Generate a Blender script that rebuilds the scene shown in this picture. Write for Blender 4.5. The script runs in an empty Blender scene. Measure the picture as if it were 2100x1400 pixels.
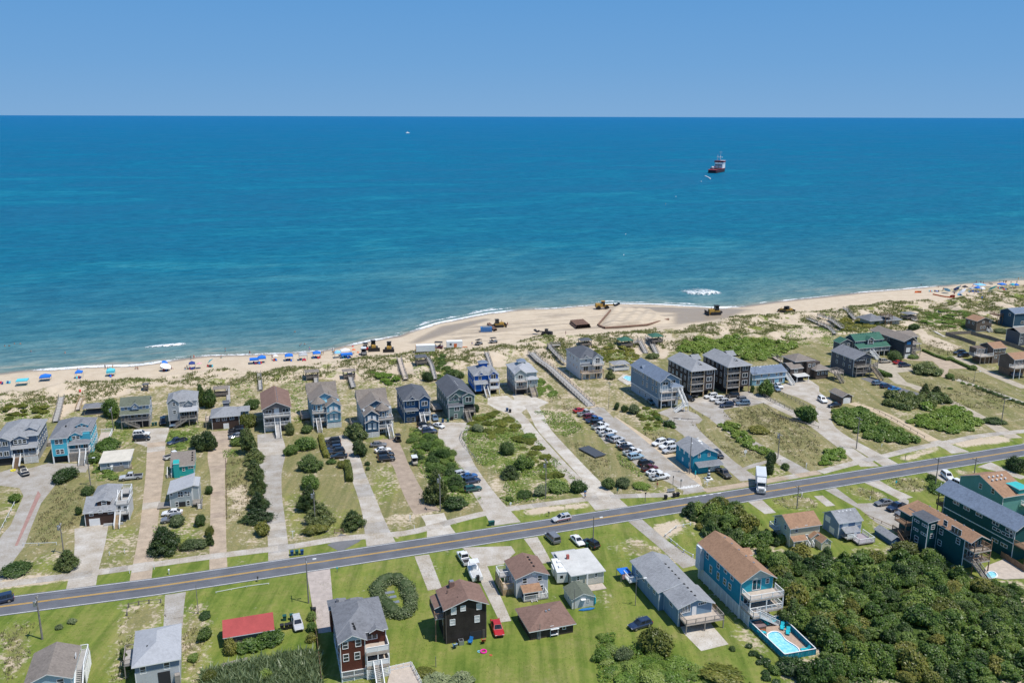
import bpy,bmesh,math,random
import numpy as np
from mathutils import Vector,Matrix
random.seed(7);RNG=np.random.default_rng(7)
SC=bpy.context.scene
COL=SC.collection
# ------------------------------------------------------------------ camera, sky, sun, exposure
FPX,CAMH,HOR=1800.0,92.0,239.0 # focal length in photo pixels, drone height, horizon row
PITCH=math.atan((700-HOR)/FPX);ROLL=math.atan2(6,2100)
cam_d=bpy.data.cameras.new('camera');cam=bpy.data.objects.new('camera',cam_d);COL.objects.link(cam)
cam_d.sensor_fit='HORIZONTAL';cam_d.sensor_width=36.0;cam_d.lens=FPX/2100*36.0
cam_d.clip_start=1.0;cam_d.clip_end=600000.0
cam.location=(0,0,CAMH);cam.rotation_mode='QUATERNION'
cam.rotation_quaternion=(Matrix.Rotation(math.pi/2-PITCH,4,'X')@Matrix.Rotation(ROLL,4,'Z')).to_quaternion()
SC.camera=cam
SUN_EL,SUN_DIR=math.radians(66),math.atan2(-0.40,0.92) # elevation, plan bearing of the sun
sd=Vector((math.cos(SUN_DIR)*math.cos(SUN_EL),math.sin(SUN_DIR)*math.cos(SUN_EL),math.sin(SUN_EL)))
W=bpy.data.worlds.new('World');SC.world=W;W.use_nodes=True
wn=W.node_tree.nodes;wl=W.node_tree.links
for n_ in list(wn):wn.remove(n_)
sky=wn.new('ShaderNodeTexSky');sky.sky_type='NISHITA';sky.sun_disc=False
sky.sun_elevation=SUN_EL;sky.sun_rotation=math.pi/2-SUN_DIR
sky.altitude=0;sky.air_density=1.0;sky.dust_density=0.3;sky.ozone_density=1.5
hs=wn.new('ShaderNodeHueSaturation');hs.inputs['Saturation'].default_value=1.25;hs.inputs['Hue'].default_value=0.5
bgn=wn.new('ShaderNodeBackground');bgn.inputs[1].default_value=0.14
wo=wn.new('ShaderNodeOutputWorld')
# clear blue air down to the horizon all the way round, easing higher up into a Nishita sky brightened to fill shadows
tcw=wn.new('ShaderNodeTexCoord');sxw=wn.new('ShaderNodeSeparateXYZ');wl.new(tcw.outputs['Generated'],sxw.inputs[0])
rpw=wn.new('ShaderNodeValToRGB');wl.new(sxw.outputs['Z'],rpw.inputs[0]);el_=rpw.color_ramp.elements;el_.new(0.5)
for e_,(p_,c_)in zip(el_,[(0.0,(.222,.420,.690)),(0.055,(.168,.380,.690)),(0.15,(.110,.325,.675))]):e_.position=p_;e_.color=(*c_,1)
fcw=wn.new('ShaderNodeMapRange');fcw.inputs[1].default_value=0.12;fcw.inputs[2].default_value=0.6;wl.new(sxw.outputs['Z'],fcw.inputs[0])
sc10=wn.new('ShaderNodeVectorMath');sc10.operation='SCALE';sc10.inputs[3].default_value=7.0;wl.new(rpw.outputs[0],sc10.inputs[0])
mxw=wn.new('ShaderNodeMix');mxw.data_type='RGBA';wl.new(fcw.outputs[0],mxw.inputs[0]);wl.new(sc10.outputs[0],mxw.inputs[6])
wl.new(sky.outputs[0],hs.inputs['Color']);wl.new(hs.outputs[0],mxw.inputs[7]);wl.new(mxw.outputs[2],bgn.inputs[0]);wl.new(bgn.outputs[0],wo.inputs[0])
sun_d=bpy.data.lights.new('sun','SUN');sun=bpy.data.objects.new('sun',sun_d);COL.objects.link(sun)
sun_d.energy=4.7;sun_d.angle=math.radians(0.53);sun_d.color=(1.0,0.955,0.88)
sun.rotation_mode='QUATERNION';sun.rotation_quaternion=sd.to_track_quat('Z','Y');sun.location=(60,-60,300)
SC.view_settings.view_transform='Standard';SC.view_settings.look='None'
SC.view_settings.exposure=0.0;SC.view_settings.gamma=1.0;SC.view_settings.use_curve_mapping=False
# ------------------------------------------------------------------ photo pixel -> ground
TILE=dict(a=(0,1120),b=(420,1120),c=(840,1120),d=(1260,1120),e=(1680,1120),f=(0,840),g=(420,840),h=(840,840),i=(1260,840),
j=(1680,840),k=(0,680),l=(420,640),m=(840,600),n=(1260,600),o=(1680,560))
def px(t,x,y):
 if t=='p':return(x,y)
 o=TILE[t];return(o[0]+x/5,o[1]+y/5)
def ray(p):
 u=(p[0]-1050)/FPX;v=-(p[1]-700)/FPX
 c,s=math.cos(ROLL),math.sin(ROLL);xx=u*c-v*s;yy=v*c+u*s
 return(xx,math.cos(PITCH)+yy*math.sin(PITCH),-math.sin(PITCH)+yy*math.cos(PITCH))
def on_plane(p,z=0.0):
 d=ray(p);k=(z-CAMH)/d[2];return(d[0]*k,d[1]*k)
def proj_np(X,Y,Z=0.0):
 z=Z-CAMH
 d=Y*math.cos(PITCH)-z*math.sin(PITCH);up=Y*math.sin(PITCH)+z*math.cos(PITCH)
 d=np.where(d<1,1,d);xx=X/d;yy=up/d;c,s=math.cos(ROLL),math.sin(ROLL)
 return 1050+(xx*c+yy*s)*FPX,700-(-xx*s+yy*c)*FPX
def parse(sx):
 """'a 10,20 30,40 | b 5,6' -> photo pixels"""
 out=[]
 for seg in sx.split('|'):
  w=seg.split();t=w[0]
  for q in w[1:]:
   x,y=q.split(',');out.append(px(t,float(x),float(y)))
 return out
def ppm(y):return(y-HOR)*math.cos(PITCH)/CAMH # photo pixels per metre at ground row y
# ------------------------------------------------------------------ tagging
def tag(o,label=None,cat=None,group=None,kind=None):
 if label:o['label']=label
 if cat:o['category']=cat
 if group:o['group']=group
 if kind:o['kind']=kind
 return o
def empty(name,loc,rz=0.0,label=None,cat=None,group=None):
 o=bpy.data.objects.new(name,None);COL.objects.link(o);o.location=loc;o.rotation_euler=(0,0,rz);o.empty_display_size=0.3
 return tag(o,label,cat,group)
def link(name,me,parent=None,loc=None,rot=None,scale=None):
 o=bpy.data.objects.new(name,me);COL.objects.link(o)
 if parent:o.parent=parent
 if loc is not None:o.location=loc
 if rot is not None:o.rotation_euler=rot
 if scale is not None:o.scale=scale
 return o
KIDS={}
def copy_tree(o,loc=None,rz=None,parent=None):
 c=o.copy();COL.objects.link(c)
 if parent:c.parent=parent
 if loc is not None:c.location=loc
 if rz is not None:c.rotation_euler=(0,0,rz)
 for ch in KIDS.setdefault(o,list(o.children)):copy_tree(ch,parent=c)
 return c
 # ------------------------------------------------------------------ materials
MAT={}
def _mat(name):
 m=bpy.data.materials.new(name);m.use_nodes=True;nt=m.node_tree
 return m,nt,nt.nodes['Principled BSDF']
def N(nt,kind,**kw):
 n=nt.nodes.new(kind)
 for k,v in kw.items():setattr(n,k,v)
 return n
def noise(nt,vec,scale,detail=3.0,rough=0.55):
 n=N(nt,'ShaderNodeTexNoise');n.inputs['Scale'].default_value=scale;n.inputs['Detail'].default_value=detail;n.inputs['Roughness'].default_value=rough
 if vec is not None:nt.links.new(vec,n.inputs['Vector'])
 return n
def mixc(nt,fac,a,b,mode='MIX'):
 n=N(nt,'ShaderNodeMix',data_type='RGBA',blend_type=mode)
 for i_,v in((0,fac),(6,a),(7,b)):
  if hasattr(v,'is_output'):nt.links.new(v,n.inputs[i_])
  elif i_==0:n.inputs[0].default_value=v
  else:n.inputs[i_].default_value=(*v,1)if len(v)==3 else v
 return n.outputs[2]
def ramp(nt,fac,stops):
 n=N(nt,'ShaderNodeValToRGB');e=n.color_ramp.elements
 while len(e)<len(stops):e.new(0.5)
 for el,(p,cc)in zip(e,stops):el.position=p;el.color=(*cc,1)if len(cc)==3 else cc
 if fac is not None:nt.links.new(fac,n.inputs[0])
 return n
def math_(nt,op,a,b=None,clamp=False):
 n=N(nt,'ShaderNodeMath',operation=op,use_clamp=clamp)
 for i_,v in((0,a),(1,b)):
  if v is None:continue
  if hasattr(v,'is_output'):nt.links.new(v,n.inputs[i_])
  else:n.inputs[i_].default_value=v
 return n.outputs[0]
def pos(nt):return N(nt,'ShaderNodeNewGeometry').outputs['Position']
def paint(name,col,rough=0.6,var=0.12,scale=0.8,metal=0.0,spec=0.3,bump=0.0):
 """plain surface with weathering noise in world space"""
 if name in MAT:return MAT[name]
 m,nt,b=_mat(name);p=pos(nt)
 n1=noise(nt,p,scale,4);n2=noise(nt,p,scale*9,2)
 f=math_(nt,'MULTIPLY',math_(nt,'ADD',n1.outputs[0],math_(nt,'MULTIPLY',n2.outputs[0],0.6)),0.625)
 dk=tuple(x*(1-var*1.6*k_)for x,k_ in zip(col,(.8,1.05,1.4)if name.startswith('concrete')else(1,1,1)));lt=tuple(min(1,x*(1+var))for x in col)
 r=ramp(nt,f,[(0.32,dk),(0.68,lt)])
 nt.links.new(r.outputs[0],b.inputs['Base Color'])
 b.inputs['Roughness'].default_value=rough;b.inputs['Metallic'].default_value=metal;b.inputs['Specular IOR Level'].default_value=spec
 if bump:
  bn=N(nt,'ShaderNodeBump');bn.inputs['Strength'].default_value=bump;nt.links.new(n2.outputs[0],bn.inputs['Height']);nt.links.new(bn.outputs[0],b.inputs['Normal'])
 MAT[name]=m;return m
def siding(name,col,pitch=0.17,var=0.10,vertical=False,shake=False):
 """clapboard, plank or shake wall: boards in world height with shadow gap relief"""
 if name in MAT:return MAT[name]
 m,nt,b=_mat(name);p=pos(nt);sp=N(nt,'ShaderNodeSeparateXYZ');nt.links.new(p,sp.inputs[0])
 h=math_(nt,'ADD',sp.outputs[0],math_(nt,'MULTIPLY',sp.outputs[1],0.5))if vertical else sp.outputs[2]
 fr=math_(nt,'FRACT',math_(nt,'DIVIDE',h,pitch))
 n1=noise(nt,p,0.5,4);n2=noise(nt,p,14 if shake else 5,2)
 f=math_(nt,'ADD',math_(nt,'MULTIPLY',n1.outputs[0],0.5),math_(nt,'MULTIPLY',n2.outputs[0],0.5))
 v=var*(2.4 if shake else 1)
 r=ramp(nt,f,[(0.3,tuple(x*(1-v*1.4)for x in col)),(0.7,tuple(min(1,x*(1+v))for x in col))])
 ln=ramp(nt,fr,[(0.0,(0.72,0.72,0.72)),(0.14,(1,1,1))])
 nt.links.new(mixc(nt,1.0,r.outputs[0],ln.outputs[0],'MULTIPLY'),b.inputs['Base Color'])
 b.inputs['Roughness'].default_value=0.7;b.inputs['Specular IOR Level'].default_value=0.2
 bn=N(nt,'ShaderNodeBump');bn.inputs['Strength'].default_value=0.35;bn.inputs['Distance'].default_value=0.03
 nt.links.new(fr,bn.inputs['Height']);nt.links.new(bn.outputs[0],b.inputs['Normal'])
 MAT[name]=m;return m
def shingle(name,col,var=0.2):
 """asphalt shingle roof: courses, tab to tab variation, streaky weathering"""
 if name in MAT:return MAT[name]
 m,nt,b=_mat(name);p=pos(nt)
 n1=noise(nt,p,0.35,4);n2=noise(nt,p,6.5,2,0.7);vo=N(nt,'ShaderNodeTexVoronoi');vo.inputs['Scale'].default_value=3.2;nt.links.new(p,vo.inputs['Vector'])
 sx=N(nt,'ShaderNodeSeparateColor');nt.links.new(vo.outputs['Color'],sx.inputs[0])
 f=math_(nt,'ADD',math_(nt,'MULTIPLY',n1.outputs[0],0.45),math_(nt,'ADD',math_(nt,'MULTIPLY',n2.outputs[0],0.3),math_(nt,'MULTIPLY',sx.outputs[0],0.25)))
 r=ramp(nt,f,[(0.28,tuple(x*(1-var*1.3)for x in col)),(0.5,col),(0.74,tuple(min(1,x*(1+var))for x in col))])
 sp=N(nt,'ShaderNodeSeparateXYZ');nt.links.new(p,sp.inputs[0]);fr=math_(nt,'FRACT',math_(nt,'DIVIDE',sp.outputs[2],0.085))
 ln=ramp(nt,fr,[(0.0,(0.8,0.8,0.8)),(0.25,(1,1,1))])
 nt.links.new(mixc(nt,0.8,r.outputs[0],ln.outputs[0],'MULTIPLY'),b.inputs['Base Color']);b.inputs['Roughness'].default_value=0.85;b.inputs['Specular IOR Level'].default_value=0.25
 bn=N(nt,'ShaderNodeBump');bn.inputs['Strength'].default_value=0.4;bn.inputs['Distance'].default_value=0.03;nt.links.new(f,bn.inputs['Height']);nt.links.new(bn.outputs[0],b.inputs['Normal'])
 MAT[name]=m;return m
def glass(name='window_glass',col=(0.03,0.04,0.05),rough=0.08):
 if name in MAT:return MAT[name]
 m,nt,b=_mat(name);p=pos(nt);n1=noise(nt,p,0.9,2)
 r=ramp(nt,n1.outputs[0],[(0.35,tuple(x*0.5 for x in col)),(0.65,tuple(min(1,x*1.8)for x in col))]);nt.links.new(r.outputs[0],b.inputs['Base Color'])
 b.inputs['Roughness'].default_value=rough;b.inputs['Specular IOR Level'].default_value=0.55;b.inputs['IOR'].default_value=1.5
 MAT[name]=m;return m
def carpaint(name,col,metal=0.0):
 if name in MAT:return MAT[name]
 m,nt,b=_mat(name);p=N(nt,'ShaderNodeTexCoord').outputs['Object'];n1=noise(nt,p,2.5,3)
 r=ramp(nt,n1.outputs[0],[(0.3,tuple(x*0.85 for x in col)),(0.7,tuple(min(1,x*1.08)for x in col))]);nt.links.new(r.outputs[0],b.inputs['Base Color'])
 b.inputs['Roughness'].default_value=0.32;b.inputs['Coat Weight'].default_value=0.6;b.inputs['Coat Roughness'].default_value=0.06;b.inputs['Metallic'].default_value=metal
 MAT[name]=m;return m
 # ------------------------------------------------------------------ mesh builder
class MB:
 def __init__(s):s.v=[];s.f=[];s.m=[]
 def _add(s,vs,fs,m=0):
  o=len(s.v);s.v+=[tuple(q)for q in vs];s.f+=[tuple(o+i for i in f)for f in fs];s.m+=[m]*len(fs);return s
 def box(s,x0,y0,z0,x1,y1,z1,m=0):
  return s._add([(x0,y0,z0),(x1,y0,z0),(x1,y1,z0),(x0,y1,z0),(x0,y0,z1),(x1,y0,z1),(x1,y1,z1),(x0,y1,z1)],
  [(0,3,2,1),(4,5,6,7),(0,1,5,4),(1,2,6,5),(2,3,7,6),(3,0,4,7)],m)
 def frustum(s,r0,z0,r1,z1,m=0):
  a,b=r0,r1
  return s._add([(a[0],a[1],z0),(a[2],a[1],z0),(a[2],a[3],z0),(a[0],a[3],z0),(b[0],b[1],z1),(b[2],b[1],z1),(b[2],b[3],z1),(b[0],b[3],z1)],
  [(0,3,2,1),(4,5,6,7),(0,1,5,4),(1,2,6,5),(2,3,7,6),(3,0,4,7)],m)
 def poly(s,vs,m=0):return s._add(vs,[tuple(range(len(vs)))],m)
 def prism(s,pts,z0,z1,m=0):
  """pts: plan polygon counter-clockwise"""
  n=len(pts);return s._add([(x,y,z0)for x,y in pts]+[(x,y,z1)for x,y in pts],
  [tuple(range(n))[::-1],tuple(range(n,2*n))]+[(i,(i+1)%n,n+(i+1)%n,n+i)for i in range(n)],m)
 def prism_y(s,pts,y0,y1,m=0):
  """pts: (x,z) outline extruded in y"""
  n=len(pts);return s._add([(x,y0,z)for x,z in pts]+[(x,y1,z)for x,z in pts],
  [tuple(range(n)),tuple(range(n,2*n))[::-1]]+[(i,n+i,n+(i+1)%n,(i+1)%n)for i in range(n)],m)
 def cyl(s,p0,p1,r0,r1=None,n=8,m=0,caps=True):
  r1=r0 if r1 is None else r1;a=Vector(p0);b=Vector(p1);d=(b-a);q=d.to_track_quat('Z','X')if d.length>1e-6 else Vector((0,0,1)).to_track_quat('Z','X')
  ring=[q@Vector((math.cos(2*math.pi*i/n),math.sin(2*math.pi*i/n),0))for i in range(n)]
  vs=[a+c*r0 for c in ring]+[b+c*r1 for c in ring]
  fs=[(i,(i+1)%n,n+(i+1)%n,n+i)for i in range(n)]
  if caps:fs+=[tuple(range(n))[::-1],tuple(range(n,2*n))]
  return s._add(vs,fs,m)
 def bar(s,p0,p1,w,h,m=0):
  """rectangular bar between two points, w sideways, h vertical"""
  a=Vector(p0);b=Vector(p1);d=(b-a).normalized();sd_=d.cross(Vector((0,0,1)))
  if sd_.length<1e-4:sd_=Vector((1,0,0))
  sd_.normalize();up=sd_.cross(d).normalized();vs=[]
  for q in(a,b):
   for i_,j_ in((-1,-1),(1,-1),(1,1),(-1,1)):vs.append(q+sd_*(w/2*i_)+up*(h/2*j_))
  return s._add(vs,[(0,3,2,1),(4,5,6,7),(0,1,5,4),(1,2,6,5),(2,3,7,6),(3,0,4,7)],m)
 def sphere(s,c,r,n=8,k=5,m=0,zs=1.0):
  vs=[(c[0],c[1],c[2]-r*zs)]
  for j_ in range(1,k):
   t=-math.pi/2+math.pi*j_/k
   for i_ in range(n):a=2*math.pi*i_/n;vs.append((c[0]+r*math.cos(t)*math.cos(a),c[1]+r*math.cos(t)*math.sin(a),c[2]+r*zs*math.sin(t)))
  vs.append((c[0],c[1],c[2]+r*zs));fs=[(0,1+(i_+1)%n,1+i_)for i_ in range(n)]
  for j_ in range(k-2):
   for i_ in range(n):a=1+j_*n;fs.append((a+i_,a+(i_+1)%n,a+n+(i_+1)%n,a+n+i_))
  t=len(vs)-1;a=1+(k-2)*n;fs+=[(a+i_,a+(i_+1)%n,t)for i_ in range(n)]
  return s._add(vs,fs,m)
 def mesh(s,name,mats):
  me=bpy.data.meshes.new(name);me.from_pydata(s.v,[],s.f)
  for m_ in(mats if isinstance(mats,(list,tuple))else[mats]):me.materials.append(m_)
  if any(s.m):me.polygons.foreach_set('material_index',s.m)
  me.update();return me
 def build(s,name,mats,parent=None,loc=None,rot=None):return link(name,s.mesh(name,mats),parent,loc,rot)
def np_mesh(name,V,F,mats,uvattr=None):
 """fast mesh from numpy verts (n,3) and faces (m,3 or 4)"""
 me=bpy.data.meshes.new(name);k=F.shape[1]
 me.vertices.add(len(V));me.vertices.foreach_set('co',np.ascontiguousarray(V,dtype=np.float32).ravel())
 me.loops.add(F.size);me.loops.foreach_set('vertex_index',np.ascontiguousarray(F,dtype=np.int32).ravel())
 me.polygons.add(len(F));me.polygons.foreach_set('loop_start',np.arange(0,F.size,k,dtype=np.int32));me.polygons.foreach_set('loop_total',np.full(len(F),k,dtype=np.int32))
 for m_ in(mats if isinstance(mats,(list,tuple))else[mats]):me.materials.append(m_)
 me.update(calc_edges=True);me.validate();return me
CUBE={}
def cube(name,mat,parent,x0,y0,z0,x1,y1,z1):
 """a box part: one shared unit cube per material, scaled"""
 if mat.name not in CUBE:CUBE[mat.name]=MB().box(-.5,-.5,-.5,.5,.5,.5).mesh('box_'+mat.name,mat)
 return link(name,CUBE[mat.name],parent,((x0+x1)/2,(y0+y1)/2,(z0+z1)/2),None,(abs(x1-x0),abs(y1-y0),abs(z1-z0)))
def smooth(me):
 me.polygons.foreach_set('use_smooth',[True]*len(me.polygons));return me
 # ------------------------------------------------------------------ terrain
WATER_Z=-0.6
AX=math.radians(17);UX=np.array([math.cos(AX),math.sin(AX)]);UY=np.array([-math.sin(AX),math.cos(AX)]) # along the shore, towards the sea
SHORE_PX=[(0,765),(60,758),(110,756),(180,751),(280,748),(340,740),(420,729),(520,726),(660,719),(700,710),(760,698),(820,688),(840,680),(900,661),(940,654),(1000,642),
(1070,634),(1130,632),(1200,626),(1260,622),(1360,624),(1460,630),(1520,628),(1600,617),(1680,609),(1780,598),(1880,590),(1980,581),(2100,573)]
_sp=np.array([on_plane(q,WATER_Z)for q in SHORE_PX]);SHU=_sp@UX;SHV=_sp@UY
_o=np.argsort(SHU);SHU=SHU[_o];SHV=SHV[_o]
SHU=np.concatenate([[SHU[0]-4000,SHU[0]-60],SHU,[SHU[-1]+60,SHU[-1]+4000]]);SHV=np.concatenate([[SHV[0]+60,SHV[0]-2],SHV,[SHV[-1]+8,SHV[-1]+120]])
def shore_d(X,Y):
 """metres landward of the waterline (negative at sea)"""
 u=X*UX[0]+Y*UX[1];v=X*UY[0]+Y*UY[1];return np.interp(u,SHU,SHV)-v
def _hash(ix,iy,s):return np.modf(np.abs(np.sin(ix*127.1+iy*311.7+s*74.7)*43758.5453))[0]
def vnoise(x,y,s=0):
 ix=np.floor(x);iy=np.floor(y);fx=x-ix;fy=y-iy;fx=fx*fx*(3-2*fx);fy=fy*fy*(3-2*fy)
 a=_hash(ix,iy,s);b=_hash(ix+1,iy,s);c=_hash(ix,iy+1,s);d=_hash(ix+1,iy+1,s)
 return(a*(1-fx)+b*fx)*(1-fy)+(c*(1-fx)+d*fx)*fy
def fbm(x,y,s=0,o=4):
 t=0;a=0.5;n=0
 for k in range(o):t=t+a*vnoise(x,y,s+k);n+=a;x=x*2.03+11;y=y*2.03+7;a*=0.5
 return t/n
def inpoly(PX,PY,poly):
 poly=np.asarray(poly,float);r=np.zeros(PX.shape,bool);x0,y0=poly[:,0].min(),poly[:,1].min();x1,y1=poly[:,0].max(),poly[:,1].max()
 w=np.nonzero((PX>=x0)&(PX<=x1)&(PY>=y0)&(PY<=y1))
 if len(w[0])==0:return r
 x=PX[w];y=PY[w];c=np.zeros(x.shape,bool);n=len(poly);j=n-1
 for i in range(n):
  xi,yi=poly[i];xj,yj=poly[j]
  if yi!=yj:c^=((yi>y)!=(yj>y))&(x<(xj-xi)*(y-yi)/(yj-yi)+xi)
  j=i
 r[w]=c;return r
DUNE_SEA=[(0,805),(20,803),(140,794),(180,790),(260,781),(330,773),(420,764),(460,758),(540,768),(600,750),(700,742),(820,726),(900,718),(980,713),(1040,706),(1100,694),(1240,684),
(1340,674),(1400,670),(1520,654),(1680,638),(1800,624),(1940,616),(2020,606),(2100,598),(2300,580)]
DUNE_LAND=[(2300,640),(2100,655),(2000,672),(1900,683),(1780,684),(1680,692),(1560,712),(1400,722),(1330,712),(1200,724),(1130,745),(1080,722),(980,748),(860,780),(760,784),(640,776),(560,786),(430,796),(340,792),(240,812),(110,840),(0,850),(-200,880),(-200,840)]
MOUND=[(1237,672),(1252,632),(1330,634),(1366,660),(1300,668)]
def blur(a,n):
 for _ in range(n):
  a=(a+np.roll(a,1,0)+np.roll(a,-1,0))/3;a=(a+np.roll(a,1,1)+np.roll(a,-1,1))/3
 return a
def grow(c,step,k,out):
 r=[];x=c
 while len(r)<k:x+=step;step*=out;r.append(x)
 return r
GX=np.array(sorted([-205-q for q in grow(0,2,22,1.45)])+list(np.arange(-205,345,0.9))+[345+q for q in grow(0,2,22,1.45)])
GY=np.array(sorted([108-q for q in grow(0,2,20,1.45)])+list(np.arange(108,470,0.9))+[470+q for q in grow(0,2,18,1.4)])
MX,MY=np.meshgrid(GX,GY,indexing='ij')
GD=shore_d(MX,MY)
PX0,PY0=proj_np(MX,MY,0.0)
near=(MX>-206)&(MX<346)&(MY>107)&(MY<471)
PX0=np.where(near,PX0,-9e5)
dmask=blur(inpoly(PX0,PY0,DUNE_SEA+DUNE_LAND).astype(float),5)
mmask=blur(inpoly(PX0,PY0,MOUND).astype(float),3)
GZ=np.where(GD>0,np.minimum(WATER_Z+0.036*GD,0.0),np.maximum(WATER_Z+0.055*GD,-9.0))
GZ=GZ+dmask*(np.clip(fbm(MX*0.09,MY*0.09,3)-0.34,0,1)*5.2+(fbm(MX*0.5,MY*0.5,9,3)-0.5)*0.7)+mmask*(1.7+.22*np.sin((MX-MY*.35)*1.1))
GZ=GZ+np.where((GD>1)&(GD<45)&near,(fbm(MX*.25,MY*.25,21,3)-.5)*.25,0)
def gz(x,y):
 """ground height, bilinear"""
 i=int(np.clip(np.searchsorted(GX,x)-1,0,len(GX)-2));j=int(np.clip(np.searchsorted(GY,y)-1,0,len(GY)-2))
 fx=(x-GX[i])/(GX[i+1]-GX[i]);fy=(y-GY[j])/(GY[j+1]-GY[j])
 return float((GZ[i,j]*(1-fx)+GZ[i+1,j]*fx)*(1-fy)+(GZ[i,j+1]*(1-fx)+GZ[i+1,j+1]*fx)*fy)
def gzv(X,Y):
 i=np.clip(np.searchsorted(GX,X)-1,0,len(GX)-2);j=np.clip(np.searchsorted(GY,Y)-1,0,len(GY)-2)
 fx=(X-GX[i])/(GX[i+1]-GX[i]);fy=(Y-GY[j])/(GY[j+1]-GY[j])
 return(GZ[i,j]*(1-fx)+GZ[i+1,j]*fx)*(1-fy)+(GZ[i,j+1]*(1-fx)+GZ[i+1,j+1]*fx)*fy
def at(t,x,y,dz=0.0):
 """photo point in tile t -> point on the ground (x, y, z)"""
 p=px(t,x,y);z=0.0
 for _ in range(4):q=on_plane(p,z+dz);z=max(gz(*q),WATER_Z)
 return(q[0],q[1],z)
 # ---- ground cover, painted on the vertices: lawn, dry grass, scrub, wet sand; what is left is sand
lawn=np.zeros_like(GD);dry=np.full_like(GD,0.66);scrub=np.zeros_like(GD);lawn+=.06+.55*np.clip((fbm(MX*.05,MY*.05,33,3)-.5)*3,0,.7)
def cover(sx,l,d,s=0.0,soft=1,amt=1.0):
 m=blur(inpoly(PX0,PY0,parse(sx)).astype(float),soft)*amt
 for arr,v in((lawn,l),(dry,d),(scrub,s)):arr[...]=arr*(1-m)+v*m
cover('p -50,1262 620,1172 1050,1100 1420,1030 2150,925 2150,1450 -50,1450',.92,.3)
cover('p -50,1215 155,1182 420,1143 690,1106 840,1097 1000,1053 1260,1016 1400,1013 1545,992 1680,968 1820,934 2100,882 2100,935 1680,990 1050,1088 420,1177 -50,1245',.95,.2)
for q in('a 0,800 350,760 330,1100 100,1400 0,1400','a 1320,620 1690,580 1680,780 1440,830 1330,1000 1300,1400 1160,1400 1250,750','a 1900,700 2100,500 2100,1400 1850,1400 1830,900',
'i 100,1400 130,1320 200,1290 420,1400','d 0,0 430,0 720,200 600,200 330,100 120,60','j 760,700 1100,690 1120,830 900,860 640,760','j 260,810 520,790 700,890 560,950 330,880',
'i 1620,920 1900,880 2100,950 2080,1020 1640,1000','e 280,30 650,0 700,150 900,260 1050,280 700,190 500,90','h 2010,1300 2100,1230 2100,1400 2060,1400','j 1380,600 1600,610 1700,680 1500,700',
'c 1950,450 2100,420 2100,560 2020,650 1950,560','j 460,1080 700,1150 700,1250 540,1190','d 1280,780 1500,1000 1640,1150 1500,1130 1300,900'):
 cover(q,.30,.66,0,4)
for q in('a 0,330 380,290 800,270 780,340 0,440','h 1130,1060 1250,1010 1850,950 1900,980 1500,1040 1250,1070','j 780,500 1200,390 1300,400 1100,450 900,530','j 1370,350 1900,265 1980,320 1450,390',
'i 400,1180 650,1130 690,1230 480,1330','g 1910,1075 2100,1060 2100,1130 1910,1130','h 30,1050 290,1020 300,1070 0,1110','h 820,720 940,690 960,790 900,850 860,850'):
 cover(q,.05,.25,0,2)
for q in('f 720,1150 850,1100 860,1400 700,1400','f 1050,1210 1470,1160 1430,1400 1000,1400 | a 1430,0 1390,200 1050,240 950,200 1000,0','a 370,80 800,30 790,270 360,290','f 1570,1150 1900,1140 2100,1000 2100,1400 1550,1400 | a 2100,80 1530,180 1560,0',
'f 0,800 240,830 240,960 100,1150 0,1260','g 780,900 1000,840 1050,1300 820,1370','g 1030,1320 1700,1275 1640,1150 1380,1070 1040,1280','g 1850,1130 2100,1130 2100,1260 1880,1280','g 1650,620 1800,570 1990,560 2100,800 1900,900 1850,1000 1780,920',
'g 200,1330 680,1280 690,1390 300,1400','i 0,850 380,780 560,740 700,840 300,880','i 1400,600 1560,560 1720,540 1880,650 1560,712','j 0,590 300,500 310,540 150,600 0,640','o 620,1065 900,1145 780,1130','o 1700,960 1930,930 1930,1000 1780,1000',
'o 1620,620 2050,700 2020,730 1700,650','i 780,660 1160,760 960,800 860,760'):
 cover(q,.56,.55,0,6)
for q in('g 1200,650 1430,720 1640,1080 1300,1000 1180,800','f 600,760 860,780 850,1100 720,1150 560,1350 280,1380 430,950 500,800','g 200,500 430,500 470,900 470,1060 210,1130'):
 cover(q,.3,.75,0,2)
cover('g 215,800 460,740 480,1050 230,1120',.03,.4,0,4)
for q in('h 620,60 900,20 1050,60 1280,280 1700,700 1800,850 1000,980 920,900 1000,700 700,560 530,280','h 0,160 280,280 540,600 720,860 760,980 320,1010 160,700 90,560 0,450','k 0,730 500,770 560,850 400,900 0,940','f 1700,340 1740,210 2100,100 2100,420 1760,440',
'f 1100,100 1400,200 1370,350 1260,400 1050,300','f 950,560 1200,640 1220,720 1000,730','h 1270,20 1600,0 1780,200 1600,280 1500,250','m 1300,830 1500,1000 1520,1090 1300,1080','m 200,800 400,700 540,850 440,960','i 200,0 420,0 560,200 300,230',
'n 600,600 740,510 960,490 1300,490 1600,520 1850,520 1900,560 1700,640 1400,720 1250,640 840,640','o 1040,420 1200,360 1540,420 1530,600 1200,600 1000,500','o 200,450 600,600 300,650 150,560','j 140,0 480,0 560,80 1030,330 700,370 460,290 170,130',
'j 700,0 1500,0 1720,170 1560,240 1280,260 900,130','i 1060,170 1200,130 1340,250 1480,380 1650,470 1640,530 1500,480 1200,300','j 0,400 270,420 310,480 150,570 0,600','l 1680,600 2000,650 2020,750 1780,780','m 0,660 300,640 400,780 280,880 60,900','l 880,850 1000,900 1030,1150 920,1140',
'n 0,520 180,600 270,680 150,740 0,690','m 1880,540 2100,560 2100,720 1980,720','o 0,560 200,680 150,780 0,740','n 1980,300 2100,440 1990,560 1700,480'):
 cover(q,.50,.55,.35,4)
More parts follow.
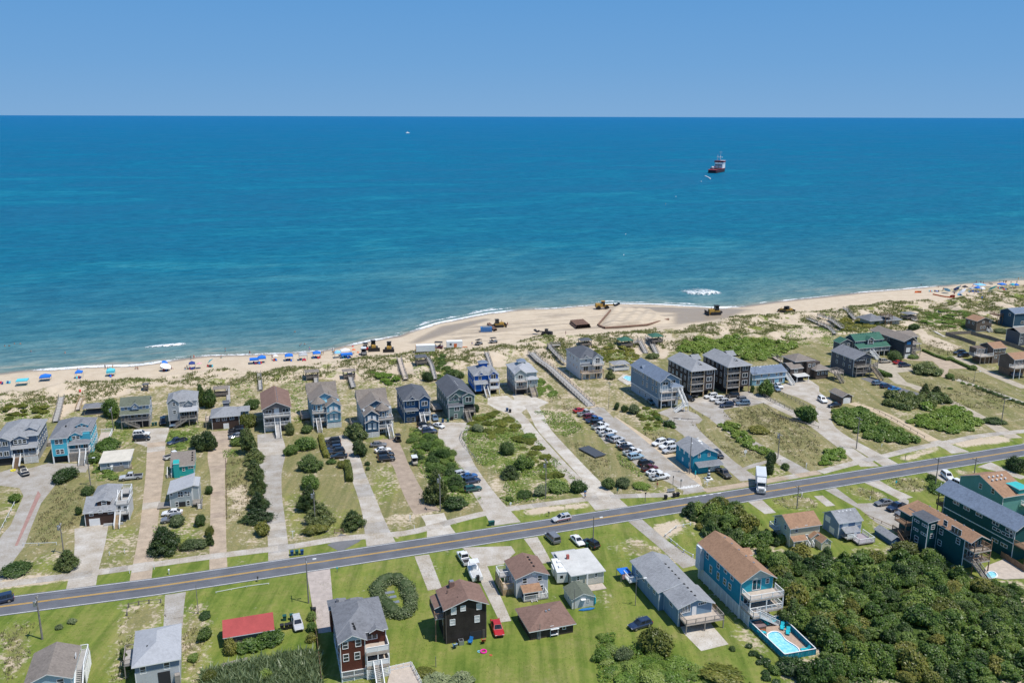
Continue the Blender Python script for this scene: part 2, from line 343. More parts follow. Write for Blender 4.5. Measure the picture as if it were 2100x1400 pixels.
cover('i 680,1070 960,1000 1130,965 1300,1010 1390,1150 1500,1250 1750,1330 1760,1400 1030,1330',.3,.5,.7,2)
cover('e 0,100 200,150 450,60 640,130 720,220 820,230 680,100 700,0 900,40 1250,120 1350,180 1500,280 1650,350 2100,340 2100,1400 0,1400 | d 1700,1400 1960,1300 2100,1150 1880,880 1670,680 1680,380 1440,100 1330,0',.2,.4,.9,3)
cover('d 1690,640 1860,860 2080,1000 2100,1200 1960,1400 1700,1400 1640,1180 2060,1120 1720,760',.45,.6,.1,2)
cover('d 0,1080 190,1000 300,1130 560,1080 700,1150 900,1250 1000,1400 0,1400',.6,.3,.5,2)
lawn*=.58+.68*fbm(MX*.07,MY*.07,44,4)
dsand=blur(inpoly(PX0,PY0,DUNE_SEA+DUNE_LAND).astype(float),1)
gn=fbm(MX*.13,MY*.13,40,4)
gw=np.clip((gn-.44)*5,0,1)
scr2=scrub.copy()
lawn=lawn*(1-dsand)+dsand*np.clip((fbm(MX*.2,MY*.2,51,3)-.60)*5,0,.5);dry=dry*(1-dsand)+dsand*(.06+.46*gw);scrub=scrub*(1-dsand*.9)
beach=np.clip(blur((inpoly(PX0,PY0,[(-200,500),(2400,400)]+DUNE_SEA[::-1]+[(-200,815)])).astype(float),1),0,1)
beach=np.maximum(beach,(GD<12).astype(float))
sandy=np.zeros_like(GD)
for q in('k 550,580 900,560 860,740 800,760 640,870 600,860 640,720 480,730','m 400,620 620,600 700,640 560,680','m 640,640 1000,600 1000,720 720,700','m 1000,500 1250,560 1300,700 1180,640','m 1220,600 1310,640 1560,800 1900,1160 1700,1060 1560,900','n 60,440 330,450 320,600 240,640','n 320,450 560,430 600,560 500,680 430,620',
'n 940,370 1180,380 1120,470 960,470','o 400,390 520,420 560,460 440,480','m 780,700 960,680 960,760 850,750','l 540,640 620,640 600,700 560,740','l 1590,540 1700,600 1680,700 1600,640','o 1020,600 1300,700 1440,760 1350,800 1080,720'):
 sandy=np.maximum(sandy,blur(inpoly(PX0,PY0,parse(q)).astype(float),1))
beach=np.maximum(beach,sandy)
lawn*=1-beach;dry*=1-beach*.97;scrub*=1-beach
wetw=np.clip(1-(GD-1.0)/5.0,0,1)*np.clip(.6+fbm(MX*.05,MY*.05,5),0,1)
wet2=np.zeros_like(GD)
for q in('p 830,706 900,668 1000,650 1010,655 930,682 860,704','p 1190,630 1260,626 1500,630 1560,634 1420,644 1330,640','p 1380,640 1480,634 1540,632 1500,652 1440,660 1380,668'):wet2=np.maximum(wet2,blur(inpoly(PX0,PY0,parse(q)).astype(float),4))
site=blur(inpoly(PX0,PY0,[(880,694),(1000,656),(1180,634),(1380,634),(1570,632),(1500,652),(1400,672),(1240,684),(1100,690),(1000,702)]).astype(float),3)
wu=MX*UX[0]+MY*UX[1];wv=MX*UY[0]+MY*UY[1];trk=fbm(wu*.05+3,wv*.5,91,3)
wet=np.clip(np.maximum(np.maximum(wetw,wet2*.75),site*np.clip(.30+(trk-.5)*1.6,0,.62)),0,1)
dry*=np.where((PY0>0)&(PY0<865)&(PX0<1350),.82,1.0);lawn=lawn+np.where((PX0>1350)&(PY0<800),.10,0)*dsand
ni,nj=MX.shape
idx=np.arange(ni*nj).reshape(ni,nj)
F=np.stack([idx[:-1,:-1],idx[1:,:-1],idx[1:,1:],idx[:-1,1:]],-1).reshape(-1,4)
def ground_mat():
 m,nt,b=_mat('ground');p=pos(nt);A=N(nt,'ShaderNodeAttribute',attribute_name='cover');sc=N(nt,'ShaderNodeSeparateColor');nt.links.new(A.outputs['Color'],sc.inputs[0])
 nb=noise(nt,p,0.22,5,.6);nm=noise(nt,p,1.1,4,.65);nf=noise(nt,p,5.0,3,.7);nl=noise(nt,p,0.06,3)
 mp=N(nt,'ShaderNodeMapping');mp.inputs['Rotation'].default_value=(0,0,-AX);mp.inputs['Scale'].default_value=(.55,.035,1);nt.links.new(p,mp.inputs[0]);ns=noise(nt,mp.outputs[0],1.0,3,.6)
 def wgt(o,amp,lo,hi):
  q=math_(nt,'ADD',o,math_(nt,'MULTIPLY',math_(nt,'SUBTRACT',nb.outputs[0],0.5),amp));q=math_(nt,'ADD',q,math_(nt,'MULTIPLY',math_(nt,'SUBTRACT',nm.outputs[0],0.5),amp*1.3))
  r=N(nt,'ShaderNodeMapRange',interpolation_type='SMOOTHSTEP');r.inputs[1].default_value=lo;r.inputs[2].default_value=hi;nt.links.new(q,r.inputs[0]);return r.outputs[0]
 sand=ramp(nt,math_(nt,'ADD',math_(nt,'MULTIPLY',nb.outputs[0],.5),math_(nt,'MULTIPLY',nf.outputs[0],.5)),[(.3,(.43,.345,.245)),(.5,(.52,.43,.32)),(.7,(.60,.51,.395))]).outputs[0]
 dryc=ramp(nt,math_(nt,'ADD',math_(nt,'MULTIPLY',nm.outputs[0],.5),math_(nt,'MULTIPLY',nf.outputs[0],.5)),[(.28,(.090,.108,.034)),(.45,(.170,.170,.066)),(.60,(.275,.23,.115)),(.76,(.41,.335,.20))]).outputs[0]
 lwn=ramp(nt,math_(nt,'ADD',math_(nt,'MULTIPLY',math_(nt,'ADD',nb.outputs[0],math_(nt,'MULTIPLY',nl.outputs[0],.7)),.35),math_(nt,'ADD',math_(nt,'MULTIPLY',nm.outputs[0],.25),math_(nt,'MULTIPLY',nf.outputs[0],.2))),[(.30,(.065,.112,.018)),(.42,(.110,.160,.026)),(.50,(.150,.192,.036)),(.58,(.195,.208,.055)),(.68,(.27,.24,.11))]).outputs[0]
 scr=ramp(nt,math_(nt,'ADD',math_(nt,'MULTIPLY',nm.outputs[0],.6),math_(nt,'MULTIPLY',nf.outputs[0],.4)),[(.3,(.03,.055,.013)),(.55,(.07,.11,.025)),(.75,(.12,.16,.045))]).outputs[0]
 stk=ramp(nt,ns.outputs[0],[(.36,(.72,.80,.70)),(.5,(1,1,1)),(.64,(1.22,1.14,1.2))]).outputs[0];lwn=mixc(nt,1.0,lwn,stk,'MULTIPLY');dryc=mixc(nt,.8,dryc,stk,'MULTIPLY')
 c=mixc(nt,wgt(sc.outputs[1],.9,.34,.62),sand,dryc)
 c=mixc(nt,wgt(sc.outputs[0],.75,.30,.62),c,lwn)
 c=mixc(nt,wgt(sc.outputs[2],1.0,.38,.62),c,scr)
 wetf=N(nt,'ShaderNodeMapRange');wetf.inputs[1].default_value=.25;wetf.inputs[2].default_value=.8;nt.links.new(A.outputs['Alpha'],wetf.inputs[0])
 c=mixc(nt,math_(nt,'MULTIPLY',wetf.outputs[0],.8),c,(.22,.175,.13))
 pass
 nt.links.new(c,b.inputs['Base Color']);b.inputs['Specular IOR Level'].default_value=.15
 rg=N(nt,'ShaderNodeMapRange');rg.inputs[3].default_value=.95;rg.inputs[4].default_value=.35;nt.links.new(wetf.outputs[0],rg.inputs[0]);nt.links.new(rg.outputs[0],b.inputs['Roughness'])
 bn=N(nt,'ShaderNodeBump');bn.inputs['Strength'].default_value=.5;bn.inputs['Distance'].default_value=.15;nt.links.new(math_(nt,'ADD',nm.outputs[0],nf.outputs[0]),bn.inputs['Height']);nt.links.new(bn.outputs[0],b.inputs['Normal'])
 return m
gme=np_mesh('ground',np.stack([MX,MY,GZ],-1).reshape(-1,3),F,ground_mat())
ca=gme.color_attributes.new('cover','FLOAT_COLOR','POINT');ca.data.foreach_set('color',np.stack([lawn,dry,scrub,wet],-1).astype(np.float32).ravel())
smooth(gme);tag(link('ground',gme),'sandy coastal ground with lawns, dry grass lots, dunes and beach',kind='structure')
# ------------------------------------------------------------------ sea
su=np.concatenate([[SHU[0],SHU[0]+2500,-700.],np.arange(-330,620,4.0),[900.,SHU[-1]-2500,SHU[-1]]]);su=np.unique(su)
sdist=np.array([-14,-8,-4,-2,-1,0,1,2,3,5,8,12,17,24,33,45,60,80,110,150,200,280,400,600,900,1400,2200,3500,6000,1.2e4,3e4,9e4,3e5])
bu=np.repeat(su[:,None],len(sdist),1);bd=np.repeat(sdist[None],len(su),0);bv=np.interp(bu,SHU,SHV)+bd
spread=1+np.clip(bd-300,0,None)/1500.0;bu2=bu*spread
SX=bu2*UX[0]+bv*UY[0];SY=bu2*UX[1]+bv*UY[1]
ii=np.arange(bu.size).reshape(bu.shape);F=np.stack([ii[:-1,:-1],ii[1:,:-1],ii[1:,1:],ii[:-1,1:]],-1).reshape(-1,4)
def sea_mat():
 m,nt,b=_mat('sea_water');p=pos(nt);A=N(nt,'ShaderNodeAttribute',attribute_name='off');lg=math_(nt,'DIVIDE',math_(nt,'LOGARITHM',math_(nt,'ADD',math_(nt,'MAXIMUM',A.outputs['Fac'],0.0),4.0),10.0),5.0)
 mp=N(nt,'ShaderNodeMapping');mp.inputs['Rotation'].default_value=(0,0,-AX);nt.links.new(p,mp.inputs[0])
 st=N(nt,'ShaderNodeMapping');st.inputs['Scale'].default_value=(.0045,.011,1);nt.links.new(mp.outputs[0],st.inputs[0])
 s1=noise(nt,st.outputs[0],1.0,6,.62);s1.inputs['Distortion'].default_value=1.2
 st2=N(nt,'ShaderNodeMapping');st2.inputs['Scale'].default_value=(.03,.12,1);nt.links.new(mp.outputs[0],st2.inputs[0]);s2=noise(nt,st2.outputs[0],1.0,4,.6)
 lg2=math_(nt,'ADD',lg,math_(nt,'MULTIPLY',math_(nt,'SUBTRACT',s2.outputs[0],.5),.10))
 col=ramp(nt,lg2,[(.10,(.215,.235,.20)),(.20,(.140,.225,.222)),(.28,(.098,.200,.222)),(.36,(.045,.168,.212)),(.48,(.008,.132,.212)),(.66,(.002,.120,.232)),(.85,(.002,.118,.265)),(1.0,(.003,.118,.275))]).outputs[0]
 stk=ramp(nt,s1.outputs[0],[(.42,(.80,.90,.94)),(.55,(1.0,1.0,1.0)),(.63,(1.6,1.2,1.1)),(.72,(3.0,1.4,1.2))]).outputs[0]
 c=mixc(nt,1.0,col,stk,'MULTIPLY');rr=ramp(nt,s1.outputs[0],[(.40,(.30,)*3),(.62,(.46,)*3)]);nt.links.new(rr.outputs[0],b.inputs['Roughness']);b.inputs['Specular IOR Level'].default_value=.02;b.inputs['IOR'].default_value=1.33
 w1=N(nt,'ShaderNodeMapping');w1.inputs['Scale'].default_value=(.075,.15,1);nt.links.new(mp.outputs[0],w1.inputs[0]);n1=noise(nt,w1.outputs[0],1.0,4,.6)
 w2=N(nt,'ShaderNodeMapping');w2.inputs['Scale'].default_value=(.20,.45,1);nt.links.new(mp.outputs[0],w2.inputs[0]);n2=noise(nt,w2.outputs[0],1.0,3,.6)
 chop=ramp(nt,math_(nt,'ADD',math_(nt,'MULTIPLY',n1.outputs[0],.6),math_(nt,'MULTIPLY',n2.outputs[0],.4)),[(.40,(.70,.82,.87)),(.5,(1,1,1)),(.60,(1.40,1.17,1.12))]).outputs[0]  # sky reflection and shade of the wave facets put into the water colour
 nt.links.new(mixc(nt,1.0,c,chop,'MULTIPLY'),b.inputs['Base Color'])
 bn=N(nt,'ShaderNodeBump');bn.inputs['Strength'].default_value=1.0;bn.inputs['Distance'].default_value=3.4
 nt.links.new(math_(nt,'ADD',n1.outputs[0],math_(nt,'MULTIPLY',n2.outputs[0],.35)),bn.inputs['Height']);nt.links.new(bn.outputs[0],b.inputs['Normal'])
 return m
swell=.16*np.sin(bd*.42+1.5*fbm(bu*.012,bd*.05,70))*np.clip(bd/6,0,1)*np.clip((90-bd)/60,0,1)
sme=np_mesh('sea',np.stack([SX,SY,WATER_Z+swell],-1).reshape(-1,3),F,sea_mat())
fa=sme.attributes.new('off','FLOAT','POINT');fa.data.foreach_set('value',bd.astype(np.float32).ravel());smooth(sme)
tag(link('sea',sme),'blue green ocean reaching the horizon',kind='structure')
# ---- surf: lacy foam lying on the water along the waterline, and breakers with a rolled crest
def foam_mat():
 m,nt,b=_mat('sea_foam');p=pos(nt);n1=noise(nt,p,.55,5,.7);n2=noise(nt,p,2.2,3,.6);A=N(nt,'ShaderNodeAttribute',attribute_name='thick')
 f=math_(nt,'ADD',A.outputs['Fac'],math_(nt,'ADD',math_(nt,'MULTIPLY',math_(nt,'SUBTRACT',n1.outputs[0],.5),1.7),math_(nt,'MULTIPLY',math_(nt,'SUBTRACT',n2.outputs[0],.5),.9)))
 r=N(nt,'ShaderNodeMapRange',interpolation_type='SMOOTHSTEP');r.inputs[1].default_value=.24;r.inputs[2].default_value=.74;nt.links.new(f,r.inputs[0])
 b.inputs['Base Color'].default_value=(.8,.82,.82,1);b.inputs['Roughness'].default_value=.8;nt.links.new(r.outputs[0],b.inputs['Alpha']);return m
FOAM=foam_mat()
def foam_strip(name,label,pts,w,th,hump=0.0,z=0.03):
 """pts: photo pixels along the crest; w: (seaward, landward) metres; th: middle thickness"""
 P_=np.array([on_plane(q,WATER_Z)for q in pts]);L=np.concatenate([[0],np.cumsum(np.hypot(*np.diff(P_,axis=0).T))]);n=max(8,int(L[-1]/1.2));q=np.linspace(0,L[-1],n)
 C=np.stack([np.interp(q,L,P_[:,0]),np.interp(q,L,P_[:,1])],-1);prof=np.array([-1,-.6,-.25,0,.2,.5,1.0]);V=[];T_=[]
 for i in range(n):
  e=min(1,6*i/n,6*(n-1-i)/n);wob=fbm(np.array(q[i]*.12),np.array(3.3),5)-.5
  for k in prof:
   off=(k*(w[0]if k<0 else w[1]))*(-1)*(0.7+wob);d_=UY*(off+wob*2.0)
   c=C[i]+d_;h=hump*max(0,1-abs(k+.1)*1.6)*e
   zz=max(WATER_Z,gz(c[0],c[1]))if abs(hump)<.01 else WATER_Z
   V.append((c[0],c[1],zz+z+h));T_.append((th*(1-abs(k))**.6-.1)*(.25+.75*e))
 m_=len(prof);ii_=np.arange(n*m_).reshape(n,m_);F_=np.stack([ii_[:-1,:-1],ii_[1:,:-1],ii_[1:,1:],ii_[:-1,1:]],-1).reshape(-1,4)
 me=np_mesh(name,np.array(V),F_,FOAM);a=me.attributes.new('thick','FLOAT','POINT');a.data.foreach_set('value',np.array(T_,np.float32));smooth(me)
 return tag(link(name,me),label,kind='stuff')
foam_strip('surf_foam','white surf edge along the beach in front of the left houses',[(50,760),(110,757),(180,752),(280,749),(340,741),(372,735)],(8,3.5),.95)
foam_strip('surf_foam','thin foam line on the beach behind the blue canopies',[(372,735),(420,729),(520,727),(660,720),(700,712)],(4.5,2.5),.70)
foam_strip('surf_foam','foam wash beside the bulldozers',[(700,711),(760,698),(800,690),(840,679)],(6,4.5),.8)
foam_strip('surf_foam','white wash curving along the grey spit',[(838,682),(870,670),(900,661),(940,653),(1000,641),(1070,634)],(12,6),.95)
foam_strip('surf_foam','thin foam on the shore behind the sand mound',[(1070,634),(1130,633),(1200,627),(1270,622)],(4,2.5),.65)
foam_strip('surf_foam','long white wave line beside the graded sand',[(1195,625),(1260,621),(1340,623),(1420,627),(1470,631),(1530,628)],(10,5),1.1)
foam_strip('surf_foam','far foam line on the right beach',[(1590,619),(1640,612),(1680,608),(1720,603)],(4,2),.8)
foam_strip('surf_foam','broken foam at the far waterline',[(1730,602),(1800,597),(1860,592),(1930,586)],(4,2),.8)
foam_strip('breaking_wave','small white breaker rolling in off the left beach',[(294,713),(310,711),(340,709),(370,707),(385,705)],(6,3),.78,.5)
foam_strip('breaking_wave','large white breaker beyond the graded sand',[(1400,600),(1415,603),(1440,604),(1465,602),(1482,600)],(26,5),.66,1.2)
foam_strip('breaking_wave','faint foam streak near the left swimmers',[(355,732),(372,731),(386,730)],(.8,.8),.8,.1)
foam_strip('breaking_wave','short foam fleck by the far waterline',[(1556,621),(1563,620),(1572,619)],(1,1),.8,.2)
# ------------------------------------------------------------------ paving: every sheet a few mm above the one below, slabs cut at their joints
concrete=paint('concrete',(.425,.40,.365),.9,.22,.3,0,.2,.2);concrete_b=paint('concrete_pale',(.49,.465,.425),.9,.2,.35,0,.2,.2);concrete_d=paint('concrete_grey',(.35,.335,.315),.9,.22,.3,0,.2,.2)
tanbrick=paint('tan_pavement',(.42,.335,.25),.9,.2,.4,0,.2,.2);brownpave=paint('brown_pavement',(.355,.28,.215),.9,.2,.5,0,.2,.2)
asphalt_old=paint('worn_asphalt',(.16,.16,.165),.9,.16,.3,0,.25,.2);gravel=paint('sandy_gravel',(.42,.365,.285),.95,.2,.6,0,.1,.4);sandpath=paint('packed_sand',(.50,.40,.28),.95,.14,.5,0,.1,.3)
WHITE_LINE=paint('white_road_paint',(.72,.72,.70),.7,.1,1.5);YELLOW_LINE=paint('yellow_road_paint',(.62,.36,.05),.7,.12,1.5)
def asphalt():
 m,nt,b=_mat('asphalt');p=pos(nt);n1=noise(nt,p,.25,4,.6);n2=noise(nt,p,7,2,.7)
 f=math_(nt,'ADD',math_(nt,'MULTIPLY',n1.outputs[0],.6),math_(nt,'MULTIPLY',n2.outputs[0],.4))
 r=ramp(nt,f,[(.3,(.088,.092,.105)),(.52,(.122,.127,.142)),(.72,(.165,.170,.185))]);nt.links.new(r.outputs[0],b.inputs['Base Color']);b.inputs['Roughness'].default_value=.8;b.inputs['Specular IOR Level'].default_value=.35
 MAT['asphalt']=m;return m
ASPH=asphalt()
def fit(sx):
 P_=np.array([on_plane(q)for q in parse(sx)]);return np.poly1d(np.polyfit(P_[:,0],P_[:,1],3))
far_l=fit('a 150,545 700,455 1300,375 2000,275 | b 600,165 1050,95 | h 100,1335 870,1210 1960,1030 | i 600,925 1000,850 1600,760 2100,680 | j 500,610 1000,540 1500,450 2100,355')
near_l=fit('a 0,730 500,655 1000,580 2000,428 | b 1040,265 2100,95 | h 600,1395 1030,1330 2100,1165 | i 1000,1000 1380,940 2100,825 | j 1000,650 2100,470')
RX=np.arange(-150,190,2.0)
ym=(far_l(RX)+near_l(RX))/2;hwid=3.45
lo_,hi_=-72,122
for k_ in range(len(RX)): # straight on beyond the picture
 if RX[k_]<lo_:i0=np.searchsorted(RX,lo_);ym[k_]=(far_l(lo_)+near_l(lo_))/2+(RX[k_]-lo_)*math.tan(math.radians(15.8))
 if RX[k_]>hi_:ym[k_]=(far_l(hi_)+near_l(hi_))/2+(RX[k_]-hi_)*math.tan(math.radians(20))
RC=np.stack([RX,ym],-1);tg=np.gradient(RC,axis=0);tg/=np.linalg.norm(tg,axis=1)[:,None];NR=np.stack([-tg[:,1],tg[:,0]],-1)
def ribbon(name,mat,o0,o1,z,i0=0,i1=None,parent=None):
 a=(RC+NR*o0)[i0:i1];b=(RC+NR*o1)[i0:i1];mb=MB();n=len(a)
 mb._add([(*q,z)for q in a]+[(*q,z)for q in b],[(i,i+1,n+i+1,n+i)for i in range(n-1)]);return mb.build(name,mat,parent)
road=ribbon('road',ASPH,-hwid-.28,hwid+.28,.030);tag(road,'two lane asphalt beach road',kind='structure')
for o in(-hwid,hwid-.14):ribbon('edge_line',WHITE_LINE,o,o+.14,.035,parent=road)
gx0,gx1=on_plane(px('i',800,960))[0],on_plane(px('i',935,935))[0];gi0,gi1=int(np.searchsorted(RX,gx0)),int(np.searchsorted(RX,gx1))
for o in(-.24,.08):
 ribbon('centre_line',YELLOW_LINE,o,o+.16,.035,0,gi0+1,road);ribbon('centre_line',YELLOW_LINE,o,o+.16,.035,gi1,None,road)
def flatbox(name,mat,c,u,w,l,z,parent=None,t=.004):
 """small painted rectangle on the ground: centre c, unit vector u along l"""
 n=np.array([-u[1],u[0]]);q=[c-u*l/2-n*w/2,c+u*l/2-n*w/2,c+u*l/2+n*w/2,c-u*l/2+n*w/2]
 return MB().prism([tuple(x)for x in q],z-.002,z+t-.002).build(name,mat,parent)
for q in(690,765,840,920,995,1075): # dotted white line across the car park mouth
 c=np.array(on_plane(px('i',q,911-(q-690)*.145)));flatbox('lane_dash',WHITE_LINE,c,UX,.22,1.0,.0355,road)
def smoothpts(P_,step):
 P_=np.asarray(P_,float);L=np.concatenate([[0],np.cumsum(np.hypot(*np.diff(P_,axis=0).T))]);n=max(2,int(round(L[-1]/step))+1);q=np.linspace(0,L[-1],n)
 k=np.interp(q,L,P_[:,0]),np.interp(q,L,P_[:,1]);R=np.stack(k,-1)
 for _ in range(2):R[1:-1]=(R[:-2]+2*R[1:-1]+R[2:])/4
 return R
ZC=[0.010]
def slabs(name,label,sx,w,mat,slab=4.0,z=None,alt=None,gap=.05,jitter=.012,grp=None):
 """a paved strip laid as slabs along a centre line"""
 ZC[0]=.010+(ZC[0]-.010+.0017)%.014;z=ZC[0]if z is None else z
 R=smoothpts([on_plane(q)for q in parse(sx)],slab);t_=np.gradient(R,axis=0);t_/=np.linalg.norm(t_,axis=1)[:,None];n_=np.stack([-t_[:,1],t_[:,0]],-1)
 c0=R.mean(0);root=empty(name,(c0[0],c0[1],0));tag(root,label,kind='structure',group=grp);ws=w if isinstance(w,(list,tuple))else[w,w];wv=np.interp(np.linspace(0,1,len(R)),np.linspace(0,1,len(ws)),ws)
 base=MB();m_=len(R);base._add([(*(q-c0),z-.006)for q in R-n_*wv[:,None]/2]+[(*(q-c0),z-.006)for q in R+n_*wv[:,None]/2],[(i,i+1,m_+i+1,m_+i)for i in range(m_-1)]);base.build('joint_bed',MAT['joint'],root)
 for i in range(len(R)-1):
  a,b=R[i]+t_[i]*gap/2,R[i+1]-t_[i+1]*gap/2;q=[a-n_[i]*wv[i]/2,b-n_[i+1]*wv[i+1]/2,b+n_[i+1]*wv[i+1]/2,a+n_[i]*wv[i]/2];q=[tuple(x-c0)for x in q]
  mm=alt if(alt and random.random()<.14)else mat
  MB().prism(q,z-.05,z+random.random()*jitter*.3).build('slab',mm,root)
 return root
paint('joint',(.20,.18,.155),.95,.1)
def pad(name,label,sx,mat,z=None,t=.05):
 """paved area with an outline traced on the ground"""
 ZC[0]=.010+(ZC[0]-.010+.0017)%.014;z=ZC[0]if z is None else z
 P_=[on_plane(q)for q in parse(sx)]
 if sum(P_[i][0]*P_[i-1][1]-P_[i-1][0]*P_[i][1]for i in range(len(P_)))>0:P_=P_[::-1]
 return tag(MB().prism(P_,z-t,z).build(name,mat),label,kind='structure')
slabs('footpath','pale concrete footpath running along the far side of the road','p -40,1206 0,1199 80,1188 158,1179 280,1162 420,1142 560,1125 620,1118 690,1103 760,1099 840,1094 906,1074 1000,1050 1040,1043 1140,1031 1210,1021 1260,1017 1390,1014',2.5,concrete,3.4,.036,concrete_d,.035)
slabs('footpath','tan footpath past the turquoise shop','p 1445,1006 1500,998 1544,991 1600,981 1680,968',2.6,tanbrick,3.4,.036,concrete,.035)
slabs('footpath','winding pale path along the right end of the road','p 1682,968 1710,960 1780,942 1820,934 1870,920 1916,911 1950,906 2000,894 2056,888 2130,881',2.6,concrete,3.4,.036,concrete_d,.035)
D=slabs
pad('driveway','broad pale concrete drive curving up to the two big blue houses','f -60,1400 30,1270 110,1180 240,880 200,800 0,775 -60,770 -60,660 0,640 120,600 300,600 500,545 700,548 930,550 880,640 790,640 590,740 480,880 420,960 330,1180 250,1400 | a 150,130 50,330 -30,380 -120,370',concrete_d)
D('driveway','concrete drive of the dark brown cottage with roof deck','f 940,1190 925,1400 | a 890,180 850,300 830,420',[7.2,6.2,5.4,5.5],concrete,3.6,None,concrete_b)
D('driveway','long tan lane between the brown cottage and the grey slant roofed cottage','f 1605,330 1590,620 1560,900 1530,1150 1500,1400 | a 1470,150 1440,350',[5.0,4.4,3.8,4.2],tanbrick,4.0,None,concrete)
pad('parking_pad','concrete apron under the grey green house','f 1400,200 1740,180 1690,350 1570,385 1590,405 1370,335',concrete,.018)
D('driveway','straight tan brick drive of the dark brown hip roofed house','g 175,215 175,350 130,470 135,900 135,1400 | b 140,230',[7.4,6.0,3.6,3.5,3.5,3.6],tanbrick,2.6,None,brownpave)
D('driveway','long pale concrete drive of the house with white balconies','g 660,240 690,420 680,600 690,850 730,1150 755,1400 | b 760,140',[6.8,8.0,5.2,4.4,4.2,4.4],concrete_d,3.6,None,concrete)
D('driveway','tapering concrete drive beside the clipped hedge','g 1330,270 1440,420 1545,600 1680,950 1780,1290 | p 782,1116',[7.0,6.5,4.0,4.0,4.6,6.5],concrete,3.8,None,concrete_d)
D('driveway','brown paved drive below the navy house','g 1850,300 1920,420 2010,560 2110,800 | h 60,900 180,1050',[7.0,6.0,4.2,4.6,5.2,6.4],brownpave,4.0)
D('driveway','short concrete apron joining the brown drive to the road','h 235,1070 300,1190 330,1290',[5.6,5.0,6.8],concrete_b,3.4)
D('driveway','curving grey concrete drive of the green house','h 480,130 420,260 500,420 660,700 790,900 900,1040 990,1170',[9.5,8.5,5.2,4.4,5.0,5.6,7.2],concrete,4.0,None,concrete_d)
pad('parking_pad','wide concrete apron before the bright blue and pale green houses','m 800,1070 1000,1055 1070,1100 1060,1035 1290,1068 1430,1125 1290,1190 1200,1190 1160,1215 1085,1260 900,1200 800,1140',concrete_b,.017)
D('driveway','left lane of the twin concrete drive to the bright blue house','m 1040,1190 1110,1260 | h 1190,170 1500,520 1780,810 1900,890 2000,1020',[4.4,4.4,4.0,3.8,4.0,4.8],concrete,5.0,None,concrete_b)
D('driveway','right lane of the twin concrete drive to the pale green house','m 1240,1150 1320,1260 | h 1340,170 1650,500 1920,790 2030,880 2090,960 2150,1010',[4.4,4.2,4.0,3.8,4.0,5.0],concrete_b,5.0,None,concrete)
pad('sandy_lane','packed sandy strip beside the car park and beach access ramp','m 1240,640 1300,640 1560,800 1700,960 1890,1150 2100,1290 | i 0,60 400,320 640,470 880,700 900,790 840,800 600,660 300,420 0,190 | m 1900,1200 1700,1060 1500,860',sandpath,.012)
pad('car_park','public beach access car park of worn grey paving','m 1850,1185 1905,1170 1990,1180 2100,1290 | i 0,70 200,220 420,400 640,590 880,770 960,832 700,868 710,830 560,745 300,640 120,470 0,330 | h 2010,350 1850,150',concrete_d,.020)
for q in(('i',735,800,1.0),('i',760,788,1.6)):flatbox('stop_bar',WHITE_LINE,np.array(on_plane(px(*q[:3]))),UX,.3,4.0*q[3],.028)
for o in list(COL.objects):
 if o.name.startswith('stop_bar'):tag(o,'white stop line painted at the car park mouth',kind='structure')
D('driveway','grey paved drive from the tall grey blue house down past the turquoise shop','n 520,1200 700,1230 790,1340 | i 640,90 760,220 1000,400 1230,600 1390,720',[9.5,10.5,8.5,6.4,4.6,4.2,5.5],concrete_d,4.4,None,concrete)
pad('path_apron','short tan path crossing the shop lot','i 1270,610 1400,560 1560,515 1570,545 1430,590 1290,630',concrete_d,.014)
D('driveway','left concrete lane below the pair of dark four storey houses','n 860,1080 980,1220 1200,1350 | i 960,30 1300,290 1600,450 1750,540 1930,650',[13,8.0,4.2,4.0,4.0,4.2,5.6],concrete_d,5.0,None,concrete)
pad('parking_pad','grey parking court before the two dark four storey houses','n 740,1090 900,1070 1150,1045 1390,1005 1440,1050 1530,1130 1400,1160 1270,1170 1080,1210 960,1180 850,1170',concrete_d,.015)
D('driveway','right concrete lane beside the board fence','n 1440,1040 1700,1180 2080,1350 | j 60,240 340,440 520,580',[6,4.4,4.2,4.0,4.0,5.2],concrete,5.0,None,concrete_d)
pad('parking_pad','concrete forecourt of the pale blue motel','n 1660,970 1820,905 2000,890 2100,960 2100,1180 1900,1080 1690,1010',concrete,.012)
D('driveway','concrete lane curving down from the brown lodge','n 1960,960 2090,1100 | o 60,1250 | j 30,60 90,200 280,310 600,480 740,570',[6,6,5.2,4.4,4.0,4.2,5.2],concrete,5.0,None,concrete_d)
D('sandy_lane','straight sandy roped path between the thickets','o 330,1330 500,1400 | j 560,-20 870,150 1180,320',[3.4,3.6,3.6,3.8],sandpath,6.0,.014)
D('driveway','concrete apron where the sandy path meets the road','j 1180,320 1330,370 1450,440',[4.2,4.4,6.0],concrete,3.4)
D('driveway','old grey asphalt parking strip with three blue cars','o 480,1070 620,1130 820,1200 1060,1260 1300,1340',[5.5,5.2,5.0,4.6,4.2],asphalt_old,6.0)
pad('driveway','tan paved drive in front of the green roofed house','o 560,920 700,890 820,910 900,950 1000,1000 800,1020 900,1120 1100,1180 1040,1190 780,1130 680,1050 620,1010',gravel,.012)
D('driveway','tan lane leading down to the road past the dark thicket','o 980,1170 1250,1270 1500,1390 | j 1700,100 1870,220 2010,290',[3.4,3.4,3.4,3.8,4.4,4.8],gravel,6.0)
pad('driveway','brick paved court of the dark house between trimmed shrubs','o 860,880 1000,830 1060,800 1180,850 1330,900 1400,890 1560,980 1330,980 1310,1050 1420,1090 1380,1110 1250,1060 1230,960 1160,900 1000,900',tanbrick,.015)
D('driveway','long tan road along the trimmed shrubs at the right edge','o 1370,850 1600,960 1900,1090 2120,1180',[4.5,4.0,4.0,4.0],gravel,6.0)
